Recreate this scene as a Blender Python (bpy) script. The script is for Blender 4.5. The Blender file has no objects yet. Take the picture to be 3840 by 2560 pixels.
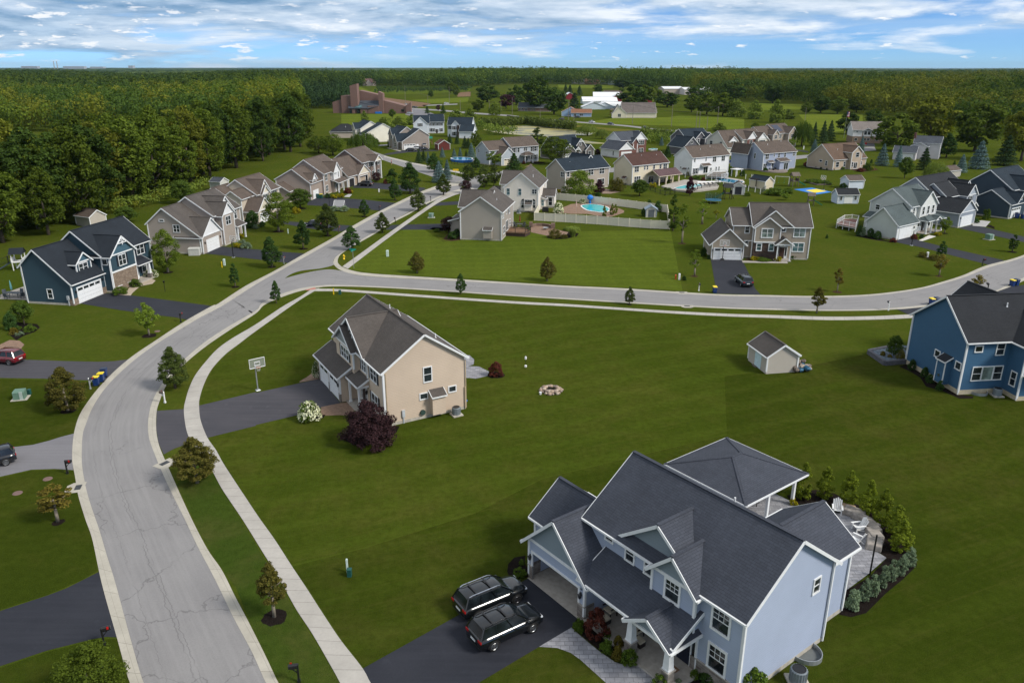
import bpy, math, random
import numpy as np
from mathutils import Vector, Matrix
R = math.radians
SC = bpy.context.scene
COL = SC.collection
F, CX, CY, HOR, CAMH = 2900.0,1920.0,1280.0,252.0,34.0
PITCH = math.atan((CY - HOR) / F)
SP, CP = math.sin(PITCH), math.cos(PITCH)
def G(px, py, z=0.0):
 """where the line of sight through a photograph pixel meets the level z"""
 u = (px - CX) / F; v = (CY - py) / F
 d = (u, CP + v * SP, -SP + v * CP)
 t = (z - CAMH) / d[2]
 return Vector((d[0] * t, d[1] * t, z))
RG = dict(a=(0,640,2.45), b=(800,500,2.45), c=(1600,500,2.45), d=(2400,500,2.45), e=(2880,500,2.45), f=(960,1050,2.45), g=(2880,1000,2.45),
  h=(1900,1600,2.24), i=(2740,1600,1.634), j=(2200,2060,2.94), k=(1700,2000,2.8), l=(0,1640,1.7045), m=(900,1640,1.7045), n=(0,1100,2.45), o=(1920,1000,2.45),
  p1=(1200,420,4.9), p2=(1680,440,4.9), p3=(2080,440,4.9), p4=(2420,440,4.9), p5=(2760,440,4.9), p6=(3160,440,4.9), p7=(1200,300,4.9), p8=(1880,260,4.9), p9=(2240,240,4.9),
  q2=(0,240,2.613), q3=(2600,620,4.9), q4=(2500,560,4.9), q5=(1700,640,4.9), q6=(2060,680,4.9), q7=(3360,600,2.8), q8=(2620,740,2.8), F=(0,0,1), D=(0,0,0.6125),
  s1=(0,0,1.8375), s2=(1280,0,1.8375), s3=(2560,0,1.8375))
def gp(r, x, y, z=0.0):
 o = RG[r];return G(o[0] + x / o[2], o[1] + y / o[2], z)
def tag(o, label=None, cat=None, group=None, kind=None):
 if label: o['label'] = label
 if cat: o['category'] = cat
 if group: o['group'] = group
 if kind: o['kind'] = kind
 return o
def thing(name, label, cat, loc=(0,0,0), rz=0.0, group=None, sc=None):
 o = bpy.data.objects.new(name, None);COL.objects.link(o)
 o.location = loc; o.rotation_euler = (0,0, rz)
 if sc: o.scale = (sc, sc, sc) if not hasattr(sc, '__len__') else sc
 return tag(o, label, cat, group)
def link(name, me, parent=None, loc=None, rz=None):
 o = bpy.data.objects.new(name, me);COL.objects.link(o)
 if parent: o.parent = parent
 if loc is not None: o.location = loc
 if rz is not None: o.rotation_euler = (0,0, rz)
 return o
def dup(root, loc, rz=0.0, label=None, group=None, sc=None):
 r = root.copy();COL.objects.link(r);r.location = loc; r.rotation_euler = (0,0, rz)
 if sc: r.scale = (sc, sc, sc) if not hasattr(sc, '__len__') else sc
 if label: r['label'] = label
 if group: r['group'] = group
 for ch in list(root.children):
  c = ch.copy();COL.objects.link(c);c.parent = r
  for g in list(ch.children):
   d = g.copy();COL.objects.link(d);d.parent = c
 return r
class MB:
 def __init__(s): s.v = [];s.f = [];s.m = []
 def poly(s, pts, mi=0, flip=False):
  n = len(s.v);s.v += [tuple(p) for p in pts]
  idx = list(range(n, n + len(pts)))
  s.f.append(idx[::-1] if flip else idx);s.m.append(mi)
 def hexa(s, p, mi=0):
  """8 corners: bottom ring 0-3 (ccw from above), top ring 4-7"""
  n = len(s.v);s.v += [tuple(q) for q in p]
  for q in ((3,2,1,0),(4,5,6,7),(0,1,5,4),(1,2,6,5),(2,3,7,6),(3,0,4,7)):
   s.f.append([n + k for k in q]);s.m.append(mi)
 def box(s, x0, x1, y0, y1, z0, z1, mi=0):
  if x0 > x1: x0, x1 = x1, x0
  if y0 > y1: y0, y1 = y1, y0
  s.hexa([(x0,y0,z0),(x1,y0,z0),(x1,y1,z0),(x0,y1,z0),(x0,y0,z1),(x1,y0,z1),(x1,y1,z1),(x0,y1,z1)], mi)
 def tbox(s, cx, cy, z0, z1, a0, b0, a1, b1, mi=0):
  """tapered box: half sizes a0,b0 at the bottom and a1,b1 on top"""
  s.hexa([(cx-a0,cy-b0,z0),(cx+a0,cy-b0,z0),(cx+a0,cy+b0,z0),(cx-a0,cy+b0,z0),(cx-a1,cy-b1,z1),(cx+a1,cy-b1,z1),(cx+a1,cy+b1,z1),(cx-a1,cy+b1,z1)], mi)
 def beam(s, p, q, w, h, mi=0, up=(0,0,1)):
  p = Vector(p);q = Vector(q);d = (q - p).normalized();u = Vector(up)
  side = d.cross(u)
  if side.length < 1e-4: side = d.cross(Vector((1,0,0)))
  side.normalize();u = side.cross(d).normalized()
  a = side * (w / 2);b = u * (h / 2)
  s.hexa([p-a-b, p+a-b, q+a-b, q-a-b, p-a+b, p+a+b, q+a+b, q-a+b], mi)
 def tube(s, p, q, r0, r1=None, n=8, mi=0, cap=True):
  r1 = r0 if r1 is None else r1
  p = Vector(p);q = Vector(q);d = (q - p).normalized()
  a = d.cross(Vector((0,0,1)))
  if a.length < 1e-3: a = Vector((1,0,0))
  a.normalize();b = d.cross(a)
  k = len(s.v)
  for c, r in ((p, r0),(q, r1)):
   for i in range(n):
    t = 2 * math.pi * i / n
    s.v.append(tuple(c + a * (r * math.cos(t)) + b * (r * math.sin(t))))
  for i in range(n):
   j = (i + 1) % n
   s.f.append([k+i, k+n+i, k+n+j, k+j]);s.m.append(mi)
  if cap:
   s.f.append([k+i for i in range(n)]);s.m.append(mi)
   s.f.append([k+n+i for i in range(n)][::-1]);s.m.append(mi)
 def path(s, pts, r, n=6, mi=0):
  for a, b in zip(pts[:-1], pts[1:]): s.tube(a, b, r, r, n, mi)
 def lathe(s, prof, n=16, c=(0,0), mi=0, ex=1.0, ey=1.0):
  k = len(s.v);m = len(prof)
  for r, z in prof:
   for i in range(n):
    t = 2 * math.pi * i / n
    s.v.append((c[0] + ex*r*math.cos(t), c[1] + ey*r*math.sin(t), z))
  for j in range(m - 1):
   for i in range(n):
    i2 = (i + 1) % n
    s.f.append([k+j*n+i, k+j*n+i2, k+(j+1)*n+i2, k+(j+1)*n+i]);s.m.append(mi)
  if prof[0][0] > 1e-4: s.f.append([k+i for i in range(n)][::-1]);s.m.append(mi)
  if prof[-1][0] > 1e-4: s.f.append([k+(m-1)*n+i for i in range(n)]);s.m.append(mi)
 def prism(s, pts, z0, z1, mi=0, side=None):
  """vertical prism over a ccw outline of (x,y)"""
  n = len(pts);k = len(s.v)
  s.v += [(p[0], p[1], z0) for p in pts] + [(p[0], p[1], z1) for p in pts]
  s.f.append([k+n+i for i in range(n)]);s.m.append(mi)
  s.f.append([k+i for i in range(n)][::-1]);s.m.append(mi)
  for i in range(n):
   j = (i+1) % n
   s.f.append([k+i, k+j, k+n+j, k+n+i]);s.m.append(mi if side is None else side)
 def blob(s, c, rx, ry, rz, rnd, n=10, m=6, jit=.12, mi=0):
  k = len(s.v)
  for j in range(m + 1):
   ph = math.pi * j / m
   for i in range(n):
    t = 2 * math.pi * i / n; q = 1 + rnd.uniform(-jit, jit)
    s.v.append((c[0]+rx*q*math.sin(ph)*math.cos(t), c[1]+ry*q*math.sin(ph)*math.sin(t), c[2]+rz*q*math.cos(ph)))
  for j in range(m):
   for i in range(n):
    i2 = (i+1) % n
    s.f.append([k+j*n+i, k+(j+1)*n+i, k+(j+1)*n+i2, k+j*n+i2]);s.m.append(mi)
 def mesh(s, name, mats, smooth=False):
  me = bpy.data.meshes.new(name);me.from_pydata(s.v, [], s.f)
  mats = mats if isinstance(mats, (list, tuple)) else [mats]
  for m in mats: me.materials.append(m)
  me.polygons.foreach_set('material_index', s.m)
  uv = me.uv_layers.new(name='UVMap');data = [0.0] * (2 * len(me.loops))
  for p in me.polygons:
   n = p.normal
   if abs(n.z) > .985: u = (1,0,0);w = (0,1,0)
   else:
    l = math.hypot(n.x, n.y);u = (-n.y / l, n.x / l, 0)
    w = (n.y*u[2]-n.z*u[1], n.z*u[0]-n.x*u[2], n.x*u[1]-n.y*u[0])
   for li in p.loop_indices:
    c = s.v[me.loops[li].vertex_index]
    data[2*li] = c[0]*u[0]+c[1]*u[1]+c[2]*u[2];data[2*li+1] = c[0]*w[0]+c[1]*w[1]+c[2]*w[2]
  uv.data.foreach_set('uv', data)
  if smooth: me.polygons.foreach_set('use_smooth',[True] * len(me.polygons))
  me.update();return me
 def build(s, name, mats, parent=None, smooth=False, bevel=0):
  o = link(name, s.mesh(name, mats, smooth), parent)
  if bevel:
   b = o.modifiers.new('b','BEVEL');b.width = bevel; b.segments = 2; b.limit_method = 'ANGLE'; b.angle_limit = R(40)
  return o
class NT:
 def __init__(s, name):
  s.mat = bpy.data.materials.new(name);s.mat.use_nodes = True
  s.t = s.mat.node_tree; s.n = s.t.nodes; s.l = s.t.links
  s.b = s.n['Principled BSDF'];s.out = s.n['Material Output']
 def new(s, typ, **kw):
  x = s.n.new('ShaderNode' + typ)
  for k, v in kw.items():
   if k in x.inputs.keys() if hasattr(x.inputs, 'keys') else False: x.inputs[k].default_value = v
   else: setattr(x, k, v)
  return x
 def con(s, a, b): s.l.new(a, b)
 def uv(s): return s.new('UVMap', uv_map='UVMap').outputs[0] if False else s.new('TexCoord').outputs['UV']
 def pos(s): return s.new('NewGeometry').outputs['Position']
 def noise(s, vec, scale, detail=3, rough=.55, dist=0.0):
  x = s.new('TexNoise');x.inputs['Scale'].default_value = scale; x.inputs['Detail'].default_value = detail
  x.inputs['Roughness'].default_value = rough; x.inputs['Distortion'].default_value = dist
  if vec is not None: s.con(vec, x.inputs['Vector'])
  return x.outputs['Fac']
 def ramp(s, fac, stops, interp='LINEAR'):
  x = s.new('ValToRGB');x.color_ramp.interpolation = interp
  e = x.color_ramp.elements
  while len(e) > len(stops): e.remove(e[-1])
  while len(e) < len(stops): e.new(.5)
  for q, (p, c) in zip(e, stops):
   q.position = p; q.color = (c, c, c, 1) if not hasattr(c, '__len__') else (*c[:3],1)
  s.con(fac, x.inputs[0]);return x.outputs[0]
 def math(s, op, a, b=None, c=None, clamp=False):
  x = s.new('Math');x.operation = op; x.use_clamp = clamp
  for i, q in enumerate((a, b, c)):
   if q is None: continue
   if isinstance(q, (int, float)): x.inputs[i].default_value = q
   else: s.con(q, x.inputs[i])
  return x.outputs[0]
 def mix(s, fac, a, b, blend='MIX'):
  x = s.new('Mix');x.data_type = 'RGBA'; x.blend_type = blend
  for sock, q in ((x.inputs[0], fac),(x.inputs[6], a),(x.inputs[7], b)):
   if isinstance(q, (int, float)): sock.default_value = q
   elif hasattr(q, '__len__'): sock.default_value = (*q[:3],1)
   else: s.con(q, sock)
  return x.outputs[2]
 def scale(s, vec, sx, sy=None, sz=None, rot=0.0):
  x = s.new('Mapping');x.inputs['Scale'].default_value = (sx, sx if sy is None else sy, sx if sz is None else sz)
  x.inputs['Rotation'].default_value = (0,0, rot)
  s.con(vec, x.inputs['Vector']);return x.outputs[0]
 def col(s, c):
  if hasattr(c, '__len__'): s.b.inputs['Base Color'].default_value = (*c[:3],1)
  else: s.con(c, s.b.inputs['Base Color'])
 def bump(s, h, dist=.02, strength=1.0):
  x = s.new('Bump');x.inputs['Distance'].default_value = dist; x.inputs['Strength'].default_value = strength
  s.con(h, x.inputs['Height']);s.con(x.outputs[0], s.b.inputs['Normal'])
 def rough(s, r, spec=.5, metal=0.0):
  s.b.inputs['Roughness'].default_value = r; s.b.inputs['Specular IOR Level'].default_value = spec; s.b.inputs['Metallic'].default_value = metal
MC = {}
def memo(fn):
 def w(*a):
  k = (fn.__name__,) + a
  if k not in MC: MC[k] = fn(*a)
  return MC[k]
 return w
def sc3(c, k): return tuple(min(1, x * k) for x in c)
@memo
def plain(name, c, rough=.6, metal=0.0, spec=.4, var=.12):
 t = NT(name);n = t.noise(t.new('TexCoord').outputs['Object'],3.0,4)
 t.col(t.mix(t.ramp(n, [(.3,0),(.7,1)]), sc3(c, 1 - var), sc3(c, 1 + var)));t.rough(rough, spec, metal);return t.mat
@memo
def siding(name, c, lap=.17):
 t = NT(name);uv = t.uv();sep = t.new('SeparateXYZ');t.con(uv, sep.inputs[0])
 fr = t.math('FRACT', t.math('DIVIDE', sep.outputs[1], lap))
 n = t.noise(t.pos(),.35,3);n2 = t.noise(t.scale(uv, .8,6),1.5,3)
 base = t.mix(t.ramp(n, [(.3,0),(.7,1)]), sc3(c, .93), sc3(c, 1.05))
 base = t.mix(t.math('MULTIPLY', t.ramp(n2,[(.35,0),(.75,1)]),.16), base, sc3(c, .78))
 t.col(t.mix(t.ramp(fr, [(0,.45),(.10,0),(1,0)]), base, sc3(c, .45)))  # dark line paints the shadow gap under each lap into the colour
 t.bump(t.ramp(fr, [(0,1),(1,0)]),.02,.7);t.rough(.55,.35);return t.mat
@memo
def shingle(name, c, c2):
 t = NT(name);uv = t.uv()
 b = t.new('TexBrick');t.con(uv, b.inputs['Vector']);b.offset = .5
 for k, v in (('Scale',1.0),('Mortar Size',.012),('Mortar Smooth',.3),('Bias',0.0),('Brick Width',.42),('Row Height',.17)): b.inputs[k].default_value = v
 b.inputs['Color1'].default_value = (*c, 1);b.inputs['Color2'].default_value = (*c2,1);b.inputs['Mortar'].default_value = (*sc3(c, .42),1)
 n = t.noise(uv, .35,4);n2 = t.noise(uv, 22,2);n3 = t.noise(t.scale(uv, 3.2,.25),1,3)
 q = t.mix(t.ramp(n, [(.3,0),(.7,1)]), sc3(c, .78), sc3(c2,1.12))
 q = t.mix(.6, q, b.outputs['Color']);q = t.mix(t.math('MULTIPLY', t.ramp(n2,[(.35,0),(.7,1)]),.3), q, sc3(c, .55))
 q = t.mix(t.math('MULTIPLY', t.ramp(n3,[(.45,0),(.8,1)]),.28), q, sc3(c, .6))
 t.col(q);t.bump(b.outputs['Fac'],-.012,.8);t.rough(.9,.25);return t.mat
@memo
def masonry(name, c, c2, mort, w=.42, h=.16):
 t = NT(name);uv = t.uv();nz = t.noise(uv, 2.5,2)
 b = t.new('TexBrick');t.con(uv, b.inputs['Vector'])
 for k, v in (('Scale',1.0),('Mortar Size',.014),('Mortar Smooth',.2),('Brick Width', w),('Row Height', h)): b.inputs[k].default_value = v
 b.inputs['Color1'].default_value = (*c, 1);b.inputs['Color2'].default_value = (*c2,1);b.inputs['Mortar'].default_value = (*mort, 1)
 q = t.mix(t.math('MULTIPLY', t.ramp(nz, [(.3,0),(.7,1)]),.5), b.outputs['Color'], sc3(c2,.6))
 t.col(q);t.bump(b.outputs['Fac'],-.03,.9);t.rough(.85,.3);return t.mat
@memo
def glass(name, c=(.018,.024,.028)):
 t = NT(name);n = t.noise(t.pos(),.9,2)
 t.col(t.mix(t.ramp(n, [(.35,0),(.65,1)]), sc3(c, .5), sc3(c, 1.6)));t.rough(.06,.6);return t.mat
@memo
def paint(name, c):
 t = NT(name);t.col(c);t.rough(.22,.5);t.b.inputs['Coat Weight'].default_value = .8; t.b.inputs['Coat Roughness'].default_value = .04; return t.mat
WHITE = plain('white_trim',(.74,.75,.75),.5,0.0,.4,.05)
CONC = plain('foundation_concrete',(.42,.39,.33),.9,0.0,.2,.2)
GLASS = glass('window_glass');GLASSB = glass('window_glass_blinds',(.17,.22,.20));GLASST = glass('window_glass_teal',(.07,.13,.14))
BLACK = plain('black_metal',(.012,.012,.013),.4,0.0,.5,.2)
DARKSHUT = plain('dark_shutter',(.012,.015,.024),.5)
CONCW = plain('porch_concrete',(.36,.33,.29),.9,0.0,.2,.15)
STONE = masonry('stone_veneer',(.30,.27,.24),(.17,.14,.12),(.33,.31,.28),.5,.17)
BROWNSTONE = masonry('brown_stone_veneer',(.12,.075,.055),(.055,.036,.03),(.10,.08,.07),.4,.16)
BRICK = masonry('red_brick',(.22,.075,.055),(.15,.05,.04),(.30,.22,.19),.24,.085)
PAVER = masonry('grey_pavers',(.36,.36,.38),(.24,.24,.26),(.15,.15,.16),.55,.38)
TANPAVER = masonry('tan_pavers',(.34,.22,.15),(.25,.16,.11),(.18,.13,.10),.3,.2)
SUN_EL, SUN_AZ = R(41), R(114)      # azimuth measured clockwise from +Y
W = bpy.data.worlds.new('World');SC.world = W; W.use_nodes = True
wt = W.node_tree; wn = wt.nodes; wl = wt.links
bg = wn['Background']
class WT(NT):
 def __init__(s): s.t = wt; s.n = wn; s.l = wl
w = WT()
sky = wn.new('ShaderNodeTexSky');sky.sky_type = 'NISHITA'; sky.sun_disc = False
sky.sun_elevation = SUN_EL; sky.sun_rotation = SUN_AZ; sky.altitude = 100; sky.air_density = .5; sky.dust_density = 0.0; sky.ozone_density = 7.0
gen = w.new('TexCoord').outputs['Generated'];sx = w.new('SeparateXYZ');w.con(gen, sx.inputs[0])
el = w.math('MAXIMUM', sx.outputs[2],0.0)
az = w.math('DIVIDE', sx.outputs[0], w.math('MAXIMUM', sx.outputs[1],.05))
def plane(sx_, sy_, de=0.0):
 c = w.new('CombineXYZ');w.con(w.math('MULTIPLY', az, sx_), c.inputs[0]);w.con(w.math('MULTIPLY', w.math('POWER', w.math('ADD', el, de + .012),.8), sy_), c.inputs[1]);return c.outputs[0]
skyc = w.mix(1.0, w.mix(1.0, sky.outputs[0],(.1,.1,.1),'MULTIPLY'),(.80,1.00,1.16),'MULTIPLY')
def deckn(de): return w.noise(plane(4.6,24, de),1.0,9,.58,.25)
n1, n2 = deckn(0), deckn(.0075)
up = w.ramp(el, [(.012,0),(.045,.62),(.085,1)])
bias = w.math('ADD', w.math('MULTIPLY', up, .235), w.math('MULTIPLY', az, -.12))
cov = w.ramp(w.math('ADD', n1, bias),[(.52,0),(.66,1)])
lit = w.math('ADD',.55, w.math('MULTIPLY', w.math('SUBTRACT', n1, n2),5.5), clamp=True)
dkn = w.noise(plane(3.2,16),1.0,5,.55,.3);thick = w.ramp(w.math('ADD', w.math('ADD', dkn, w.math('MULTIPLY', up, .16)), w.math('MULTIPLY', az, -.16)),[(.53,0),(.70,1)])
ccol = w.mix(lit, (.36,.52,.72),(.86,.91,.97));ccol = w.mix(w.math('MULTIPLY', thick, .85), ccol, w.mix(lit, (.12,.25,.42),(.40,.55,.72)))
veil = w.noise(plane(2.2,34),1.0,6,.55,.6);veil = w.math('MULTIPLY', w.ramp(veil, [(.40,0),(.72,1)]), w.ramp(w.math('ADD', el, w.math('MULTIPLY', az, -.035)),[(.0,0),(.035,.55),(.09,.7)]))
p1, p2 = w.noise(plane(26,95),1.0,8,.6,.1), w.noise(plane(26,95,.003),1.0,8,.6,.1)
puff = w.math('MULTIPLY', w.ramp(w.math('ADD', p1, w.math('MULTIPLY', az, -.07)),[(.60,0),(.66,1)]), w.ramp(el, [(.003,0),(.010,1),(.05,1),(.075,.3),(.10,0)]))
plit = w.math('ADD',.7, w.math('MULTIPLY', w.math('SUBTRACT', p1, p2),4.0), clamp=True)
c1 = w.mix(veil, skyc, (.60,.75,.90));c2 = w.mix(w.math('MULTIPLY', cov, .92), c1, ccol);c3 = w.mix(w.math('MULTIPLY', puff, .9), c2, w.mix(plit, (.50,.66,.84),(.95,.96,.98)))
over = w.noise(w.scale(gen, 3.0),1.6,5,.55)
c3 = w.mix(w.math('MULTIPLY', w.ramp(el, [(.10,0),(.3,1)]), w.ramp(over, [(.30,.35),(.6,1)])), c3,(.68,.71,.76))
w.con(w.mix(1.0, c3,(10,10,10),'MULTIPLY'), bg.inputs['Color']);bg.inputs['Strength'].default_value = .1
sl = bpy.data.lights.new('sun','SUN');sl.energy = 3.3; sl.angle = R(14);sl.color = (1,.95,.87)
so = bpy.data.objects.new('sun', sl);COL.objects.link(so)
sd = Vector((math.sin(SUN_AZ) * math.cos(SUN_EL), math.cos(SUN_AZ) * math.cos(SUN_EL), math.sin(SUN_EL)))
so.rotation_euler = sd.to_track_quat('Z','Y').to_euler();so.location = (0,0,200)
cam = bpy.data.cameras.new('camera');cam.lens = 36 * F / 3840; cam.sensor_width = 36; cam.clip_start = .5; cam.clip_end = 90000
co = bpy.data.objects.new('camera', cam);COL.objects.link(co);co.location = (0,0, CAMH);co.rotation_euler = (math.pi/2 - PITCH, 0,0);SC.camera = co
SC.view_settings.view_transform = 'Standard'; SC.view_settings.look = 'None'; SC.view_settings.exposure = .15; SC.view_settings.gamma = 1
SC.cycles.max_bounces = 6; SC.cycles.diffuse_bounces = 3; SC.cycles.glossy_bounces = 2; SC.cycles.transmission_bounces = 3; SC.cycles.transparent_max_bounces = 8; SC.cycles.volume_bounces = 0
try: SC.cycles.use_denoising = True
except Exception: pass
def grass_mat(name, a, b, dry, dryamt=.5, stripe=None, sc=1.0, stripe_amt=.3, width=1.5):
 t = NT(name);p = t.pos()
 n1 = t.noise(p, .035 * sc, 5,.6,.4);n2 = t.noise(p, .28 * sc, 5,.65);n3 = t.noise(p, 1.5,6,.75);n4 = t.noise(p, 14.0,2,.6)
 q = t.mix(t.ramp(n1,[(.32,0),(.68,1)]), a, b)
 q = t.mix(t.math('MULTIPLY', t.ramp(t.math('ADD', t.math('MULTIPLY', n2,.55), t.math('MULTIPLY', n1,.45)),[(.47,0),(.68,1)]), dryamt), q, dry)
 if stripe is not None:
  for k, (rot, wd, amt) in enumerate(stripe):
   m = t.scale(p, 1,1,1, rot);sp = t.new('SeparateXYZ');t.con(m, sp.inputs[0])
   wob = t.math('MULTIPLY', t.math('SUBTRACT', t.noise(p, .06,2),.5),5.0)
   s = t.math('SINE', t.math('MULTIPLY', t.math('ADD', sp.outputs[0], wob), math.pi / wd))
   q = t.mix(t.math('MULTIPLY', t.ramp(s, [(.0,0),(1,1)]), amt), q, sc3(b, 1.75))
   ln = t.noise(t.scale(m, 3.0,.12),1.0,3,.6)
   q = t.mix(t.math('MULTIPLY', t.ramp(ln, [(.5,0),(.72,1)]), amt * 1.3), q, dry)
 q = t.mix(t.math('MULTIPLY', t.ramp(n3,[(.36,0),(.64,1)]),.55), q, sc3(a, .52))
 q = t.mix(t.math('MULTIPLY', t.ramp(n4,[(.4,0),(.7,1)]),.4), q, sc3(b, 1.6))
 t.col(q);t.rough(1.0,0.0)
 t.bump(t.math('ADD', t.math('MULTIPLY', n3,.6), n4),.10,.8);return t.mat
GA, GB, GD = (.048,.070,.0078),(.068,.088,.011),(.115,.095,.024)
GRASS = grass_mat('grass', GA, GB, GD, .55, sc=1.2)
GRASS_T = grass_mat('grass_mown',(.036,.056,.0055),(.054,.074,.0085), GD, .55,[(R(66),2.0,.20),(R(-12),2.6,.07)])
GRASS_N = grass_mat('grass_mown_cloud_shade',(.029,.045,.0045),(.044,.060,.007),(.092,.076,.021),.65,[(R(66),2.3,.22)])  # darker green: foreground cloud shadow put into the grass colour
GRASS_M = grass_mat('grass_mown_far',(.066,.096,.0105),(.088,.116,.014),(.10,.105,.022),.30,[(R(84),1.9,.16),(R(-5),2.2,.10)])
GRASS_S = grass_mat('grass_verge',(.030,.058,.008),(.055,.076,.012),(.115,.088,.034),.7)
GRASS_F = grass_mat('grass_field',(.085,.120,.016),(.115,.145,.018),(.18,.175,.030),.55,[(R(86),14,.2)], sc=.35)
GRASS_D = grass_mat('grass_yard_cloud_shade',(.030,.046,.005),(.046,.062,.0075), GD, .5)  # cloud shadow over the left near yards, painted as darker grass
SOIL = grass_mat('soil',(.17,.11,.075),(.20,.13,.085),(.13,.105,.05),.4, sc=.3)
MEADOW = grass_mat('meadow',(.10,.105,.022),(.135,.125,.028),(.17,.14,.04),.6, sc=.5)
@memo
def asphalt(name, c, c2, crack=0.0, stain=0.0):
 t = NT(name);p = t.pos();uv = t.uv()
 n1 = t.noise(p, .22,5,.6);n2 = t.noise(p, 9,3);su = t.new('SeparateXYZ');t.con(uv, su.inputs[0])
 q = t.mix(t.ramp(n1,[(.3,0),(.7,1)]), c, c2)
 q = t.mix(t.math('MULTIPLY', t.ramp(n2,[(.35,0),(.7,1)]),.25), q, sc3(c, .6))
 ln = t.noise(t.scale(uv, .12,2.2),1.0,4);q = t.mix(t.math('MULTIPLY', t.ramp(ln, [(.42,0),(.7,1)]),.35), q, sc3(c2,1.22))
 if stain:
  n5 = t.noise(p, 1.1,3);q = t.mix(t.math('MULTIPLY', t.ramp(n5,[(.62,0),(.72,1)]), stain), q, sc3(c2,2.4))
 if crack:
  def line(center, wig, wd, seed):
   nn = t.noise(t.scale(uv, .55,0,0),1.0 + seed, 6,.7);n6 = t.noise(t.scale(uv, .09,0),1.3 + seed, 2)
   d = t.math('ABSOLUTE', t.math('SUBTRACT', t.math('ADD', su.outputs[1], t.math('MULTIPLY', t.math('SUBTRACT', nn, .5), wig)), center))
   return t.math('MULTIPLY', t.ramp(t.math('DIVIDE', d, wd),[(.5,1),(1,0)]), t.ramp(n6,[(.40,0),(.48,1)]))
  k = t.math('MAXIMUM', t.math('MAXIMUM', line(3.4,1.3,.045,.0), line(3.7,1.1,.04,.37)), t.math('MULTIPLY', line(1.6,1.2,.035,.61),.7))
  v = t.new('TexVoronoi');v.feature = 'DISTANCE_TO_EDGE'; v.inputs['Scale'].default_value = .16; wv = t.new('VectorMath');wv.operation = 'ADD'
  nv = t.new('TexNoise');nv.inputs['Scale'].default_value = .8; nv.inputs['Detail'].default_value = 5; t.con(p, nv.inputs['Vector']);sv = t.new('VectorMath');sv.operation = 'SCALE'; sv.inputs[3].default_value = 2.2
  t.con(nv.outputs['Color'], sv.inputs[0]);t.con(p, wv.inputs[0]);t.con(sv.outputs[0], wv.inputs[1]);t.con(wv.outputs[0], v.inputs['Vector'])
  vr = t.math('MULTIPLY', t.ramp(v.outputs['Distance'],[(.004,1),(.009,0)]), t.ramp(t.noise(p, .06,2),[(.50,0),(.56,1)]))
  q = t.mix(t.math('MULTIPLY', t.math('MAXIMUM', k, vr), crack), q, sc3(c, .35))
 t.col(q);t.rough(.9,.25);t.bump(n2,.02,.5);return t.mat
ROAD = asphalt('road_asphalt',(.215,.208,.207),(.25,.242,.238),.45)
DRIVE = asphalt('driveway_sealed',(.020,.022,.030),(.030,.032,.041),0.0,.10)
DRIVE2 = asphalt('driveway_worn',(.052,.051,.060),(.070,.067,.075),0.0,.10)
DRIVE3 = asphalt('driveway_grey',(.16,.155,.165),(.19,.185,.195))
@memo
def concrete(name, c, joint=1.5, across=None):
 t = NT(name);uv = t.uv();p = t.pos();su = t.new('SeparateXYZ');t.con(uv, su.inputs[0])
 n1 = t.noise(p, .5,5,.6);n2 = t.noise(p, 5,4);n3 = t.noise(t.scale(uv, .67,0),1.0,0)
 q = t.mix(t.ramp(n1,[(.3,0),(.7,1)]), sc3(c, .86), sc3(c, 1.08));q = t.mix(t.math('MULTIPLY', t.ramp(n2,[(.4,0),(.75,1)]),.3), q, sc3(c, .68))
 fr = t.math('FRACT', t.math('DIVIDE', su.outputs[0], joint));w = .028 / joint
 slab = t.new('TexWhiteNoise');slab.noise_dimensions = '1D'; t.con(t.math('FLOOR', t.math('DIVIDE', su.outputs[0], joint)), slab.inputs['W'])
 q = t.mix(t.math('MULTIPLY', slab.outputs['Value'],.22), q, sc3(c, .72))
 q = t.mix(t.ramp(fr, [(0,.75),(w, .75),(w * 1.6,0),(1,0)]), q, sc3(c, .3))
 if across:
  d = t.math('ABSOLUTE', t.math('SUBTRACT', su.outputs[1], across));q = t.mix(t.math('MULTIPLY', t.ramp(d, [(.012,1),(.03,0)]),.4), q, sc3(c, .4))
 t.col(q);t.rough(.9,.2);return t.mat
WALK = concrete('sidewalk_concrete',(.43,.405,.365),1.5)
KERB = concrete('kerb_concrete',(.44,.41,.345),3.0,.55)
MULCH = grass_mat('mulch',(.012,.010,.009),(.022,.017,.015),(.03,.02,.016),.4, sc=6)
BMULCH = grass_mat('brown_mulch',(.055,.032,.022),(.075,.045,.03),(.05,.03,.02),.4, sc=6)
def cat(P, n):
 """Catmull-Rom through points, n samples evenly spaced by length"""
 P = [Vector(p) for p in P];Q = [P[0]*2-P[1]] + P + [P[-1]*2-P[-2]];out = []
 for i in range(1, len(Q) - 2):
  for k in range(12):
   t = k / 12; a, b, c, d = Q[i-1], Q[i], Q[i+1], Q[i+2]
   out.append(.5*((2*b)+(c-a)*t+(2*a-5*b+4*c-d)*t*t+(3*b-a-3*c+d)*t**3))
 out.append(P[-1]);L = [0]
 for a, b in zip(out[:-1], out[1:]): L.append(L[-1] + (b-a).length)
 res = [];j = 0
 for i in range(n):
  s = L[-1] * i / (n - 1)
  while j < len(L) - 2 and L[j+1] < s: j += 1
  t = (s - L[j]) / max(1e-6, L[j+1] - L[j]);res.append(out[j].lerp(out[j+1], min(1, t)))
 return res
def px(r, *pts): return [gp(r, x, y) for x, y in pts]
def near(P, q):
 return min(P, key=lambda p: (p - q).length)
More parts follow.
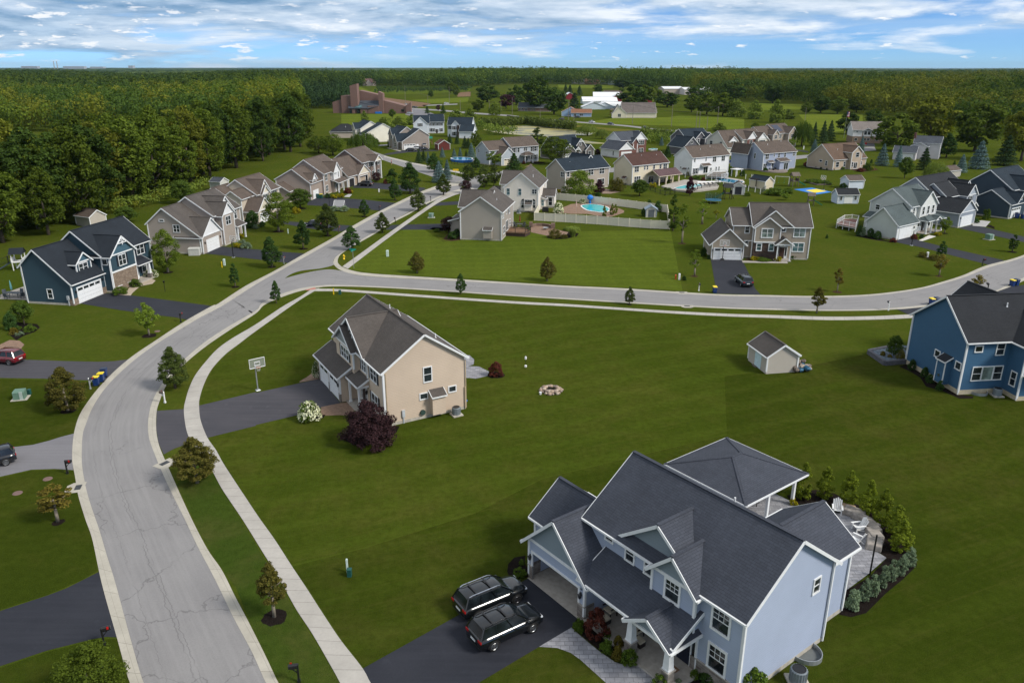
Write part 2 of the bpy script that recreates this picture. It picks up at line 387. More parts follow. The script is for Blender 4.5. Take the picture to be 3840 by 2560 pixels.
def ribbon(name, L, Rr, z, mat, n=120, kind='structure', skirt=.05):
 """strip between two edge lines; u runs along it in metres, v across in metres"""
 A = cat(L, n);B = cat(Rr, n);me = bpy.data.meshes.new(name);v = [];f = [];uv = []
 s = 0; S = []
 for i in range(n):
  if i: s += ((A[i]-A[i-1]).length + (B[i]-B[i-1]).length) / 2
  S.append(s);v += [(A[i].x, A[i].y, z),(B[i].x, B[i].y, z),(A[i].x, A[i].y, z-skirt),(B[i].x, B[i].y, z-skirt)]
 UV = []
 for i in range(n - 1):
  k = 4*i; wa = (A[i]-B[i]).length; wb = (A[i+1]-B[i+1]).length
  f.append((k, k+4, k+5, k+1));UV += [(S[i],0),(S[i+1],0),(S[i+1], wb),(S[i], wa)]
  f.append((k, k+2, k+6, k+4));UV += [(S[i],0)]*2 + [(S[i+1],0)]*2
  f.append((k+1, k+5, k+7, k+3));UV += [(S[i], wa)]*2 + [(S[i+1], wa)]*2
 me.from_pydata(v, [], f);me.materials.append(mat);l = me.uv_layers.new(name='UVMap')
 for i, q in enumerate(UV): l.data[i].uv = q
 me.update();me.validate()
 o = link(name, me);tag(o, kind=kind);return o
def sheet(name, pts, z, mat, kind='structure', smooth=0, th=0.0, label=None, catg=None, group=None):
 """flat outline on the ground (world points);smooth = resample as closed curve"""
 P = [Vector(p) for p in pts]
 if smooth:
  Q = P + [P[0]];Q = cat([P[-1]] + Q + [P[1]], smooth * 3)
  a = min(range(len(Q)//2), key=lambda i: (Q[i]-P[0]).length);b = min(range(len(Q)//2, len(Q)), key=lambda i: (Q[i]-P[0]).length);P = Q[a:b]
 area = sum(a.x*b.y-b.x*a.y for a, b in zip(P, P[1:]+P[:1]))
 if area < 0: P = P[::-1]
 m = MB()
 if th: m.prism([(p.x, p.y) for p in P], z - th, z)
 else: m.poly([(p.x, p.y, z) for p in P])
 o = m.build(name, mat);return tag(o, label, catg, group, kind)
def cap(name, r, pts, z, mat, **k): return sheet(name, px(r, *pts), z, mat, **k)
gm = MB();Rg = 32000
gm.poly([(Rg*math.cos(2*math.pi*i/64), Rg*math.sin(2*math.pi*i/64),0) for i in range(64)])
tag(gm.build('ground', GRASS), kind='structure')
LO = px('l',(900,1700),(830,1568),(745,1270),(650,930),(590,650),(545,520),(500,370),(480,250),(462,150)) + px('n',(668,1380),(690,1240),(740,1100),(840,950),(940,830),(1080,690),(1240,560),(1420,440),(1600,320),(1760,220),(1960,110)) + px('b',(40,1568),(300,1400),(560,1265),(830,1110),(1100,960),(1300,840),(1500,730),(1680,640),(1850,560),(1950,520),(2100,470),(2270,440))
LI = px('l',(990,1700),(918,1568),(830,1270),(735,920),(685,760),(635,590),(580,430),(545,300),(523,150)) + px('n',(760,1300),(790,1200),(850,1050),(960,880),(1090,740),(1250,600),(1430,470),(1640,340),(1850,215),(2050,110)) + px('b',(420,1370),(700,1215),(950,1075),(1220,920),(1400,815),(1600,705),(1800,610),(1950,545),(2100,500),(2270,478))
RI = px('l',(1780,1700),(1700,1568),(1610,1370),(1500,1165),(1420,1000),(1350,860),(1260,690),(1180,520),(1110,380),(1040,230),(990,110)) + px('n',(1370,1330),(1360,1200),(1375,1080),(1410,970),(1470,860),(1560,745),(1690,610),(1880,450),(2100,305),(2352,158))
RO = px('l',(1860,1700),(1780,1568),(1700,1400),(1590,1180),(1500,1010),(1420,850),(1330,720),(1240,550),(1160,380),(1080,200),(1040,110)) + px('n',(1455,1370),(1435,1240),(1440,1080),(1470,980),(1520,860),(1600,750),(1715,630),(1900,480),(2120,330),(2352,182))
RI1 = RI + px('b',(450,1560),(620,1480),(780,1430),(950,1402),(1100,1394));RO1 = RO + px('b',(470,1575),(640,1500),(800,1448),(965,1416),(1100,1406))
NI = px('b',(2270,540),(2100,585),(1950,655),(1800,742),(1640,825),(1480,925),(1340,1005),(1200,1085),(1128,1135),(1103,1180),(1120,1222),(1180,1262),(1300,1297),(1460,1315),(1700,1330),(2000,1345))
NO = px('b',(2270,510),(2115,560),(1965,632),(1815,718),(1660,800),(1500,898),(1360,978),(1235,1065),(1165,1118),(1142,1172),(1158,1208),(1210,1240),(1320,1272),(1465,1290),(1700,1306),(2000,1325))
UI = px('o',(0,160),(500,190),(1000,213),(1850,265),(2352,275)) + px('g',(400,284),(800,277),(1100,253),(1400,208),(1620,152),(1820,92),(2030,8)) + px('e',(2250,1172),(2352,1135),(2500,1075))
UO = px('o',(0,146),(500,176),(1000,199),(1850,251),(2352,262)) + px('g',(400,270),(800,263),(1100,239),(1400,194),(1600,140),(1790,80),(2000,-8)) + px('e',(2230,1158),(2352,1117),(2500,1055))
DI = px('b',(1400,1402),(1900,1428)) + px('o',(0,260),(500,290),(1000,320),(1500,350),(2000,375),(2352,385)) + px('g',(400,395),(800,395),(1100,383),(1466,350),(1750,300),(2030,243),(2200,170),(2352,100),(2600,-15))
DO = px('b',(1400,1412),(1900,1438)) + px('o',(0,269),(500,300),(1000,331),(1500,361),(2000,386),(2352,396)) + px('g',(400,405),(800,405),(1100,396),(1480,370),(1780,316),(2060,258),(2230,190),(2352,128),(2640,5))
ribbon('kerb', LO, LI, .03, KERB, 260);ribbon('kerb', RI1 + DI, RO1 + DO, .03, KERB, 300);ribbon('kerb', NI + UI, NO + UO, .03, KERB, 300)
ribbon('road',[p.lerp(q, .25) for p, q in zip(cat(LI, 200), cat(LO, 200))], cat(RI, 110) + px('b',(700,1300),(1000,1238),(1112,1205),(1103,1165),(1200,1086),(1600,835),(1950,650),(2300,545)),.016, ROAD, 240)
ribbon('road', px('b',(250,1500),(650,1335),(1000,1255),(1180,1264),(1300,1299),(1460,1317),(1700,1332),(2000,1347)) + UI, px('b',(300,1640),(450,1565)) + cat(RI1[-5:] + DI, 160),.020, ROAD, 240)
ribbon('road', px('b',(1400,180),(1570,250),(1760,315),(2000,395),(2270,475),(2420,520)), px('b',(1380,130),(1580,205),(1760,260),(2000,325),(2280,405),(2480,450)),.018, ROAD, 40)
ribbon('pavement', px('b',(1565,205),(1800,262),(2000,303),(2300,360)), px('b',(1570,218),(1800,277),(2000,318),(2300,375)),.03, WALK, 30)
ribbon('road', px('p2',(60,1360),(300,1230),(560,1180),(900,1090),(1100,1000)), px('p2',(60,1180),(300,1120),(600,1060),(900,1010),(1100,960)),.014, ROAD, 30)
SL = px('m',(700,1700),(640,1568),(570,1440),(460,1250),(355,1090),(250,900),(150,740),(70,610),(0,500)) + px('l',(1420,330),(1360,220),(1290,110)) + px('n',(1770,1380),(1720,1280),(1695,1150),(1690,1060),(1703,990),(1735,880),(1790,760),(1880,640),(2000,510),(2140,410),(2352,285)) + px('b',(640,1590),(800,1500),(890,1440))
SR = px('m',(920,1700),(835,1568),(780,1470),(640,1290),(520,1110),(430,970),(330,820),(220,650),(120,510),(40,390),(0,330)) + px('l',(1430,170),(1380,80),(1325,0)) + px('n',(1845,1170),(1830,1050),(1835,960),(1880,820),(1950,690),(2070,560),(2200,460),(2352,345)) + px('b',(740,1568),(860,1490),(975,1422))
ribbon('pavement', SL, SR, .04, WALK, 220)
ribbon('pavement', px('b',(960,1428),(1200,1435),(1800,1478)) + px('o',(0,318),(500,345),(1000,378),(1500,410),(2000,435),(2352,445)) + px('g',(500,460),(900,458),(1200,445),(1420,430),(1700,390)), px('b',(930,1450),(1200,1455),(1800,1498)) + px('o',(0,338),(500,365),(1000,398),(1500,432),(2000,458),(2352,470)) + px('g',(500,490),(900,488),(1200,478),(1420,462),(1720,420)),.045, WALK, 160)
ribbon('pavement', px('b',(1185,1225),(1400,1070),(1600,925),(1800,785),(1960,675),(2080,600),(2260,530),(2380,500)), px('b',(1235,1245),(1450,1080),(1650,930),(1850,785),(2000,682),(2120,610),(2280,545),(2400,515)),.042, WALK, 80)
cap('tactile_ramp','b',[(845,1440),(930,1418),(945,1432),(860,1445)],.05, plain('red_tactile',(.42,.16,.12),.8))
def drive(name, mat, *parts, z=.012, **k):
 P = []
 for r, pts in parts: P += px(r, *pts)
 return sheet(name, P, z, mat, **k)
drive('driveway', DRIVE2,('n',[(1440,1078),(1690,1062),(1830,1030),(2352,905)]),('f',[(0,1035),(590,905),(775,1128),(600,1170),(400,1235),(0,1330)]),('n',[(2352,1215),(1905,1325),(1700,1390),(1600,1425),(1505,1478),(1455,1370),(1435,1240)]))
drive('driveway', DRIVE, ('a',[(725,1218),(935,1130),(1042,1122),(1210,1146),(1700,1210),(1970,1246),(1850,1310),(1735,1372),(1600,1345),(1450,1328),(1100,1280)]))
drive('driveway', DRIVE2,('n',[(-600,560),(0,600),(200,608),(600,622),(900,628),(1050,622),(1185,605),(1080,690),(980,790),(930,802),(800,798),(400,782),(0,776),(-600,760)]))
drive('driveway', DRIVE3,('n',[(-700,1470),(0,1425),(300,1390),(450,1352),(550,1320),(685,1285),(668,1380)]),('l',[(462,150),(468,208),(350,200),(200,205),(0,250),(-500,330)]))
drive('driveway', DRIVE, ('l',[(-500,1230),(0,1108),(300,1010),(420,965),(510,920),(632,858),(700,1100),(748,1275),(680,1272),(600,1285),(300,1360),(0,1460),(-500,1620)]))
drive('driveway', DRIVE, ('m',[(785,1475),(1440,1110)]),('k',[(830,447),(1310,868),(1240,985),(900,1187),(260,1568)]),('m',[(840,1700)]))
drive('driveway', DRIVE, ('b',[(-30,1060),(70,1040),(440,1070),(640,1090),(840,1104),(760,1150),(690,1192),(600,1180),(400,1158),(0,1112),(-130,1100)]))
drive('driveway', DRIVE, ('b',[(640,800),(720,812),(1000,832),(1300,850),(1180,902),(1000,890),(850,870),(640,830)]))
drive('driveway', DRIVE, ('b',[(890,580),(1100,590),(1400,612),(1695,642),(1545,712),(1300,690),(1000,668),(860,660)]))
drive('driveway', DRIVE, ('p1',[(640,1340),(900,1290),(1290,1320),(1950,1400),(1840,1472),(1480,1450),(900,1400),(600,1395)]))
drive('driveway', DRIVE, ('b',[(1640,843),(1900,835),(2270,828),(2260,884),(1750,886),(1560,886)]))
drive('driveway', DRIVE, ('b',[(1945,662),(1990,640),(2290,622),(2290,654),(1995,668)]))
drive('driveway', DRIVE, ('d',[(650,1157),(940,1167),(1010,1310),(1060,1430),(1110,1484),(705,1472)]))
drive('driveway', DRIVE, ('e',[(1115,990),(1300,940),(1400,990),(1650,1050),(2175,1168),(2045,1212),(1800,1150),(1400,1045)]))
drive('driveway', DRIVE, ('e',[(1750,872),(1880,838),(2100,890),(2500,985),(2500,1045),(2352,1000)]))
drive('driveway', DRIVE, ('g',[(1190,396),(1480,368),(1700,330),(1700,440),(1360,438),(1290,440)]), z=.05)
drive('driveway', DRIVE, ('g',[(2080,240),(2230,185),(2500,150),(2500,300),(2300,245)]), z=.05)
drive('driveway', DRIVE, ('p1',[(1510,705),(2100,700),(2200,715),(1600,745),(1220,795),(1150,780)]))
drive('driveway', DRIVE3,('p1',[(1060,605),(1240,595),(1245,618),(1070,632)]))
drive('driveway', DRIVE, ('p5',[(1130,595),(1330,625),(1330,655),(1140,620)]));drive('driveway', DRIVE2,('p6',[(90,420),(560,440),(600,540),(420,530),(200,450)]))
drive('road', ROAD, ('p5',[(1100,705),(1330,690),(1330,745),(1100,775)]));drive('road', ROAD, ('p4',[(1520,785),(1770,780),(1770,850),(1520,850)]));drive('road', ROAD, ('p3',[(970,935),(1100,925),(1100,1010),(970,1015)]))
drive('road', ROAD, ('p6',[(390,545),(580,540),(620,610),(400,625)]))
sheet('lawn', px('b',(985,1455),(1200,1462),(1800,1505)) + px('o',(0,345),(500,372),(1000,405),(1500,438),(2000,465),(2352,477)) + px('g',(150,490),(400,900),(-400,1000)) + px('h',(1850,60),(300,430)) + px('m',(1500,480),(800,700),(330,810),(220,640),(120,500),(40,380)) + px('n',(1990,1480),(1905,1325),(1850,1170),(1840,1050),(1845,960),(1890,820),(1960,690),(2080,565),(2210,465),(2352,350)) + px('b',(750,1568),(870,1490)),.004, GRASS_T, kind='structure')
for nm, pts in (('n',[(-500,800),(0,785),(400,795),(830,812),(930,830),(840,950),(740,1100),(690,1240),(680,1290),(550,1325),(300,1392),(0,1430),(-500,1470)]),('l',[(-500,340),(0,258),(200,212),(350,206),(470,210),(500,370),(545,520),(590,650),(625,850),(510,915),(300,1005),(0,1100),(-500,1220)]),('l',[(-500,1640),(0,1470),(300,1368),(600,1292),(748,1283),(830,1568),(890,1700),(-500,1700)])): sheet('lawn', px(nm, *pts),.005, GRASS_D)
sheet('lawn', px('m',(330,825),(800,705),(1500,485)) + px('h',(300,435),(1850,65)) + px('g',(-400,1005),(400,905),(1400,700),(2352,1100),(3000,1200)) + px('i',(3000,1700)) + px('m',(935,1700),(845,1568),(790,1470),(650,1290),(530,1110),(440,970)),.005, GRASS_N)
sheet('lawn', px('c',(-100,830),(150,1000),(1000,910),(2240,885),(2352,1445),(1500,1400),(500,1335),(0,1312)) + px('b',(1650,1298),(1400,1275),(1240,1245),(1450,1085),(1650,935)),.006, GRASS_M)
for nm, r, pts, mat, z in (
  ('lawn','l',[(1510,960),(1430,850),(1340,720),(1250,550),(1170,380),(1130,300),(1290,120),(1360,220),(1420,330),(1500,460),(1600,620),(1700,790),(1800,960),(1950,1200),(2180,1568),(2250,1700),(1870,1700),(1790,1568),(1600,1180)], GRASS_S, .006),
  ('field','p9',[(-900,1090),(-300,1080),(0,1040),(330,990),(1000,985),(1300,980),(1500,955),(2352,985),(2700,1010),(2700,1230),(2000,1180),(1300,1130),(600,1115)], GRASS_F, .01),
  ('field','s3',[(800,790),(1240,790),(1245,890),(1000,915),(870,870)], GRASS_F, .01),('field','s3',[(520,712),(820,718),(810,755),(560,760)], GRASS_F, .01),
  ('field','s2',[(0,790),(560,782),(600,870),(300,880),(0,870)], GRASS_F, .01),
  ('field','s2',[(190,672),(260,668),(620,715),(560,738),(440,728),(300,720)], SOIL, .012),('field','s2',[(480,690),(880,672),(870,705),(620,712)], GRASS_F, .011),('field','s2',[(1490,585),(1880,590),(1870,610),(1500,606)], GRASS_F, .011),('field','s2',[(800,640),(890,632),(890,665),(800,668)], SOIL, .012),
  ('field','s2',[(0,600),(130,600),(230,640),(0,640)], GRASS_F, .011),('field','s2',[(230,612),(900,600),(880,632),(400,650),(180,640)], GRASS_M, .01),('field','s2',[(2110,690),(2210,690),(2200,720),(2120,715)], GRASS_F, .011),
  ('meadow','p8',[(-300,1010),(300,905),(560,940),(1000,990),(1900,1075),(2400,1110),(3200,1200),(3200,1260),(2350,1180),(1400,1060),(900,1000),(450,960),(0,1000)], MEADOW, .01)):
 sheet(nm, px(r, *pts), z, mat)
ribbon('road', px('p8',(100,845),(300,868),(700,905),(1000,930),(1500,968),(1800,990),(2352,1035),(3000,1110)) + px('p4',(600,235),(1200,275)), px('p8',(100,862),(300,885),(700,922),(1000,948),(1500,990),(1800,1012),(2352,1060),(3000,1150)) + px('p4',(600,258),(1200,295)),.02, asphalt('far_road',(.22,.21,.21),(.26,.25,.25)),60)
ribbon('road', px('s2',(440,742),(700,758),(900,775),(1180,795),(1260,812)), px('s2',(440,750),(700,768),(900,785),(1180,805),(1260,822)),.02, asphalt('far_road',(.22,.21,.21),(.26,.25,.25)),30)
drive('car_park', DRIVE3,('s2',[(450,740),(560,760),(640,785),(560,808),(490,808),(440,790)]))
drive('road', ROAD, ('s2',[(560,725),(800,715),(800,722),(560,732)]))
class House:
 def __init__(s, name, label, cat, anchor, ang, wall, roof, trim=WHITE, group='houses of the neighbourhood', fine=False):
  s.root = thing(name, label, cat, (anchor[0], anchor[1],0), R(ang), group)
  s.mb = {};s.mat = {'wall': wall, 'roof': roof, 'trim': trim, 'foundation': CONC};s.fine = fine; s.trimmat = trim
 def m(s, k, mat=None):
  if k not in s.mb: s.mb[k] = MB()
  if mat: s.mat[k] = mat
  return s.mb[k]
 def gable(s, x0, x1, y0, y1, ze, zr, axis='x', ze1=None, yr=None, oh=.35, rk=.3, wall='wall', z0=0.0, rt='roof', ends=(1,1), gw=None, walls=True, cb=False, found=True, hole=None):
  """block with a pitched roof; ridge along axis; yr = ridge position across, ze1 = the other eave"""
  if axis == 'x': a0, a1, b0, b1 = x0, x1, y0, y1; T = lambda a, b, z: (a, b, z);fl = False
  else: a0, a1, b0, b1 = y0, y1, x0, x1; T = lambda a, b, z: (b, a, z);fl = True
  ze1 = ze if ze1 is None else ze1; br = (b0 + b1) / 2 if yr is None else yr
  k0 = (zr - ze) / (br - b0);k1 = (zr - ze1) / (b1 - br)
  w = s.m(wall);r = s.m(rt);t = s.m('trim');u = .10; th = .07
  if walls:
   w.poly([T(a0, b0, z0), T(a1, b0, z0), T(a1, b0, ze), T(a0, b0, ze)],0, fl)
   w.poly([T(a1, b1, z0), T(a0, b1, z0), T(a0, b1, ze1), T(a1, b1, ze1)],0, fl)
   for e, a, q in ((ends[0], a0,1),(ends[1], a1,-1)):
    if not e: continue
    if hole and q > 0:
     h0, h1, hz = hole; zz = lambda b: ze + k0*(b-b0) if b < br else ze1 + k1*(b1-b)
     for P in ([T(a,b0,z0),T(a,b0,ze),T(a,h0,zz(h0)),T(a,h0,z0)],[T(a,h1,z0),T(a,h1,zz(h1)),T(a,b1,ze1),T(a,b1,z0)],[T(a,h0,hz),T(a,h0,zz(h0)),T(a,br,zr),T(a,h1,zz(h1)),T(a,h1,hz)]): w.poly(P, 0, fl)
     continue_gw = True
    else: P = [T(a, b0, z0), T(a, b0, ze), T(a, br, zr), T(a, b1, ze1), T(a, b1, z0)]
    if not (hole and q > 0): w.poly(P, 0,(q < 0) ^ fl)
    if gw and abs(ze - ze1) < .01:
     g = s.m(gw);d = -.03 * q
     g.poly([T(a+d, b0+.02, ze-.05), T(a+d, b0+.02, ze), T(a+d, br, zr), T(a+d, b1-.02, ze), T(a+d, b1-.02, ze-.05)],0,(q < 0) ^ fl)
     t.beam(T(a+d*2, b0, ze-.05), T(a+d*2, b1, ze-.05),.05,.2)
   if found and z0 < .01:
    f = s.m('foundation');e = .015; f.box(*(T(a0-e, b0-e, 0)[:2][0], T(a1+e, b1+e, 0)[0]), T(a0-e, b0-e, 0)[1], T(a1+e, b1+e, 0)[1],-.2,.32)
   if cb:
    for a in (a0, a1):
     for b, z in ((b0, ze),(b1, ze1)):
      c = T(a, b, 0);t.box(c[0]-.085, c[0]+.085, c[1]-.085, c[1]+.085, z0 + (.3 if z0 < .01 else 0), z)
  A0, A1 = a0 - rk, a1 + rk
  lo = (b0 - oh, ze - k0 * oh + u);hi = (b1 + oh, ze1 - k1 * oh + u);top = (br, zr + u)
  for p, q, f in ((lo, top, False),(top, hi, False)):
   r.poly([T(A0, p[0], p[1]), T(A1, p[0], p[1]), T(A1, q[0], q[1]), T(A0, q[0], q[1])],0, f ^ fl)
   t.poly([T(A0, p[0], p[1]-th), T(A1, p[0], p[1]-th), T(A1, q[0], q[1]-th), T(A0, q[0], q[1]-th)],0, not (f ^ fl))
   for a, g in ((A0,-1),(A1,1)):       # rake boards
    t.beam(T(a + g*.02, p[0], p[1]-.115), T(a + g*.02, q[0], q[1]-.115),.05,.2)
  for p, g in ((lo, -1),(hi, 1)):           # gutters
   t.beam(T(A0+.02, p[0] + g*.05, p[1]-.09), T(A1-.02, p[0] + g*.05, p[1]-.09),.12,.13)
  r.beam(T(A0-.01, br, zr + u + .012), T(A1+.01, br, zr + u + .012),.26,.05)
 def shed(s, x0, x1, y0, y1, zlo, zhi, rt='roof', side=(1,1)):
  """lean-to roof: low along y0, high along y1"""
  r = s.m(rt);t = s.m('trim')
  r.poly([(x0, y0, zlo),(x1, y0, zlo),(x1, y1, zhi),(x0, y1, zhi)])
  t.poly([(x0, y0, zlo-.08),(x0, y1, zhi-.08),(x1, y1, zhi-.08),(x1, y0, zlo-.08)])
  t.beam((x0-.03, y0-.05, zlo-.09),(x1+.03, y0-.05, zlo-.09),.11,.13)
  for sd, x in ((side[0], x0-.02),(side[1], x1+.02)):
   if sd: t.beam((x, y0, zlo-.10),(x, y1, zhi-.10),.05,.2)
 def xshed(s, x0, x1, y0, y1, z_at_x0, z_at_x1, rt='roof'):
  r = s.m(rt);t = s.m('trim')
  r.poly([(x0, y0, z_at_x0),(x1, y0, z_at_x1),(x1, y1, z_at_x1),(x0, y1, z_at_x0)])
  t.poly([(x0, y0, z_at_x0-.08),(x0, y1, z_at_x0-.08),(x1, y1, z_at_x1-.08),(x1, y0, z_at_x1-.08)])
  lo = x0 if z_at_x0 < z_at_x1 else x1; g = -1 if lo == x0 else 1; z = min(z_at_x0, z_at_x1)
  t.beam((lo + g*.05, y0-.03, z-.09),(lo + g*.05, y1+.03, z-.09),.11,.13)
  for y in (y0-.02, y1+.02): t.beam((x0, y, z_at_x0-.10),(x1, y, z_at_x1-.10),.05,.2)
 def hip(s, x0, x1, y0, y1, ze, zr, axis='x', inset=None, rt='roof', oh=.4):
  r = s.m(rt);t = s.m('trim');X0, X1, Y0, Y1 = x0-oh, x1+oh, y0-oh, y1+oh
  if axis == 'x':
   i = (Y1-Y0)/2 if inset is None else inset; m = (Y0+Y1)/2; p = (X0+i, m, zr);q = (X1-i, m, zr)
   fs = [[(X0,Y0,ze),(X1,Y0,ze),q,p],[(X1,Y1,ze),(X0,Y1,ze),p,q],[(X0,Y1,ze),(X0,Y0,ze),p],[(X1,Y0,ze),(X1,Y1,ze),q]]
  else:
   i = (X1-X0)/2 if inset is None else inset; m = (X0+X1)/2; p = (m, Y0+i, zr);q = (m, Y1-i, zr)
   fs = [[(X0,Y0,ze),(X1,Y0,ze),p],[(X1,Y1,ze),(X0,Y1,ze),q],[(X0,Y1,ze),(X0,Y0,ze),p,q],[(X1,Y0,ze),(X1,Y1,ze),q,p]]
  for f in fs: r.poly(f)
  t.poly([(X0,Y0,ze-.06),(X0,Y1,ze-.06),(X1,Y1,ze-.06),(X1,Y0,ze-.06)])
  C = [(X0,Y0),(X1,Y0),(X1,Y1),(X0,Y1)]
  for a, b in zip(C, C[1:]+C[:1]): t.beam((*a, ze-.08),(*b, ze-.08),.10,.15)
  for c in C: r.beam((c[0], c[1], ze+.01), p if (Vector((*c, ze))-Vector(p)).length < (Vector((*c, ze))-Vector(q)).length else q, .22,.05)
  r.beam(p, q, .22,.05)
 def box(s, k, x0, x1, y0, y1, z0, z1, mat=None): s.m(k, mat).box(x0, x1, y0, y1, z0, z1)
 def fr(s, face, c):
  if face == 'y': return lambda u, d, z: (u, c - d, z)
  if face == 'Y': return lambda u, d, z: (u, c + d, z)
  if face == 'x': return lambda u, d, z: (c - d, u, z)
  return lambda u, d, z: (c + d, u, z)
 def slab(s, mb, T, u0, u1, d0, d1, z0, z1, mi=0):
  p, q = T(u0, d0, z0), T(u1, d1, z1);mb.box(p[0], q[0], p[1], q[1], z0, z1, mi)
 def win(s, face, c, u, z, w, h, sh=False, n=1, gl=None, fw=.1, bars=True, grid=False, shm=None):
  gl = gl or GLASS; T = s.fr(face, c);m = MB();d = .07
  s.slab(m, T, u-fw, u+w+fw, -.03, d, z+h, z+h+fw*1.1);s.slab(m, T, u-fw, u+w+fw, -.03, d+.02, z-fw, z)
  s.slab(m, T, u-fw, u, -.03, d, z, z+h);s.slab(m, T, u+w, u+w+fw, -.03, d, z, z+h)
  for i in range(1, n): x = u + w*i/n; s.slab(m, T, x-.05, x+.05,-.03, d-.015, z, z+h)
  if bars: s.slab(m, T, u, u+w, -.02,.045, z+h*.5-.025, z+h*.5+.025)
  if grid:
   for i in range(n):
    for f in (1/3,2/3) if w/n > .7 else (.5,):
     x = u + w*(i+f)/n; s.slab(m, T, x-.015, x+.015,-.02,.033, z+h*.5+.025, z+h)
   s.slab(m, T, u, u+w, -.02,.031, z+h*.75-.015, z+h*.75+.015)
  P = [T(u, .012, z), T(u+w, .012, z), T(u+w, .012, z+h), T(u, .012, z+h)]
  if s.fine is None: m.poly(P, 1);m.build('window',[s.trimmat if s.trimmat is WHITE else WHITE, gl], s.root)
  else:
   o = m.build('window', WHITE, s.root);g = MB();g.poly(P);g.build('pane', gl, o)
  if sh:
   for x in (u-fw-.42, u+w+fw+.02):
    k = MB();s.slab(k, T, x, x+.4,0,.04, z-.05, z+h+.05);k.build('shutter', shm or DARKSHUT, s.root)
 def garage(s, face, c, u, w, h=2.15, lights=True, mat=None, open_=False, rows=4):
  T = s.fr(face, c);m = MB();fw = .16
  s.slab(m, T, u-fw, u, -.03,.06,0.02, h+.02);s.slab(m, T, u+w, u+w+fw, -.03,.06,0.02, h+.02);s.slab(m, T, u-fw, u+w+fw, -.03,.065, h, h+fw)
  m.build('garage_frame', WHITE, s.root)
  if open_: return
  m = MB();ph = h / rows
  for i in range(rows): s.slab(m, T, u, u+w, -.02,.018,.03 + i*ph, .03 + (i+1)*ph - .025)
  k = max(2, round(w / 1.2));pw = w / k
  for i in range(rows - (1 if lights else 0)):
   for j in range(k): s.slab(m, T, u+j*pw+.12, u+(j+1)*pw-.12,0,.032,.03+i*ph+.1,.03+(i+1)*ph-.12)
  o = m.build('garage_door', mat or WHITE, s.root)
  if lights:
   g = MB()
   for j in range(k):
    z = .03 + (rows-1)*ph; P = [T(u+j*pw+.12,.024, z+.1), T(u+(j+1)*pw-.12,.024, z+.1), T(u+(j+1)*pw-.12,.024, z+ph-.12), T(u+j*pw+.12,.024, z+ph-.12)];g.poly(P)
   g.build('pane', GLASS, o)
 def door(s, face, c, u, z, w=1.0, h=2.1, mat=None, sides=True):
  T = s.fr(face, c);m = MB();x0, x1 = (u-.42, u+w+.42) if sides else (u, u+w)
  s.slab(m, T, x0-.1, x0,-.03,.07, z, z+h);s.slab(m, T, x1, x1+.1,-.03,.07, z, z+h);s.slab(m, T, x0-.1, x1+.1,-.03,.07, z+h, z+h+.14)
  if sides:
   for a in (x0, u+w): s.slab(m, T, a, a+.42,-.02,.03, z, z+.5);
   s.slab(m, T, u-.07, u, -.02,.05, z, z+h);s.slab(m, T, u+w, u+w+.07,-.02,.05, z, z+h)
  o = m.build('door_frame', WHITE, s.root)
  if sides:
   g = MB()
   for a in (x0+.06, u+w+.1): g.poly([T(a, .012, z+.5), T(a+.28,.012, z+.5), T(a+.28,.012, z+h-.08), T(a, .012, z+h-.08)])
   g.build('pane', GLASS, o)
  d = MB();s.slab(d, T, u, u+w, -.02,.025, z, z+h)
  for i in (0,1):
   for j in (0,1): s.slab(d, T, u+.1+i*.42, u+.1+i*.42+.36,0,.04, z+.2+j*.95, z+.2+j*.95+.8)
  do = d.build('door', mat or plain('dark_door',(.03,.018,.014),.4), s.root)
  k = MB();p = T(u+w-.1,.06, z+1.0);k.blob(p, .04,.04,.04, random.Random(1),6,4);k.build('handle', BLACK, do)
 def slider(s, face, c, u, z, w=1.8, h=2.05):
  s.win(face, c, u, z, w, h, n=2, bars=False)
 def col(s, x, y, z0, z1, w=.16, mat=None, taper=False, base=None):
  m = MB()
  if taper: m.tbox(x, y, z0, z0+.1, w*1.25, w*1.25, w*1.25, w*1.25);m.tbox(x, y, z0+.1, z1, w*1.1, w*1.1, w*.72, w*.72)
  else: m.box(x-w/2, x+w/2, y-w/2, y+w/2, z0, z1);m.box(x-w*.7, x+w*.7, y-w*.7, y+w*.7, z0, z0+.12);m.box(x-w*.7, x+w*.7, y-w*.7, y+w*.7, z1-.12, z1)
  m.build('column', mat or WHITE, s.root)
  if base:
   b = MB();b.box(x-base, x+base, y-base, y+base, 0, z0-.06);b.build('column_base', STONE, s.root);b = MB();b.box(x-base-.06, x+base+.06, y-base-.06, y+base+.06, z0-.06, z0);b.build('cap_stone', CONCW, s.root)
 def lamp(s, face, c, u, z):
  T = s.fr(face, c);m = MB();p = T(u, .14, z);m.tbox(p[0], p[1], z-.16, z+.14,.06,.06,.1,.1);m.tbox(p[0], p[1], z+.14, z+.24,.13,.13,.03,.03);s.slab(m, T, u-.05, u+.05,0,.14, z+.2, z+.26);m.build('wall_lamp', BLACK, s.root)
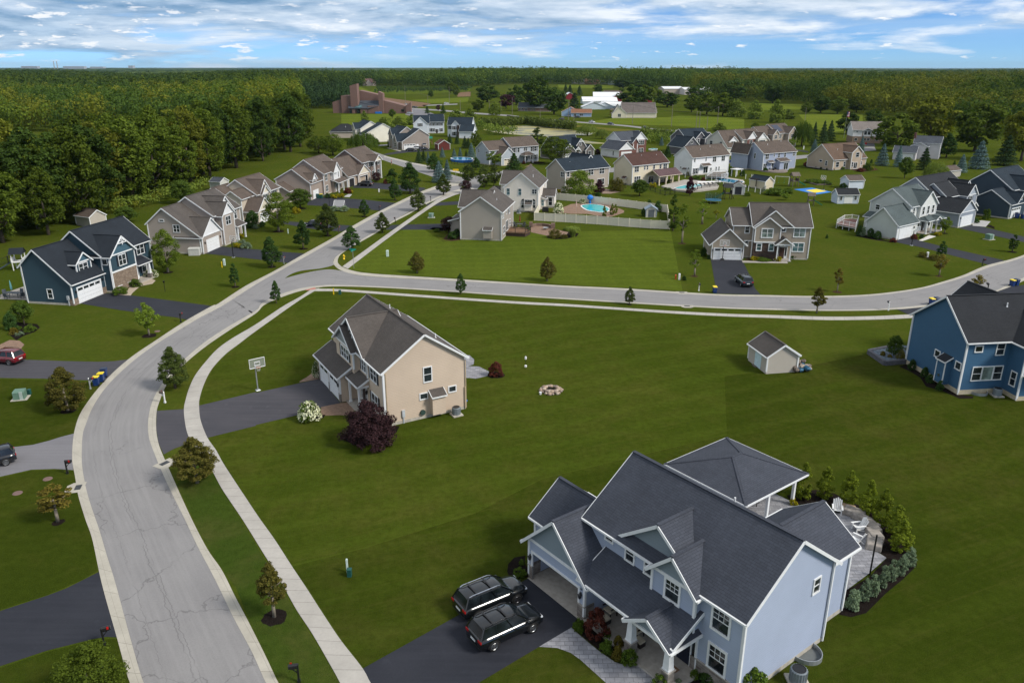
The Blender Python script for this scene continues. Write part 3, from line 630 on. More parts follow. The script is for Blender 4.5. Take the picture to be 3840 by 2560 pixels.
 def bump(s, face, c, u, w, z0, z1, d, rt='roof', key='chimney_chase'):
  """shallow chase with a little lean-to roof"""
  T = s.fr(face, c);m = MB();s.slab(m, T, u, u+w, 0, d, z0, z1);o = m.build(key, s.mat['wall'], s.root)
  r = MB();q = [T(u-.12, d+.18, z1), T(u+w+.12, d+.18, z1), T(u+w+.12,0, z1+.55), T(u-.12,0, z1+.55)];r.poly(q);r.build('chase_roof', s.mat[rt], o)
  t = MB();t.beam(Vector(q[0])-Vector((0,0,.07)), Vector(q[1])-Vector((0,0,.07)),.06,.14);t.beam(Vector(q[0])-Vector((0,0,.07)), Vector(q[3])-Vector((0,0,.07)),.05,.13);t.beam(Vector(q[1])-Vector((0,0,.07)), Vector(q[2])-Vector((0,0,.07)),.05,.13)
  t.poly([Vector(x)-Vector((0,0,.03)) for x in q],0);t.build('chase_trim', s.trimmat, o)
 def vent(s, x, y, z, h=.45):
  m = MB();m.tube((x, y, z-.3),(x, y, z+h),.06,.06,8);m.tube((x, y, z-.05),(x, y, z+.05),.11,.08,8);m.build('roof_vent', WHITE, s.root)
 def spout(s, x, y, z0, z1, mat=None):
  m = MB();m.box(x-.045, x+.045, y-.045, y+.045, z0, z1);m.build('downspout', mat or s.trimmat, s.root)
 def done(s):
  for k, m in s.mb.items():
   if m.v: m.build(k.split('.')[0], s.mat[k], s.root)
  return s.root
def RF(n, c, k=1.35): return shingle('shingles_' + n, c, sc3(c, k))
ROOF_N = RF('charcoal',(.052,.058,.074));ROOF_T = RF('taupe',(.085,.074,.066));ROOF_L = RF('blue_black',(.018,.023,.030));ROOF_B = RF('black',(.022,.024,.028))
ROOF_BR = RF('brown',(.098,.076,.062));ROOF_TAN = RF('tan_brown',(.115,.076,.054));ROOF_RED = RF('red_brown',(.070,.036,.028));ROOF_GR = RF('green_grey',(.075,.095,.096));ROOF_DB = RF('dark_blue',(.017,.027,.038));ROOF_GY = RF('slate',(.060,.068,.082))
N = House('grey_house','large grey sided house with charcoal shingle roof and open garage, nearest the viewer','house',(12.7,34.5),-53, siding('grey_siding',(.36,.415,.53)), ROOF_N, group='houses along the curved street')
N.m('gable_shakes', siding('grey_shakes',(.225,.275,.31),.2))
N.gable(-12.6,0,0,8.5,5.98,9.15, cb=True)
N.gable(-6.35,-3.05,-.5,4,5.85,7.4,'y', oh=.3, rk=.35, z0=2.6, ends=(1,0), gw='gable_shakes', cb=True)
N.gable(-9.5,-3.7,.32,4.6,6.08,8.25,'y', oh=.35, rk=.4, z0=5.95, ends=(1,0), wall='gable_shakes')
N.gable(-16.15,-10.4,-2.2,3.2,3.28,6.05,'y', oh=.5, rk=.4, ends=(1,0), gw='gable_shakes', cb=True, hole=(-15.75,-11.0,2.2), found=False)
N.gable(-18.1,-12,-.1,4.9,3.3,5.3, oh=.35, rk=.35, cb=True)
N.gable(-5.8,-.8,8.0,12.0,5.2,6.95,'y', oh=.35, rk=.4, ends=(0,1), cb=True)
N.shed(-10.9,-2.75,-2.45,.02,3.12,4.5)
N.gable(-6.1,-3.1,-2.5,-.3,3.12,4.12,'y', oh=.35, rk=.3, walls=False)
m = N.m('gable_shakes');m.poly([(-6.1,-2.45,3.12),(-3.1,-2.45,3.12),(-4.6,-2.45,4.1)]);N.m('trim').box(-6.3,-2.9,-2.55,-2.3,2.92,3.12)
N.m('trim').box(-10.6,-6.1,-2.4,-2.2,2.86,3.04)
N.box('porch_floor',-10.35,-2.6,-2.35,-.01,-.1,.16, CONCW)
m = N.m('stone_veneer', STONE);m.box(-2.95,.05,-.06,0,.3,1.05);m.box(-16.2,-15.75,-2.27,-2.15,0,1.05);m.box(-11.0,-10.34,-2.27,-2.15,0,1.05);m.box(-10.4,-10.33,-2.2,-1.4,0,1.05);m.box(-16.22,-16.12,-2.2,-1.2,0,1.05)
m.box(-6.3,-5.5,-.06,0,.16,1.3);m.box(-3.4,-2.95,-.06,0,.16,1.05)
m = N.m('stone_sill', CONCW);m.box(-3.0,.09,-.1,.0,1.05,1.12);m.box(-16.26,-15.75,-2.31,-2.1,1.05,1.12);m.box(-11.0,-10.3,-2.31,-2.1,1.05,1.12)
N.col(-6.43,-1.95,1.05,2.95,.21, taper=True, base=.28);N.col(-3.41,-1.98,1.05,2.95,.21, taper=True, base=.28)
N.win('y',0,-2.1,3.95,1.1,1.4, grid=True, fw=.14);N.win('y',0,-2.1,1.2,1.1,1.55, grid=True, fw=.14)
N.win('y',-.5,-5.25,4.33,1.0,1.25, grid=True, fw=.14)
for u, w_, h_, z_ in ((-10.9,.62,.6,5.12),(-9.05,.66,.95,4.6),(-7.4,.62,1.0,4.55)): N.win('y',0, u, z_, w_, h_, grid=u < -10, fw=.11)
N.win('X',0,6.5,4.45,.6,.95, fw=.09);N.win('X',-.8,8.65,3.55,.5,.5, fw=.08, bars=False)
N.garage('y',-2.2,-15.75,4.75,2.2, open_=True)
m = N.m('garage_floor', CONCW);m.box(-16.1,-10.45,-2.4,3.0,-.05,.03)
m = N.m('garage_inside', plain('garage_lining',(.16,.155,.15),.9));m.poly([(-16.1,3,0),(-10.45,3,0),(-10.45,3,3.2),(-16.1,3,3.2)]);m.poly([(-16.1,-2.1,2.9),(-10.45,-2.1,2.9),(-10.45,3,2.9),(-16.1,3,2.9)])
m = MB();m.box(-15.7,-11.05,-1.9,2.4,2.3,2.38);m.build('garage_door', WHITE, N.root)
N.door('y',0,-4.45,.18,1.0,2.1, plain('navy_door',(.01,.015,.03),.35))
N.win('y',0,-8.6,.9,1.6,1.5, n=2)
for u in (-15.95,-10.72): N.lamp('y',-2.2, u, 1.75)
N.spout(.1,-.12,.1,5.8);N.spout(-2.98,-.12,1.2,3.0);N.spout(.1,8.4,.1,5.9);N.spout(-.72,11.9,.2,5.0);N.vent(-5.0,5.0,8.7)
def txt(s, name, parent, loc, rot, size, mat, ext=.01, align='CENTER'):
 c = bpy.data.curves.new(name, 'FONT');c.body = s; c.size = size; c.extrude = ext; c.align_x = align; c.materials.append(mat)
 o = bpy.data.objects.new(name, c);COL.objects.link(o);o.location = loc; o.rotation_euler = rot
 me = bpy.data.meshes.new_from_object(o);bpy.data.objects.remove(o);o = link(name, me, parent, loc);o.rotation_euler = rot
 return o
txt('15','house_number', N.root, (-10.72,-2.23,2.2),(R(90),0,0),.2, BLACK)
N.done()
PV = House('pavilion','open patio pavilion with low hipped charcoal roof on white posts behind the grey house','pavilion',(12.7,34.5),-53, WHITE, ROOF_N, group='garden buildings behind the grey house')
PV.hip(-17.8,-10.4,14.1,21.4,2.9,4.2,'y', inset=3.5)
for x, y in ((-17.6,14.3),(-10.7,14.3),(-10.7,17.6),(-10.7,21.1),(-17.6,21.1),(-14.2,21.1)): PV.col(x, y, 0,2.85,.22)
PV.m('trim').beam((-10.7,14.2,2.72),(-10.7,21.2,2.72),.12,.25);PV.m('trim').beam((-17.7,21.1,2.72),(-10.6,21.1,2.72),.12,.25)
PV.done()
T_ = House('tan_house','tan sided two storey house with white garage doors and a purple bush at its corner','house',(-12.63,70.22),30, siding('tan_siding',(.56,.45,.345)), ROOF_T, group='houses along the curved street')
T_.m('gable_shakes', siding('grey_green_shakes',(.26,.28,.28),.2))
T_.gable(0,8.9,0,15.8,6.02,9.1,'y', oh=.35, rk=.3)
T_.gable(-.12,5,4.75,13.3,6.05,9.0,'x', oh=.3, rk=.35, z0=5.5, ends=(1,0), wall='gable_shakes')
T_.gable(-.6,3,7.15,12.8,5.95,7.9,'x', oh=.3, rk=.35, z0=2.8, ends=(1,0), gw='gable_shakes')
m = T_.m('wall');m.box(-1.95,.02,8.15,15.95,0,2.95)
T_.xshed(-2.3,.02,7.8,16.4,2.9,4.35);T_.xshed(-1.3,.02,4.2,7.9,3.0,3.75)
m.poly([(-1.95,8.15,2.9),(0,8.15,2.9),(0,8.15,4.3)]);m.poly([(0,15.95,2.9),(-1.95,15.95,2.9),(0,15.95,4.3)])
T_.m('trim').box(-1.2,-.02,4.35,4.5,2.72,2.95);T_.m('trim').box(-1.2,-1.05,4.35,7.9,2.72,2.92);T_.m('wall').poly([(-1.1,4.42,2.95),(0,4.42,2.95),(0,4.42,3.6)])
T_.box('porch_floor',-1.4,-.01,4.3,8.1,-.1,.15, CONCW)
T_.col(-1.05,4.6,.15,2.75,.22);T_.col(-1.05,7.6,.15,2.75,.22)
T_.garage('x',-1.95,8.75,2.9,2.2);T_.garage('x',-1.95,12.3,2.9,2.2)
T_.m('stone_veneer', STONE).box(-2.03,-1.87,8.08,8.6,0,.95);T_.m('stone_veneer').box(-2.03,-1.9,11.8,12.15,0,.95);T_.m('stone_veneer').box(-2.03,-1.87,15.4,16.02,0,.95)
T_.m('trim').box(-2.02,-1.85,8.1,8.28,.95,2.7);T_.m('trim').box(-.1,.1,-.1,.12,.3,5.7);T_.m('trim').box(-.1,.06,4.4,4.6,3.7,5.7);T_.m('trim').box(-.66,-.5,7.05,7.25,3.9,5.6)
T_.win('y',0,4.32,4.0,.8,1.5, fw=.1);T_.win('y',0,3.82,2.2,.75,.55, bars=False);T_.win('y',0,7.05,2.32,.75,.55, bars=False)
T_.win('x',0,1.9,4.0,1.7,1.5, n=2, sh=True);T_.win('x',0,1.9,.9,1.7,1.6, n=2, sh=True);T_.win('x',0,5.0,4.1,1.2,1.3, sh=True, n=2);T_.win('x',-.6,8.6,4.3,2.4,1.2, n=3, sh=True)
T_.win('x',-.12,8.5,6.9,.8,.9)
T_.door('x',0,5.5,.17,1.0,2.1);T_.bump('y',0,4.85,1.45,.45,2.5,.75);T_.vent(5.6,12.0,8.4);T_.vent(6.9,2.6,7.5)
T_.lamp('x',-1.95,8.4,1.9);T_.lamp('x',0,4.95,1.9)
tanm = plain('tan_gutter',(.42,.33,.22),.5);T_.spout(.22,-.06,.1,5.7, tanm);T_.spout(8.95,-.08,.2,5.6, tanm);T_.spout(8.85,-.12,.1,2.6, tanm)
m = MB();m.box(1.75,2.05,-.16,0,.7,1.45);m.box(1.85,1.95,-.1,0,0,.7);m.build('meter_box', plain('grey_box',(.45,.48,.5),.5), T_.root)
m = MB();m.tube((4.0,-.22,.75),(4.0,-.02,.75),.28,.28,12);m.build('hose_reel', plain('dark_green_hose',(.03,.06,.05),.6), T_.root)
T_.done()
L = House('dark_teal_house','dark teal house with white double garage door and stone front, left of the street','house',(-66.18,112.08),80, siding('teal_siding',(.030,.062,.085)), ROOF_L, group='houses along the curved street')
L.m('gable_shakes', siding('teal_shakes',(.055,.115,.155),.2))
L.gable(0,7.6,0,7.9,3.5,8.4, ze1=5.9, yr=5.2, cb=True, ends=(1,1))
L.gable(7.45,19.9,0.02,8.8,6.1,9.75, cb=True)
L.gable(7.4,13.5,-1.5,3,5.95,8.6,'y', ends=(1,0), oh=.3, rk=.4, gw='gable_shakes', cb=True)
L.gable(3.0,6.2,1.0,5,5.8,7.15,'y', ends=(1,0), z0=4.0, oh=.35, rk=.3, gw='gable_shakes', cb=True, found=False)
L.m('trim').box(7.3,13.6,-1.6,-1.45,3.15,3.4);L.m('stone_veneer', masonry('tan_stone_veneer',(.33,.25,.18),(.20,.14,.10),(.30,.26,.22),.5,.17)).box(7.42,13.48,-1.58,-1.5,0,3.15)
L.m('stone_veneer').box(-.05,1.0,-.07,.0,0,1.0);L.m('stone_veneer').box(6.5,7.4,-.07,0,0,1.0);L.m('stone_veneer').box(-.07,.0,-.05,.6,0,1.0)
for i in range(2):
 L.m('trim').beam((10.45-.1,-1.95,8.35),(10.45-1.1 + 2.2*i, -1.95,7.55),.06,.14)
L.m('trim').beam((9.2,-1.95,7.55),(11.7,-1.95,7.55),.06,.14);L.m('trim').beam((10.45,-1.95,7.2),(10.45,-1.95,8.5),.06,.14, up=(1,0,0))
for a, b in ((9.9,9.2),(11.0,11.7)): L.m('trim').beam((10.45,-1.95,7.5),(a, -1.95,8.05),.05,.1)
L.garage('y',0,1.15,5.2,2.4)
L.win('x',0,3.4,1.0,.75,1.35);L.win('y',-1.5,9.5,3.95,1.7,1.6, n=2, sh=True);L.win('y',-1.5,8.3,.9,.95,1.7);L.win('y',-1.5,10.7,.9,.95,1.7)
L.win('y',1.0,3.6,4.25,1.8,1.2, n=2);L.win('x',7.4,-1.0,4.6,.8,.8, bars=False, grid=False);L.win('y',0.02,16.3,4.1,1.9,1.7, n=2, sh=True);L.win('y',0.02,17.0,.9,1.1,1.9, sh=True)
L.shed(13.5,17.2,-1.9,.0,3.0,3.9,'porch_roof');L.mat['porch_roof'] = plain('black_standing_seam',(.012,.014,.02),.35)
L.col(16.6,-1.6,1.0,2.9,.2, taper=True, base=.32);L.box('porch_floor',13.5,17.2,-2.0,0,-.1,.2, CONCW);L.door('y',0.02,14.4,.2,1.0,2.1)
L.lamp('y',0,.7,1.9);L.lamp('y',0,6.8,2.3);L.spout(-.08,7.8,.1,5.7);L.spout(-.1,-.05,.9,3.2);L.spout(7.3,-1.4,.1,5.7)
m = MB();m.box(-.2,0,.6,.95,.9,1.5);m.box(-.15,0,.72,.82,0,.9);m.build('meter_box', plain('grey_box',(.45,.48,.5),.5), L.root)
L.done()
B = House('blue_house','deep blue two storey house with black roof cut by the right edge of the view','house',(49.08,78.36),7, siding('blue_siding',(.043,.115,.205)), ROOF_B, group='houses along the side street')
B.mat['foundation'] = plain('buff_foundation',(.50,.43,.30),.9)
B.m('foundation').box(-.02,5.2,-.02,9.6,-.2,.55)
B.gable(0,14,0,9.6,6.35,10.0, yr=4.3, cb=True, found=False)
B.gable(5.2,11,-2.3,4,6.3,8.6,'y', cb=True, ends=(1,0));B.m('foundation').box(5.18,11,-2.32,0,-.2,.5)
B.gable(6.0,12.0,7,13,6.2,9.0,'y', ends=(0,1), found=False)
B.win('y',0,1.0,5.0,.8,.6, bars=False);B.win('y',0,3.55,4.55,.85,1.25);B.win('y',0,1.25,1.65,1.0,1.5);B.win('y',0,2.4,1.65,1.2,1.5, bars=False, gl=GLASSB);B.win('y',0,3.75,1.65,.95,1.5)
B.win('y',-2.3,6.0,3.9,1.6,1.5, n=2);B.win('x',5.2,-1.6,1.4,.7,1.5)
B.win('x',0,3.95,2.85,.8,.7, bars=False);B.win('x',0,.35,2.75,.8,.75, bars=False)
T = None
B.bump('x',0,1.8,1.4,.5,3.2,.75);B.m('trim').box(-.79,-.71,1.75,1.87,.5,3.2);B.m('trim').box(-.79,-.71,3.13,3.25,.5,3.2)
B.gable(5.6,8.0,-3.3,-2.3,3.0,3.7,'y', ends=(1,0), z0=2.7, oh=.2, rk=.2, found=False)
B.vent(6.2,3.0,9.0);B.spout(-.1,-.1,.1,6.1);B.spout(5.1,-2.35,.1,6.0);B.spout(-.1,9.6,.1,6.0)
m = MB();m.tube((-.82,2.5,1.4),(-.78,2.5,1.4),.16,.16,10);m.build('vent_hood', plain('steel',(.5,.5,.5),.3,1.0), B.root)
B.done()
E = House('beige_house','beige house with big front gables, brown stone and a hoop before its garage','house',(37.37,142.22),-5, siding('beige_siding',(.335,.285,.225)), ROOF_T, group='houses along the side street')
E.gable(7.5,17.9,1.0,10.2,6.3,9.75, cb=True);E.gable(4.0,7.6,1.8,10.0,6.3,8.7, cb=True, ends=(1,0))
E.gable(7.75,12.35,.45,5,6.2,7.95,'y', ends=(1,0), oh=.35, rk=.4, cb=True, z0=3.25, found=False)
E.gable(7.7,14.5,.95,6,6.35,9.15,'y', ends=(1,0), oh=.35, rk=.35, z0=6)
E.gable(0,5.75,-.4,9.3,3.3,5.9,'y', cb=True, oh=.6, rk=.4);E.gable(3.5,6.5,3,8.5,3.2,5.2, found=False)
E.m('trim').box(7.65,12.45,.38,.5,3.2,3.42);E.m('stone_veneer', BROWNSTONE).box(7.7,12.4,.55,1.0,0,3.2);E.m('trim').box(6.0,7.7,.93,.98,3.35,3.5)
E.garage('y',-.4,.45,4.9,2.15);E.win('y',.45,9.0,4.25,1.9,1.5, n=2, gl=GLASSB, fw=.16);E.win('y',1.0,14.95,4.35,1.9,1.5, n=2, gl=GLASSB, fw=.16);E.win('y',1.0,15.0,1.6,1.9,1.5, n=2, gl=GLASST, fw=.16)
E.win('y',.55,8.35,1.75,.75,1.2, gl=GLASST, fw=.16);E.win('y',.55,10.6,1.75,.75,1.2, gl=GLASST, fw=.16);E.win('y',1.0,12.6,5.3,.7,.65, grid=False, bars=False, fw=.14);E.win('y',1.8,6.2,4.75,.7,1.3, fw=.14);E.win('y',1.8,6.4,2.3,.5,.9)
E.gable(11.7,14.3,-.8,1.0,3.35,4.35,'y', ends=(1,0), z0=3.15, oh=.4, rk=.3, found=False);E.m('trim').box(11.6,14.4,-.86,-.7,2.98,3.25)
E.col(11.85,-.65,.12,3.0,.2);E.col(14.2,-.65,.12,3.0,.2);E.box('porch_floor',11.5,14.5,-.9,1.0,-.1,.14, CONCW);E.door('y',1.0,12.55,.15,1.0,2.15, plain('brown_door',(.06,.028,.02),.4))
E.lamp('y',-.4,.15,1.8);E.lamp('y',-.4,5.55,1.8);E.done()
M = House('taupe_corner_house','taupe gabled house on the corner lot with a wooden deck behind it','house',(-10.69,159.77),-10, siding('taupe_siding',(.355,.315,.275)), ROOF_T, group='houses along the curved street')
M.gable(0,8.6,0,14.0,6.05,9.0,'y', cb=True);M.gable(-1.6,5,6.0,13.0,6.0,8.9,'x', ends=(1,0), found=True);M.xshed(-4.0,-1.5,5.0,13.3,2.9,3.6)
M.m('wall').box(-3.6,-1.4,5.4,13,0,3.0)
M.bump('y',0,4.9,1.8,.5,2.3,.7);M.win('X',8.6,2.0,1.0,1.9,1.5, n=2);M.slider('X',8.6,5.2,1.0,2.4,2.1);M.win('X',8.6,1.2,4.4,.5,1.0);M.win('X',8.6,2.2,4.4,.5,1.0);M.win('X',8.6,5.6,4.6,.6,1.3);M.win('X',8.6,8.4,4.2,1.6,1.5, n=2, sh=True);M.win('X',8.6,9.5,1.5,.9,1.2)
M.vent(6.6,5.5,7.3,.6);M.spout(-.06,-.08,.1,5.8);M.spout(8.66,-.08,.1,5.8);M.win('x',0,1.5,1.0,1.5,1.5, n=2);M.done()
Wt = House('white_house','cream white gabled house with arched ground floor windows beside the fenced pool','house',(6.10,191.55),-10, siding('cream_siding',(.76,.70,.62)), ROOF_T, group='houses along the curved street')
Wt.gable(-8.1,.3,0,15.5,6.2,9.6,'y', cb=True);Wt.gable(-10.2,-3,6.3,15.8,6.0,8.7,'x', ends=(1,0));Wt.gable(-12.5,-8,8.0,15,3.0,4.5,'x', ends=(1,0))
Wt.gable(.6,3.4,7.5,11.0,3.2,4.6,'x', ends=(0,1), cb=True);Wt.win('y',7.5,2.0,.6,.9,2.0, bars=True);Wt.xshed(.2,1.8,4.6,7.4,3.3,2.7);Wt.m('wall').box(.2,1.3,5.0,7.0,0,2.9);Wt.win('y',5.0,.5,.9,.6,1.5, gl=GLASST)
for u, z, w_, h_ in ((-7.5,4.2,.75,1.55),(-4.6,4.2,.75,1.55)): Wt.win('y',0, u, z, w_, h_, gl=GLASST, fw=.06)
Wt.win('y',0,-1.15,4.6,1.1,1.05, n=2, fw=.07);Wt.win('y',0,-2.95,2.35,1.8,.75, grid=True, bars=False, fw=.06);Wt.win('y',0,-3.85,1.1,.65,1.55, grid=True, fw=.06);Wt.win('y',0,-.95,1.1,.65,1.55, grid=True, fw=.06)
for x, s in ((-3.2,-1),(-.95,1)):
 g = MB();g.poly([(x, -.05,2.65)] + [(x + s*.68*math.sin(a*math.pi/12),-.05,2.65 + .68*math.cos(a*math.pi/12)) for a in range(7)],0, s < 0);g.build('arched_window', GLASS, Wt.root)
Wt.bump('y',0,-2.9,1.75,.5,2.0,.8);Wt.vent(-1.7,5.0,8.2,.5);Wt.win('X',.3,1.5,4.3,.6,1.3);Wt.win('X',.3,12.0,4.3,.8,1.4)
Wt.done()
def front_windows(h, y, lst, **k):
 for u, z, w_, h_, n in lst: h.win('y', y, u, z, w_, h_, n=n, **k)
A5 = House('taupe_house','taupe house with white gables and single white garage door next past the dark teal house','house',(-59.80,146.17),82, siding('taupe_siding_warm',(.345,.295,.255)), ROOF_T, group='houses along the curved street')
wg = siding('white_siding',(.74,.74,.74))
A5.m('white_gable', wg)
A5.gable(0,7.6,0,10.4,3.55,8.7, ze1=5.8, yr=6.9, cb=True);A5.gable(6.8,18.0,.6,10.9,6.3,9.8, cb=True)
A5.gable(.1,7.5,-.35,5,3.35,6.4,'y', ends=(1,0), oh=.35, gw='white_gable', cb=True, found=False);A5.gable(7.6,12.4,-.9,4,6.2,8.4,'y', ends=(1,0), gw='white_gable', cb=True);A5.gable(8.3,14.6,.3,5,6.4,9.3,'y', ends=(1,0), z0=6.2, wall='white_gable')
A5.garage('y',-.35,1.7,4.5,2.3, lights=False);A5.win('x',0,3.9,4.2,1.2,1.3, n=2);A5.win('x',0,6.9,6.2,.9,.3, bars=False)
A5.win('y',-.9,9.0,4.0,1.9,1.6, n=2);A5.win('y',.6,14.6,4.0,1.9,1.7, n=2);A5.shed(12.4,16.6,-1.4,.6,3.0,3.9);A5.col(13.0,-1.1,.1,2.95,.25);A5.col(16.2,-1.1,.1,2.95,.25);A5.m('brick_front', BRICK).box(12.5,14.2,.5,.62,0,2.9);A5.door('y',.6,14.6,.1,1.0,2.1)
A5.lamp('y',-.35,.9,2.0);A5.lamp('y',-.35,6.9,2.0);A5.spout(.0,-.4,.1,3.1);A5.done()
A6 = House('cream_taupe_house','pale cream house with several stepped gables half hidden by a feathery street tree','house',(gp('b',270,720,3)[0], gp('b',270,720,3)[1]),82, siding('pale_cream_siding',(.52,.455,.36)), ROOF_BR, group='houses along the curved street')
A6.m('cream_gable', siding('cream_gable_siding',(.64,.58,.46)))
A6.gable(.4,7,.3,4.7,5.9,7.5, cb=True);A6.gable(.1,8,4.4,9.6,5.9,8.1, cb=True);A6.gable(6.5,18.8,-.5,9.0,5.95,9.2, cb=True)
A6.gable(.9,7.6,-3.2,2,3.0,5.6,'y', ends=(1,0), gw='cream_gable');A6.gable(7.7,11.6,-1.3,4,5.9,7.6,'y', ends=(1,0), gw='cream_gable');A6.gable(7.8,13.2,-.7,5,6.0,8.8,'y', ends=(1,0), z0=5.8, wall='cream_gable')
A6.garage('y',-3.2,1.8,4.8,2.2);A6.win('x',.4,1.6,3.6,1.4,1.6, n=2);A6.win('y',-1.3,8.7,4.0,2.0,1.5, n=2, sh=True);A6.win('y',-.5,14.5,4.1,2.6,1.4, n=3, sh=True);A6.win('y',-.5,14.5,1.0,2.2,1.5, n=2, sh=True);A6.win('y',-.5,12.4,4.2,.7,1.3)
A6.done()
A7 = House('brown_taupe_house','brown taupe house with a white front gable and porch beside green bins','house', tuple(gp('b',1024,572)[:2]),82, siding('brown_taupe_siding',(.325,.265,.225)), ROOF_BR, group='houses along the curved street')
A7.m('white_gable', wg)
A7.gable(0,14.6,0,10.6,6.1,9.7, cb=True);A7.gable(-8.3,.2,.6,10.2,4.6,8.2, cb=True, ze1=5.6);A7.gable(-12.5,-8,5,11,3.0,4.8,'x', ends=(1,0))
A7.gable(5.6,10.6,-.9,4,6.0,8.3,'y', ends=(1,0), wall='white_gable', cb=True, z0=3.1, found=False);A7.m('wall').box(5.6,10.6,-.8,0,0,3.1)
A7.gable(-7.0,-3.9,.5,4,5.4,6.8,'y', ends=(1,0), z0=4.2, cb=True, gw='white_gable', found=False);A7.win('y',.5,-6.2,4.2,1.4,1.4, n=2);A7.garage('y',.6,-6.6,3.6,2.2, lights=False)
A7.win('y',0,1.2,3.9,1.7,1.6, n=2);A7.win('y',0,1.2,.9,1.7,1.6, n=2);A7.win('y',-.9,9.0,4.0,.6,1.5);
for i in range(3): A7.win('y',-.9,6.0 + .75*i, 5.0,.4,.5, bars=False)
A7.shed(5.0,13.2,-2.6,0,2.9,3.9); [A7.col(x, -2.2,.1,2.8,.26) for x in (5.6,9.6,12.8)];A7.door('y',-.8,7.4,.1,1.0,2.1);A7.win('y',0,11.3,.8,1.2,1.7);A7.done()
A8 = House('brick_taupe_house','taupe and brick house with two open garages and white columns, last in the row','house',(-49.03,233.68),75, siding('sand_siding',(.40,.325,.25)), ROOF_BR, group='houses along the curved street')
A8.m('cream_gable', siding('cream_gable_siding',(.64,.58,.46)))
A8.gable(0,12,0,9.2,3.4,8.2, yr=4.8, ze1=5.6, cb=True);A8.gable(11.6,25.4,.7,11.5,6.1,9.7, cb=True, wall='brick_front');A8.mat['brick_front'] = masonry('pink_brick',(.27,.19,.155),(.22,.15,.125),(.33,.28,.25),.24,.085)
A8.gable(5.9,14.2,-.6,5,3.1,5.6,'y', ends=(1,0), gw='cream_gable', cb=True, found=False, hole=(7.0,12.4,2.4));A8.gable(17.0,22.2,-1.2,4,6.0,7.6,'y', ends=(1,0), z0=5.7, gw='cream_gable', found=False)
for x in (17.2,22.0): A8.col(x, -.9,.1,5.7,.4)
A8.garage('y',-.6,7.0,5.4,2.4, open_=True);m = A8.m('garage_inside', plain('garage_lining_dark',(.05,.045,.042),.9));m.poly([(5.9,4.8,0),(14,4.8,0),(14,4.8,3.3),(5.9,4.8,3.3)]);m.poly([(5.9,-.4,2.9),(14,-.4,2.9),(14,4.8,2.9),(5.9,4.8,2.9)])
m = MB();m.box(.9,4.1,-.03,.04,.02,2.4);m.build('garage_shade_panel', plain('garage_shade_black',(.012,.011,.012),.9), A8.root);A8.garage('y',0,.9,3.2,2.4, open_=True)  # solid near-black panel paints the shade inside the second open garage
A8.win('y',.7,12.6,4.2,2.6,1.4, n=3, sh=True);A8.win('y',.7,16.3,4.2,1.2,1.4, n=2);A8.win('y',.7,19.0,4.2,1.2,1.5, sh=True);A8.win('y',.7,23.0,4.2,1.2,1.5, sh=True);A8.win('y',.7,19.0,1.0,1.2,1.6, sh=True);A8.win('y',.7,23.0,1.0,1.2,1.6, sh=True);A8.win('y',.7,15.2,1.0,1.4,1.7)
A8.done()
R17 = House('pale_green_house','pale grey green house with porch columns and a white railed deck at its side','house',(85.14,164.58),37, siding('pale_green_siding',(.50,.53,.49)), ROOF_GR, group='houses along the side street')
R17.m('white_front', siding('offwhite_front',(.66,.67,.64)))
R17.gable(.3,10.6,.35,9.4,6.1,9.3, cb=True);R17.gable(3.3,10.2,-.3,5,6.0,8.7,'y', ends=(1,0), wall='white_front', cb=True, z0=2.9, found=False);R17.m('white_front').box(.28,10.6,.28,.36,.3,5.9)
R17.gable(-7.6,.5,-1.4,5.4,3.2,6.4, yr=2.1, cb=True);R17.m('white_front').box(-7.55,.3,-1.46,-1.4,.3,3.1);R17.garage('y',-1.46,-6.6,5.0,2.2, lights=False)
for u in (4.2,6.3,8.4): R17.win('y',-.3, u, 3.95,.8,1.6)
R17.win('y',.28,1.2,4.0,.7,1.5);R17.win('y',.28,1.2,1.0,.7,1.5);R17.hip(3.2,10.4,-2.3,.2,2.95,3.7,'x', inset=1.2); [R17.col(x, -2.1,.1,2.85,.26) for x in (3.4,5.6,7.8,10.2)];R17.gable(5.6,7.9,-2.7,-.8,3.0,3.6,'y', walls=False, oh=.2)
R17.door('y',.28,6.0,.1,1.0,2.1);R17.win('y',.28,3.6,.9,1.4,1.6);R17.win('y',.28,8.4,.9,1.4,1.6);R17.win('x',.3,7.2,4.4,.9,1.0);R17.xshed(-2.0,.2,6.5,9.5,2.9,3.8);R17.m('wall').box(-1.7,.3,6.8,9.2,0,3.0)
R17.box('porch_floor',3.2,10.4,-2.3,.28,-.1,.12, CONCW);R17.lamp('y',-1.46,-.9,1.9);R17.done()
R18 = House('slate_grey_house','slate grey house with black roof behind the pale green house','house',(99.79,171.76),37, siding('slate_siding',(.255,.285,.335)), ROOF_B, group='houses along the side street')
R18.m('light_gable', siding('light_slate',(.36,.40,.45)))
R18.gable(.2,7.8,.1,10.4,3.4,5.9,'y', cb=True, gw='light_gable');R18.garage('y',.1,1.3,5.2,2.3, lights=False);R18.gable(2,18.5,7.0,17.0,6.1,9.8, cb=True);R18.gable(4.2,10.6,5.4,12,6.0,8.6,'x', ends=(1,0));R18.gable(10.0,14.8,3.4,9,6.0,8.2,'y', ends=(1,0), gw='light_gable', cb=True);R18.gable(11.5,16.5,5.5,10,6.3,8.8,'y', ends=(1,0), gw='light_gable', z0=5.9, found=False)
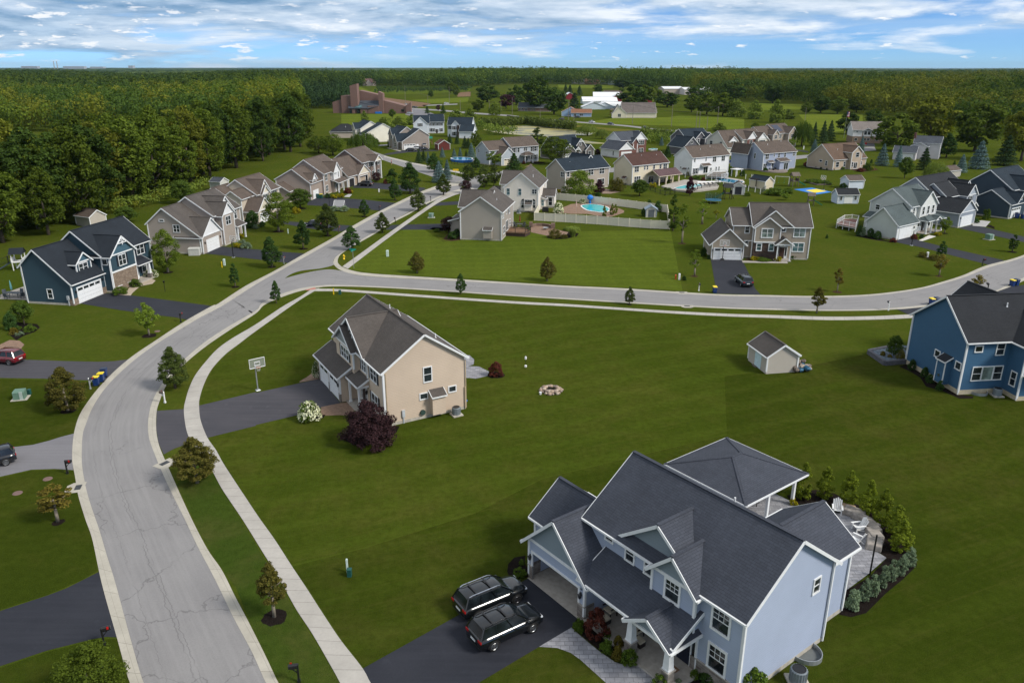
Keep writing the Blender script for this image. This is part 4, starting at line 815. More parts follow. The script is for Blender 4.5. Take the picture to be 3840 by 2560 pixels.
R18.gable(-2,5,12,19,3.2,5.6,'x', ends=(1,0));R18.win('y',3.4,11.2,4.0,1.3,1.6, sh=True, n=2);R18.win('y',7.0,16.0,4.1,1.4,1.5, n=2);R18.gable(13.6,16.4,3.6,6.6,3.0,3.9,'y', walls=False);R18.col(13.8,3.8,.1,2.9,.25);R18.col(16.2,3.8,.1,2.9,.25);R18.door('y',7.0,14.4,.1);R18.win('y',3.4,11.4,1.0,1.2,1.6);R18.lamp('y',.1,.7,2.1);R18.done()
R19 = House('navy_house','navy blue house with a white garage door and bins at the far right edge','house',(117.61,182.22),37, siding('navy_siding',(.034,.055,.078)), ROOF_DB, group='houses along the side street')
R19.gable(.3,9,.35,9.8,3.5,6.4, yr=5.0, cb=True);R19.gable(6.8,22,3.0,14.5,6.1,10.2, cb=True);R19.gable(3.4,7.6,.2,5,3.7,5.9,'y', ends=(1,0), oh=.3, cb=True, z0=3.5, found=False);R19.garage('y',.35,1.5,4.8,2.3);R19.win('y',.2,5.1,4.2,.7,.7, grid=False, bars=False);R19.gable(10,16,1.5,8,6.0,8.8,'y', ends=(1,0), cb=True);R19.win('y',1.5,12,4,1.8,1.5, n=2);R19.spout(.2,.2,.1,3.3);R19.done()
def anch(r, x, y, z): p = gp(r, x, y, z);return (p.x, p.y)
GA_ = 'houses beyond the fenced pool'
h = House('beige_dark_roof_house','beige house with dark blue roof behind the round green tree and white fence','house', anch('c',1275,352,5.9),37, siding('warm_beige_siding',(.40,.345,.29)), ROOF_DB, group=GA_)
h.gable(.3,17.4,.35,8.6,6.1,9.0, yr=4.5, cb=True);h.gable(10,16,4,12,6,9.4,'y', ends=(0,1))
for u, z, w_, hh, n in ((9.2,4.2,1.9,1.6,2),(13.6,4.2,1.9,1.6,2),(13.0,1.0,2.6,1.7,3),(7.2,4.6,.8,1.0,1),(.9,4.4,.9,1.2,1),(4.0,4.3,1.6,1.5,2)): h.win('y',.35, u, z, w_, hh, n=n)
h.win('x',.3,1.0,4.2,1.3,1.4, n=2);h.vent(4.2,3.0,7.7);h.done()
h = House('cream_house','cream house with red brown roof and a covered patio beside its pool','house', anch('c',1895,302,5.9),37, siding('butter_siding',(.66,.59,.45)), ROOF_RED, group=GA_)
h.gable(.3,16.0,.35,8.2,6.1,9.0, yr=4.3, ends=(1,1), cb=True);h.gable(11.5,16.2,2.2,9.6,6.0,8.2, cb=False, found=True)
for u, z, w_, hh, n in ((1.2,4.0,1.7,1.6,2),(1.2,.9,2.6,1.7,3),(5.2,4.4,.6,1.1,1),(6.4,4.4,.6,1.1,1),(9.2,4.3,.8,1.2,1),(12.1,4.3,.8,1.2,1),(13.8,4.0,1.6,1.5,2)): h.win('y',.35, u, z, w_, hh, n=n)
h.slider('y',.35,7.4,.1,2.2,2.1);h.bump('x',.3,2.6,1.6,.5,2.0,.7);h.vent(6.8,3.2,8.1);h.vent(13.2,3.0,7.9);h.spout(.4,2.0,.1,5.8);h.m('trim').box(.25,.3,.3,.6,.3,5.9);h.done()
h = House('patio_roof','covered patio with purple brown hipped roof and cream posts behind the cream house','patio roof', anch('c',1895,302,5.9),37, WHITE, RF('purple_brown',(.10,.062,.064)), trim=plain('cream_trim',(.60,.52,.40),.6), group=GA_)
h.gable(6.8,16.4,-4.6,.4,3.0,4.4,'x', walls=False, oh=.4, rk=.4)
for x, y in ((7.2,-4.3),(10.2,-4.3),(13.2,-4.3),(16.0,-4.3),(16.0,-1)): h.col(x, y, 0,2.9,.35, plain('cream_post',(.62,.53,.41),.7))
for a in (-.8,0,.8): h.m('trim').beam((16.5,-2.1,3.1),(16.5,-2.1 + a*1.6,4.1 - abs(a)*.5),.08,.14)
h.done()
h = House('bright_white_house','bright white house with brown roof, white deck stairs and a pool behind','house', anch('d',485,228,5.9),35, siding('bright_white_siding',(.76,.76,.77)), ROOF_BR, group=GA_)
h.gable(.3,18.3,.35,8.2,6.1,9.2, yr=4.1, cb=True)
for u, z, w_, hh, n in ((1.1,4.5,.6,1.2,1),(6.6,4.5,.5,1.2,1),(10.2,4.0,1.6,1.7,2),(14.6,4.0,1.6,1.7,2),(9.2,.9,.8,1.2,2),(12,.9,.5,1.3,1),(13.4,.9,.5,1.3,1)): h.win('y',.35, u, z, w_, hh, n=n)
h.win('y',.35,1.4,.6,1.6,1.8, n=2, sh=True);h.slider('y',.35,6.0,.6,2.0,2.1);h.shed(4.4,8.6,-.9,.35,3.1,3.8);h.m('trim').box(4.6,8.4,-.6,.35,2.9,3.1);h.bump('x',.3,2.4,1.7,.5,1.9,.7);h.win('x',.3,1.4,2.2,.6,.4, bars=False);h.win('x',.3,4.9,2.2,.6,.4, bars=False);h.vent(6.2,2.6,8.0);h.vent(11.5,3.2,8.6);h.done()
h = House('lavender_house','lavender blue house with brown roof and curved stone patio','house', anch('d',1140,190,5.9),30, siding('lavender_siding',(.33,.375,.485)), ROOF_BR, group=GA_)
h.gable(.3,16.4,.35,10.4,6.1,9.4, yr=5.2, cb=True);h.gable(-1.2,1,6,14,6,8.6,'y', ends=(0,1))
for u, z, w_, hh, n in ((1.2,4.0,1.6,1.7,2),(5.2,4.6,.5,1.3,1),(7.4,4.2,.8,1.5,1),(10.4,4.2,.8,1.5,1),(14.8,4.4,1.0,1.3,2),(.6,.8,1.6,1.7,2),(12.8,1.4,.5,1.2,1),(4.6,.8,1.0,1.7,1)): h.win('y',.35, u, z, w_, hh, n=n)
h.win('x',.3,3.9,4.0,.7,1.7);h.shed(6.2,11.6,-2.0,.35,3.2,4.1);h.m('wall').box(6.5,11.3,-1.6,.35,0,3.2);h.slider('y',-1.6,8.6,.3,2.0,2.2);h.shed(2.2,5.0,-.8,.35,3.0,3.5);h.vent(5.2,3.6,8.4);h.vent(12.8,4.6,9.2);h.done()
h = House('tan_ranch_house','tan ranch house with tan brown roof, gabled dormer wall and flower beds','house', anch('d',1782,250,3.4),27, siding('tan_ranch_siding',(.43,.345,.255)), ROOF_TAN, group=GA_)
h.gable(.3,16.5,.35,12.0,3.7,8.4, yr=6.2, cb=True);h.gable(7.5,12.4,-1.0,6,6.0,7.9,'y', ends=(1,0), cb=True)
for u, z, w_, hh, n in ((1.6,1.0,1.5,1.7,1),(5.4,1.0,.9,1.7,1),(13.4,1.2,1.3,1.1,1)): h.win('y',.35, u, z, w_, hh, n=n)
h.win('y',-1.0,9.4,4.2,1.6,1.5);h.slider('y',-1.0,9.0,.2,1.6,2.1);h.win('y',-1.0,7.9,.9,.7,1.6);h.win('x',.3,3.0,1.3,.8,1.6);h.win('x',.3,5.4,2.4,1.2,.6, bars=False);h.vent(5.2,3.6,6.4);h.done()
GB_ = 'houses around the cul de sac'
h = House('blue_grey_house','blue grey house with brown roof and dark shutters left of the round tree','house', anch('p2',1165,557,5.9),36, siding('blue_grey_siding',(.40,.44,.485)), ROOF_BR, group=GB_)
h.gable(.3,12.9,.35,10.6,6.1,9.1, yr=5.3, cb=True);h.gable(-9.2,.6,1.2,9.8,5.4,8.2, cb=True);h.gable(-6.8,-.6,-3.2,5,3.6,6.4,'y', ends=(1,0), cb=True)
for u in (1.0,3.0,9.2,10.9): h.win('y',.35, u, 4.0,1.0,1.6, sh=u in (1.0,10.9))
for u in (9.2,10.9): h.win('y',.35, u, 1.0,1.0,1.6, sh=True)
h.win('y',.35,6.0,4.3,1.6,1.2, n=2);h.hip(4.6,8.8,-2.2,.4,3.0,4.1,'x'); [h.col(x, -2.0,.1,2.9,.3) for x in (4.9,8.5)];h.door('y',.35,6.2,.1);h.garage('y',-3.2,-5.6,3.8,2.3, mat=plain('cream_door',(.62,.55,.42),.6));h.win('x',-9.2,2.2,3.2,1.2,1.6, n=2);h.win('x',-9.2,7.6,4.0,1.0,1.4, n=2);h.done()
h = House('craftsman_house','dark grey craftsman house with white truss gables behind the big round tree','house', anch('p3',565,600,3.2),35, siding('dark_taupe_siding',(.135,.122,.112)), ROOF_DB, group=GB_)
h.gable(-13,0,2.2,12,3.4,8.4, cb=True);h.gable(-4.6,.8,.8,6,4.6,7.6,'y', ends=(1,0), cb=True);h.gable(0,4.2,-.2,4.5,3.3,5.2,'y', ends=(1,0), cb=True);h.gable(-12.5,-6.5,-1.6,6,3.4,6.2,'y', ends=(1,0), cb=True)
h.gable(-6.2,-3.6,-1.2,2,3.3,4.8,'y', walls=False)
for c, z, y in ((-1.9,7.0,.4),(-4.9,4.3,-1.5),(-9.5,5.6,-2.0)):
 for a in (-1,0,1): h.m('trim').beam((c, y, z-.6),(c + a*.9, y, z + .25 - abs(a)*.45),.08,.16)
 h.m('trim').beam((c-1.3, y, z-.6),(c+1.3, y, z-.6),.08,.16)
h.win('y',.8,-2.3,5.0,.8,.9, grid=False);h.win('y',-.2,1.5,.8,1.2,1.8, sh=True);h.garage('y',-1.6,-11.5,4.0,2.2);h.col(-3.7,-1.0,0,3.2,.3);h.col(-6.1,-1.0,0,3.2,.3);h.done()
h = House('brick_white_house','red brick house with white gables and white garage wing by the pond','house', anch('p3',1215,435,5.9),32, wg, ROOF_GY, group=GB_)
h.m('brick_front', BRICK)
h.gable(.3,13.2,.35,9.4,6.1,9.1, yr=4.9);h.m('brick_front').box(.3,13.2,.25,.36,.1,5.9);h.gable(6.9,13.3,-.4,6,6.1,9.0,'y', ends=(1,0), wall='brick_front', gw='white_gable');h.mat['white_gable'] = wg
h.gable(4.9,8.0,-1.6,3,5.2,6.9,'y', ends=(1,0), wall='brick_front', found=False)
h.gable(-6.6,1.0,-7.2,4.4,3.3,6.1,'y', ends=(1,0), gw='white_gable');h.m('brick_front').box(-6.55,.95,-7.26,-7.2,.1,3.1);h.garage('y',-7.26,-5.4,5.0,2.3, lights=False);h.win('x',-6.6,-4.0,1.0,.7,1.5)
for u, y, w_ in ((1.6,.25,.9),(4.1,.25,.9),(9.0,-.4,3.0)):
 h.win('y', y, u, 4.0, w_, 1.6, n=1 if w_ < 1 else 3);
h.win('y',.25,3.9,.9,.9,1.7);h.win('y',-.4,9.4,.7,2.4,1.8, n=3);h.col(5.4,-1.5,.1,4.6,.3);h.col(7.5,-1.5,.1,4.6,.3);h.done()
h = House('dark_gabled_house','dark charcoal house with white framed windows and blue roof before the meadow','house', anch('p4',755,395,5.9),28, siding('charcoal_siding',(.115,.112,.128)), ROOF_DB, group=GB_)
h.gable(.3,13,.35,10.5,6.1,9.4, cb=True);h.gable(4.4,9.4,-.8,5,6.0,8.4,'y', ends=(1,0), cb=True);h.gable(7.8,12.8,-2.8,3,6.0,7.8,'y', ends=(1,0), cb=True);h.gable(-7.0,1.6,-7.0,3.0,3.4,7.2,'y', ends=(1,0), cb=True)
for u, y, w_ in ((.9,.35,.8),(3.0,.35,.8),(5.4,-.8,.9),(9.3,-2.8,1.7)): h.win('y', y, u, 3.9, w_, 1.8, fw=.18, n=2 if w_ > 1 else 1)
h.win('y',-7.0,-3.4,4.6,.9,1.0, bars=False);h.garage('y',-7.0,-5.2,5.0,2.3);h.done()
h = House('cream_brick_house','cream house with brown roof, dormer and brick entrance before the yellow field','house', anch('p4',1560,480,5.0),34, siding('ivory_siding',(.60,.575,.51)), ROOF_BR, group=GB_)
h.m('white_gable', wg)
h.gable(-1,9,.3,11.5,3.6,9.6, yr=6, ze1=6.2, cb=True);h.gable(8.5,21.5,1.0,11.5,6.2,9.6, cb=True);h.gable(10.5,16.5,.2,6,6.2,9.0,'y', ends=(1,0), gw='white_gable');h.gable(15.4,21.0,-1.2,5,6.2,8.4,'y', ends=(1,0), gw='white_gable');h.gable(1.2,6.2,1.6,6,5.6,7.4,'y', ends=(1,0), z0=4.0, gw='white_gable', found=False)
h.win('y',1.6,2.4,4.1,2.4,1.5, n=2);h.garage('y',.3,1.6,4.6,2.3, mat=plain('cream_door',(.62,.55,.42),.6));h.m('brick_front', BRICK).box(10.4,15.4,.08,.2,0,6.0);h.win('y',.08,12.0,4.0,1.4,1.6);h.win('y',.08,11.6,.5,2.0,2.2);h.win('y',-1.2,16.2,4.0,3.6,1.5, n=4);h.win('x',-1,3.4,4.0,1.2,1.4, n=2);h.win('x',-1,8.4,4.0,1.4,1.4);h.win('x',-1,6.0,1,.8,1.4);h.done()
h = House('solar_roof_house','tan house with a dark solar panel on its brown roof beside tall spruces','house', anch('p5',720,320,5.9),38, siding('tan_grey_siding',(.345,.29,.235)), ROOF_BR, group=GB_)
h.gable(-7,4,1.0,12,3.6,9.2, yr=6.5, ze1=6, cb=True);h.gable(3.5,16,1.5,12,6.2,9.8, cb=True);h.gable(9.6,15.6,-.6,6,6.2,8.8,'y', ends=(1,0), cb=True);h.gable(-.8,3.6,0.4,5,6.0,7.8,'y', ends=(1,0), cb=True);h.gable(-11,-5,-1,7,3.2,5.8,'y', ends=(1,0))
h.win('y',.4,.4,4.0,1.8,1.6, n=2);h.win('y',1.5,5.6,4.0,1.5,1.5, n=2);h.win('y',-.6,11.4,4.0,1.6,1.6, n=2)
m = MB();m.poly([(4.6,2.4,6.96),(9.4,2.4,6.96),(9.4,5.9,9.39),(4.6,5.9,9.39)]);m.build('solar_panel', plain('solar_blue',(.006,.012,.035),.15,0,.6), h.root);h.done()
h = House('two_tone_apartment','two storey building with white upper floor and tan brick below beside a flagpole','building', anch('p6',200,235,6),-8, wg, RF('pale_grey_brown',(.19,.165,.15)), group=GB_)
h.gable(0,14,0,10,6.2,9.6, rk=.5);h.m('brick_base', masonry('tan_brick',(.30,.20,.13),(.25,.165,.105),(.34,.28,.22),.24,.085)).box(-.04,14.04,-.06,10.05,0,3.0);h.m('brick_base').box(4.2,4.5,-.1,0,3,6.1);h.m('brick_base').box(8.2,8.5,-.1,0,3,6.1);h.m('brick_base').box(-.04,14.04,-.1,0,2.9,3.1)
for u in (1.0,5.0,6.6,10.4): h.win('y',-.06, u, 1.2,1.2,1.1, fw=.06)
h.win('y',0,1.4,5.0,.7,.6, fw=.05);h.win('y',0,5.0,3.9,1.2,1.5, fw=.06);h.win('y',0,6.6,3.9,1.2,1.5, fw=.06);h.gable(4.2,8.6,-.5,3,5.9,6.9,'y', walls=False);h.done()
h = House('pale_chimney_house','pale grey house with brick chimney and low garage among blue spruces','house', anch('p6',1295,470,5.9),-32, siding('pale_grey_siding',(.55,.53,.54)), ROOF_GY, group=GB_)
h.gable(.3,9.6,.35,9.0,6.1,8.4, cb=True);h.gable(-.2,5.6,-3.4,5,5.0,6.4,'y', ends=(1,0));h.gable(-5.5,2.4,-9.5,-1.5,3.0,5.0,'x', ends=(1,1));h.garage('y',-9.5,-3.0,4.4,2.2, lights=False);h.win('x',.3,5.8,4.0,1.0,1.5);h.win('X',9.6,4,4.0,.9,1.5);h.win('X',9.6,4,1.0,.9,1.5);m = MB();m.box(-.3,.5,2.6,3.6,0,9.6);m.build('chimney', BRICK, h.root);h.done()
h = House('taupe_garage_house','taupe house with side garage door, dark roof and cars by the red shed','house', tuple(gp('p1',1515,702)[:2]),28, siding('taupe_brown_siding',(.30,.255,.22)), ROOF_DB, group=GB_)
h.gable(0,12.5,0,7.0,3.6,8.6,'y', ze1=6.0, yr=8.2, cb=True, found=True);h.gable(.5,9,6.5,18,6.1,9.2,'y', cb=True);h.gable(-1.2,5,3.0,7.6,3.6,6.6,'x', ends=(1,0), cb=True);h.gable(-1.0,5,9,14,6,8.6,'x', ends=(1,0), cb=True)
h.garage('y',0,.8,5.2,2.3);h.win('x',-1.2,4.2,1.0,2.2,1.8, n=2);h.win('x',-1.0,10,4,1.5,1.5, n=2, sh=True);h.bump('y',0,9.4,1.5,.3,1.9,.6);h.door('y',0,6.6,.1,.9,2.0, WHITE, sides=False);h.done()
h = House('white_gable_house','cream white windowless gable house behind the willow','house', tuple(gp('p1',1010,560)[:2]),28, siding('ivory_white_siding',(.78,.74,.63)), ROOF_DB, group=GB_)
h.gable(-5.5,9.5,0,8.0,3.8,8.6,'y', ze1=5.8, yr=4.5, cb=True);h.gable(-4.5,6,7.0,19,6.2,9.4,'y', cb=True);h.gable(-6.5,2,9,14,6,8.6,'x', ends=(1,0));h.win('x',-6.5,10.5,3.5,1.6,1.6, n=2);h.done()
h = House('dark_hip_house','low pale house with dark hipped roof by the wood edge','house', anch('p1',165,370,3.0),8, siding('pale_taupe_siding',(.46,.40,.345)), ROOF_B, group=GB_)
h.m('wall').box(.4,15,.4,12,0,3.0);h.hip(.4,15,.4,12,3.0,6.6,'x', inset=6.0);h.hip(10,21,3,12,3.0,5.2,'x');h.m('wall').box(10,21,3,12,0,3.0);h.vent(8.2,3.2,5.2);h.done()
h = House('colonial_house','white colonial house with dark roof, black shutters and a row of upper windows','house', anch('p1',1985,190,5.9),8, siding('pale_colonial_siding',(.60,.64,.69)), ROOF_DB, group=GB_)
h.gable(.2,8.6,.4,10,6.2,9.8,'x', ends=(0,1), cb=True);h.gable(-7.6,.6,-1.6,8,5.6,9.3,'x', ends=(0,0));h.gable(-7.8,-.6,-2.4,4,5.6,8.8,'y', ends=(1,0), cb=True)
for i in range(4): h.win('y',.4,.5 + 2.05*i, 4.1,.8,1.4, sh=True)
for u in (.5,2.3,6.6): h.win('y',.4, u, 1.0,.8,1.6, sh=True)
h.win('y',-2.4,-5.2,4.0,1.6,1.5, n=2, sh=True);h.door('y',.4,4.1,.1);h.done()
h = House('white_stone_house','white house with dark roof, stone entrance bay and big blank garage gable','house', anch('p2',130,150,5.9),-8, siding('cool_white_siding',(.70,.735,.78)), ROOF_DB, group=GB_)
h.gable(-4,8.4,.4,9,6.2,9.6,'x', cb=True);h.gable(-1.6,2.2,-.6,4,6.2,8.2,'y', ends=(1,0), cb=True);h.gable(3.5,10.5,-7.0,3.0,3.6,6.6,'x', cb=True);h.m('stone_veneer', BROWNSTONE).box(1.0,2.3,-.7,-.55,0,6.0)
h.win('y',-.6,-.9,4.0,1.2,1.5, sh=True);h.win('y',.4,3.6,4,1.8,1.5, n=2, sh=True);h.win('y',.4,-3.4,4,1.2,1.5, sh=True);h.win('y',-.6,-.9,1,1.2,1.7, sh=True);h.done()
GC = 'buildings along the main road'
h = House('brick_ranch','low brick ranch house with white gable and dark roof beside the utility poles','house', anch('p8',300,700,3.0),-12, masonry('brown_brick',(.20,.115,.08),(.16,.09,.065),(.25,.2,.16),.24,.085), ROOF_GY, group=GC)
h.m('white_gable', wg);h.gable(.3,17,.4,10,3.2,6.6, cb=False, gw='white_gable');h.gable(15,27,-1.0,9,3.1,5.6, gw='white_gable');h.garage('X',27,1.0,4.5,2.3, lights=False);m = MB();m.box(9.5,13,4.6,5.8,6,8.0);m.build('chimney', WHITE, h.root)
for u in (1.2,3.2,10.5,13): h.win('y',.4, u, .9,1.2,1.5)
h.door('y',.4,6.4,.1);h.done()
h = House('small_blue_house','small light blue house with orange brown roof and a car in front','house', anch('p8',1210,790,3.2),-5, siding('sky_blue_siding',(.30,.42,.58)), RF('orange_brown',(.22,.105,.060)), group=GC)
h.gable(-4,9,3,12,3.4,6.6,'y', cb=True);h.gable(3,17.5,-2.5,5.5,3.0,5.4,'x', cb=True);h.win('y',-2.5,5,.9,1.5,1.4);h.win('y',-2.5,9,.9,2.5,1.4, n=2);h.win('X',17.5,1,1,.8,.8);h.done()
h = House('cream_stone_church','cream house with grey brown roof and stacked front gables on the main road','house', anch('p9',560,905,3.3),-3, siding('pale_butter_siding',(.70,.64,.50)), RF('grey_brown',(.135,.115,.105)), group=GC)
h.gable(-4,19.5,0,17,3.6,10.2, cb=True);h.gable(-11,-1,-2.5,6,3.4,7.4,'y', ends=(1,0), cb=True);h.gable(-10,-4,-.8,8,4.4,9,'y', ends=(1,0));h.gable(14,21,6,16,3.5,6.5,'x')
for u in (12.2,13.6,15,16.4): h.win('X',19.5, u-8,1.4,.7,1.8);
h.win('y',-2.5,-7,.9,2,2, n=2);h.done()
def shedhouse(name, label, r, x, y, ang, w_, d, ze, zr, wall, roof, axis='x', catg='shed', grp='sheds in the back gardens', door=None, doorm=None, trim=WHITE, wins=()):
 h = House(name, label, catg, tuple(gp(r, x, y)[:2]), ang, wall, roof, trim=trim, group=grp)
 h.gable(0, w_, 0, d, ze, zr, axis, oh=.2, rk=.2, cb=True, found=False)
 if door: T = h.fr(door[0], door[1]);m = MB();h.slab(m, T, door[2], door[2]+door[3],0,.05,.1, door[4]);m.build('door', doorm or WHITE, h.root)
 for q in wins: h.win(*q, fw=.07)
 h.done();return h
tansd = siding('shed_tan',(.46,.42,.36),.14)
shedhouse('tan_shed','tan shed with brown roof standing alone on the big lawn left of the blue house','g',-20,985,10,3.9,4.6,2.2,3.5, tansd, ROOF_T, 'y', door=('x',0,1.4,1.5,2.0), doorm=plain('aqua_door',(.55,.70,.74),.5))
shedhouse('resin_shed','small pale resin shed with grey double doors inside the white fence','q6',1772,662,-4,2.5,2.4,2.0,2.75, plain('resin_cream',(.60,.575,.50),.6), plain('grey_resin_roof',(.24,.30,.36),.5),'y', door=('y',0,.55,1.4,1.85), doorm=plain('grey_resin_door',(.11,.125,.14),.6), trim=plain('grey_resin_roof',(.24,.30,.36),.5))
shedhouse('white_shed','white shed with dark open door beside the trampoline','q4',1195,830,-14,3.4,3.2,2.4,3.5, siding('shed_white',(.66,.65,.62)), ROOF_BR, 'y', door=('y',0,.8,1.8,2.2), doorm=plain('shed_doorway_shade',(.03,.03,.04),.5))  # near-black slab paints the shade in the open doorway
shedhouse('white_blue_shed','pale blue shed with black roof, white double doors and two little windows','p5',1860,1590,3,5.6,3.6,2.4,3.7, siding('shed_blue',(.52,.60,.70)), ROOF_B, 'x', door=('y',0,1.7,2.3,2.05), wins=(('y',0,.5,1.0,.65,.9),('y',0,4.4,1.0,.65,.9)))
shedhouse('plain_white_shed','plain white shed with brown roof and a bush at its end','p5',2065,1318,10,4.8,4.4,2.5,3.7, siding('shed_bluewhite',(.62,.68,.76)), ROOF_BR, 'x')
shedhouse('red_shed','dark red shed with white trim and small roof cupola by the parked cars','p1',2178,705,20,5.2,6,2.6,4.2, plain('barn_red',(.12,.022,.018),.7), RF('dark_red',(.10,.045,.038)),'y')
shedhouse('cream_shed','cream shed with dark roof beside the pergola','p5',525,1330,30,3.4,6.0,2.4,3.6, siding('shed_cream',(.66,.58,.42)), ROOF_DB, 'y')
shedhouse('grey_roof_shed','garden shed with plain grey roof behind the dark teal house','a',835,520,62,4.0,5.0,2.3,3.6, tansd, ROOF_BR, 'y')
shedhouse('low_pale_shed','small pale shed behind the cream house with stepped gables','b',70,530,70,3.6,3.6,2.6,3.6, siding('shed_greywhite',(.55,.55,.52)), ROOF_GY, 'y')
shedhouse('spruce_shed','small grey roofed shed among the willow and blue spruces','p6',1950,1110,30,6,4.5,2.2,3.4, tansd, ROOF_BR, 'x')
@memo
def foliage(name, c, c2, tr=.30, bright=1.0):
 t = NT(name);g = t.new('NewGeometry');oi = t.new('ObjectInfo')
 q = t.mix(g.outputs['Random Per Island'], sc3(c, .55), sc3(c2,1.25))
 n = t.noise(t.new('TexCoord').outputs['Object'],.45,2)
 q = t.mix(t.math('MULTIPLY', t.ramp(n, [(.35,0),(.65,1)]),.5), q, c2)
 k = t.ramp(oi.outputs['Random'],[(0,.78),(1,1.18)]);q = t.mix(1.0, q, k, 'MULTIPLY')
 t.col(q);t.rough(.8,.06)
 tl = t.new('BsdfTranslucent');t.con(t.mix(1.0, q, (1.1,1.25,.6),'MULTIPLY'), tl.inputs['Color'])
 mx = t.new('MixShader');mx.inputs[0].default_value = tr; t.con(t.b.outputs[0], mx.inputs[1]);t.con(tl.outputs[0], mx.inputs[2]);t.con(mx.outputs[0], t.out.inputs['Surface'])
 return t.mat
FG = dict(
  forest=foliage('leaves_forest',(0.063,0.102,0.013),(0.108,0.147,0.017)), forest2=foliage('leaves_forest_olive',(0.091,0.116,0.014),(0.154,0.165,0.019)), forest3=foliage('leaves_forest_deep',(0.038,0.077,0.016),(0.067,0.108,0.018)), dead=foliage('twigs_grey',(.10,.085,.065),(.14,.12,.09)),
  street=foliage('leaves_street',(0.039,0.074,0.018),(0.086,0.112,0.026)), streetb=foliage('leaves_bronze',(0.065,0.078,0.017),(0.156,0.136,0.029)), streetg=foliage('leaves_street_green',(0.029,0.074,0.018),(0.057,0.105,0.025)),
  light=foliage('leaves_light',(0.095,0.157,0.018),(0.169,0.231,0.029)), yellow=foliage('leaves_yellow',(.14,.16,.012),(.24,.23,.02)), mid=foliage('leaves_mid',(0.049,0.095,0.016),(0.092,0.140,0.022)), orange=foliage('leaves_rust',(0.112,0.105,0.019),(0.194,0.152,0.029)),
  spruce=foliage('needles_green',(0.028,0.060,0.022),(0.048,0.084,0.028),.1), blue=foliage('needles_blue',(0.077,0.143,0.137),(0.147,0.225,0.217),.1), purple=foliage('leaves_purple',(0.031,0.013,0.018),(0.063,0.021,0.031),.2), red=foliage('leaves_red',(0.084,0.022,0.020),(0.140,0.042,0.028),.2), dpurple=foliage('leaves_dark_purple',(0.024,0.014,0.017),(0.059,0.029,0.032),.15),
  willow=foliage('leaves_willow',(0.128,0.182,0.031),(0.209,0.259,0.054)), arbor=foliage('needles_arborvitae',(0.095,0.147,0.012),(0.176,0.217,0.019),.2), bush=foliage('leaves_bush',(0.054,0.105,0.014),(0.101,0.154,0.020),.2), olive=foliage('leaves_olive',(.095,.085,.014),(.15,.12,.02),.2), sage=foliage('leaves_sage',(0.115,0.168,0.102),(0.203,0.266,0.156),.15),
  gold=foliage('leaves_gold',(.20,.19,.010),(.33,.28,.015),.2), white=foliage('blossom_cream',(.62,.62,.36),(.80,.80,.62),.2), pink=foliage('blossom_pink',(.42,.15,.18),(.60,.32,.32),.2), reed=foliage('reeds_green',(0.061,0.105,0.017),(0.135,0.168,0.036),.2), pine=foliage('needles_pine',(0.022,0.051,0.020),(0.042,0.075,0.025),.1), brush=foliage('leaves_brush',(0.101,0.161,0.024),(0.169,0.217,0.036)))
BARK = plain('bark',(.105,.085,.065),.95,0.0,.1,.3);BARKL = plain('bark_pale',(.22,.19,.15),.95,0.0,.1,.25)
def cards(cen, nrm, size, rng, aspect=.7):
 """leaf-sized rhombs at points cen facing nrm"""
 n = len(cen);nrm = nrm / (np.linalg.norm(nrm, axis=1, keepdims=True) + 1e-9)
 ref = rng.normal(size=(n, 3));a = np.cross(nrm, ref);a /= np.linalg.norm(a, axis=1, keepdims=True) + 1e-9; b = np.cross(nrm, a)
 s = (size * rng.uniform(.65,1.35, n))[:, None];v = np.empty((n, 4,3))
 v[:, 0] = cen + a*s*.5; v[:, 1] = cen + b*s*.5*aspect; v[:, 2] = cen - a*s*.5; v[:, 3] = cen - b*s*.5*aspect
 return v.reshape(-1,3)
def quadmesh(name, V, mat, mi=None):
 me = bpy.data.meshes.new(name);n = len(V) // 4
 me.vertices.add(len(V));me.vertices.foreach_set('co', V.astype(np.float32).ravel());me.loops.add(n*4);me.loops.foreach_set('vertex_index', np.arange(n*4, dtype=np.int32))
 me.polygons.add(n);me.polygons.foreach_set('loop_start', np.arange(0, n*4,4, dtype=np.int32));me.polygons.foreach_set('loop_total', np.full(n, 4, dtype=np.int32))
 for m in (mat if isinstance(mat, (list, tuple)) else [mat]): me.materials.append(m)
 if mi is not None: me.polygons.foreach_set('material_index', mi.astype(np.int32))
 me.update();return me
PROF = dict(  # crown outline: (height share, radius share)
  ovate=[(0,.5),(.1,.9),(.28,1),(.48,.88),(.68,.62),(.85,.34),(1,.04)], round=[(0,.35),(.15,.8),(.35,1),(.6,.98),(.8,.75),(.93,.42),(1,.1)], oval=[(0,.3),(.2,.85),(.45,1),(.7,.85),(.88,.5),(1,.1)],
  column=[(0,.6),(.2,1),(.5,.9),(.8,.55),(1,.08)], egg=[(0,.5),(.1,.85),(.3,1),(.55,.85),(.8,.5),(1,.05)], dome=[(0,.8),(.15,1),(.4,.97),(.65,.82),(.85,.55),(1,.12)], spread=[(0,.5),(.2,.85),(.45,1),(.7,.9),(.9,.55),(1,.15)], tall=[(0,.45),(.15,.75),(.4,.95),(.6,1),(.8,.8),(.93,.45),(1,.1)])
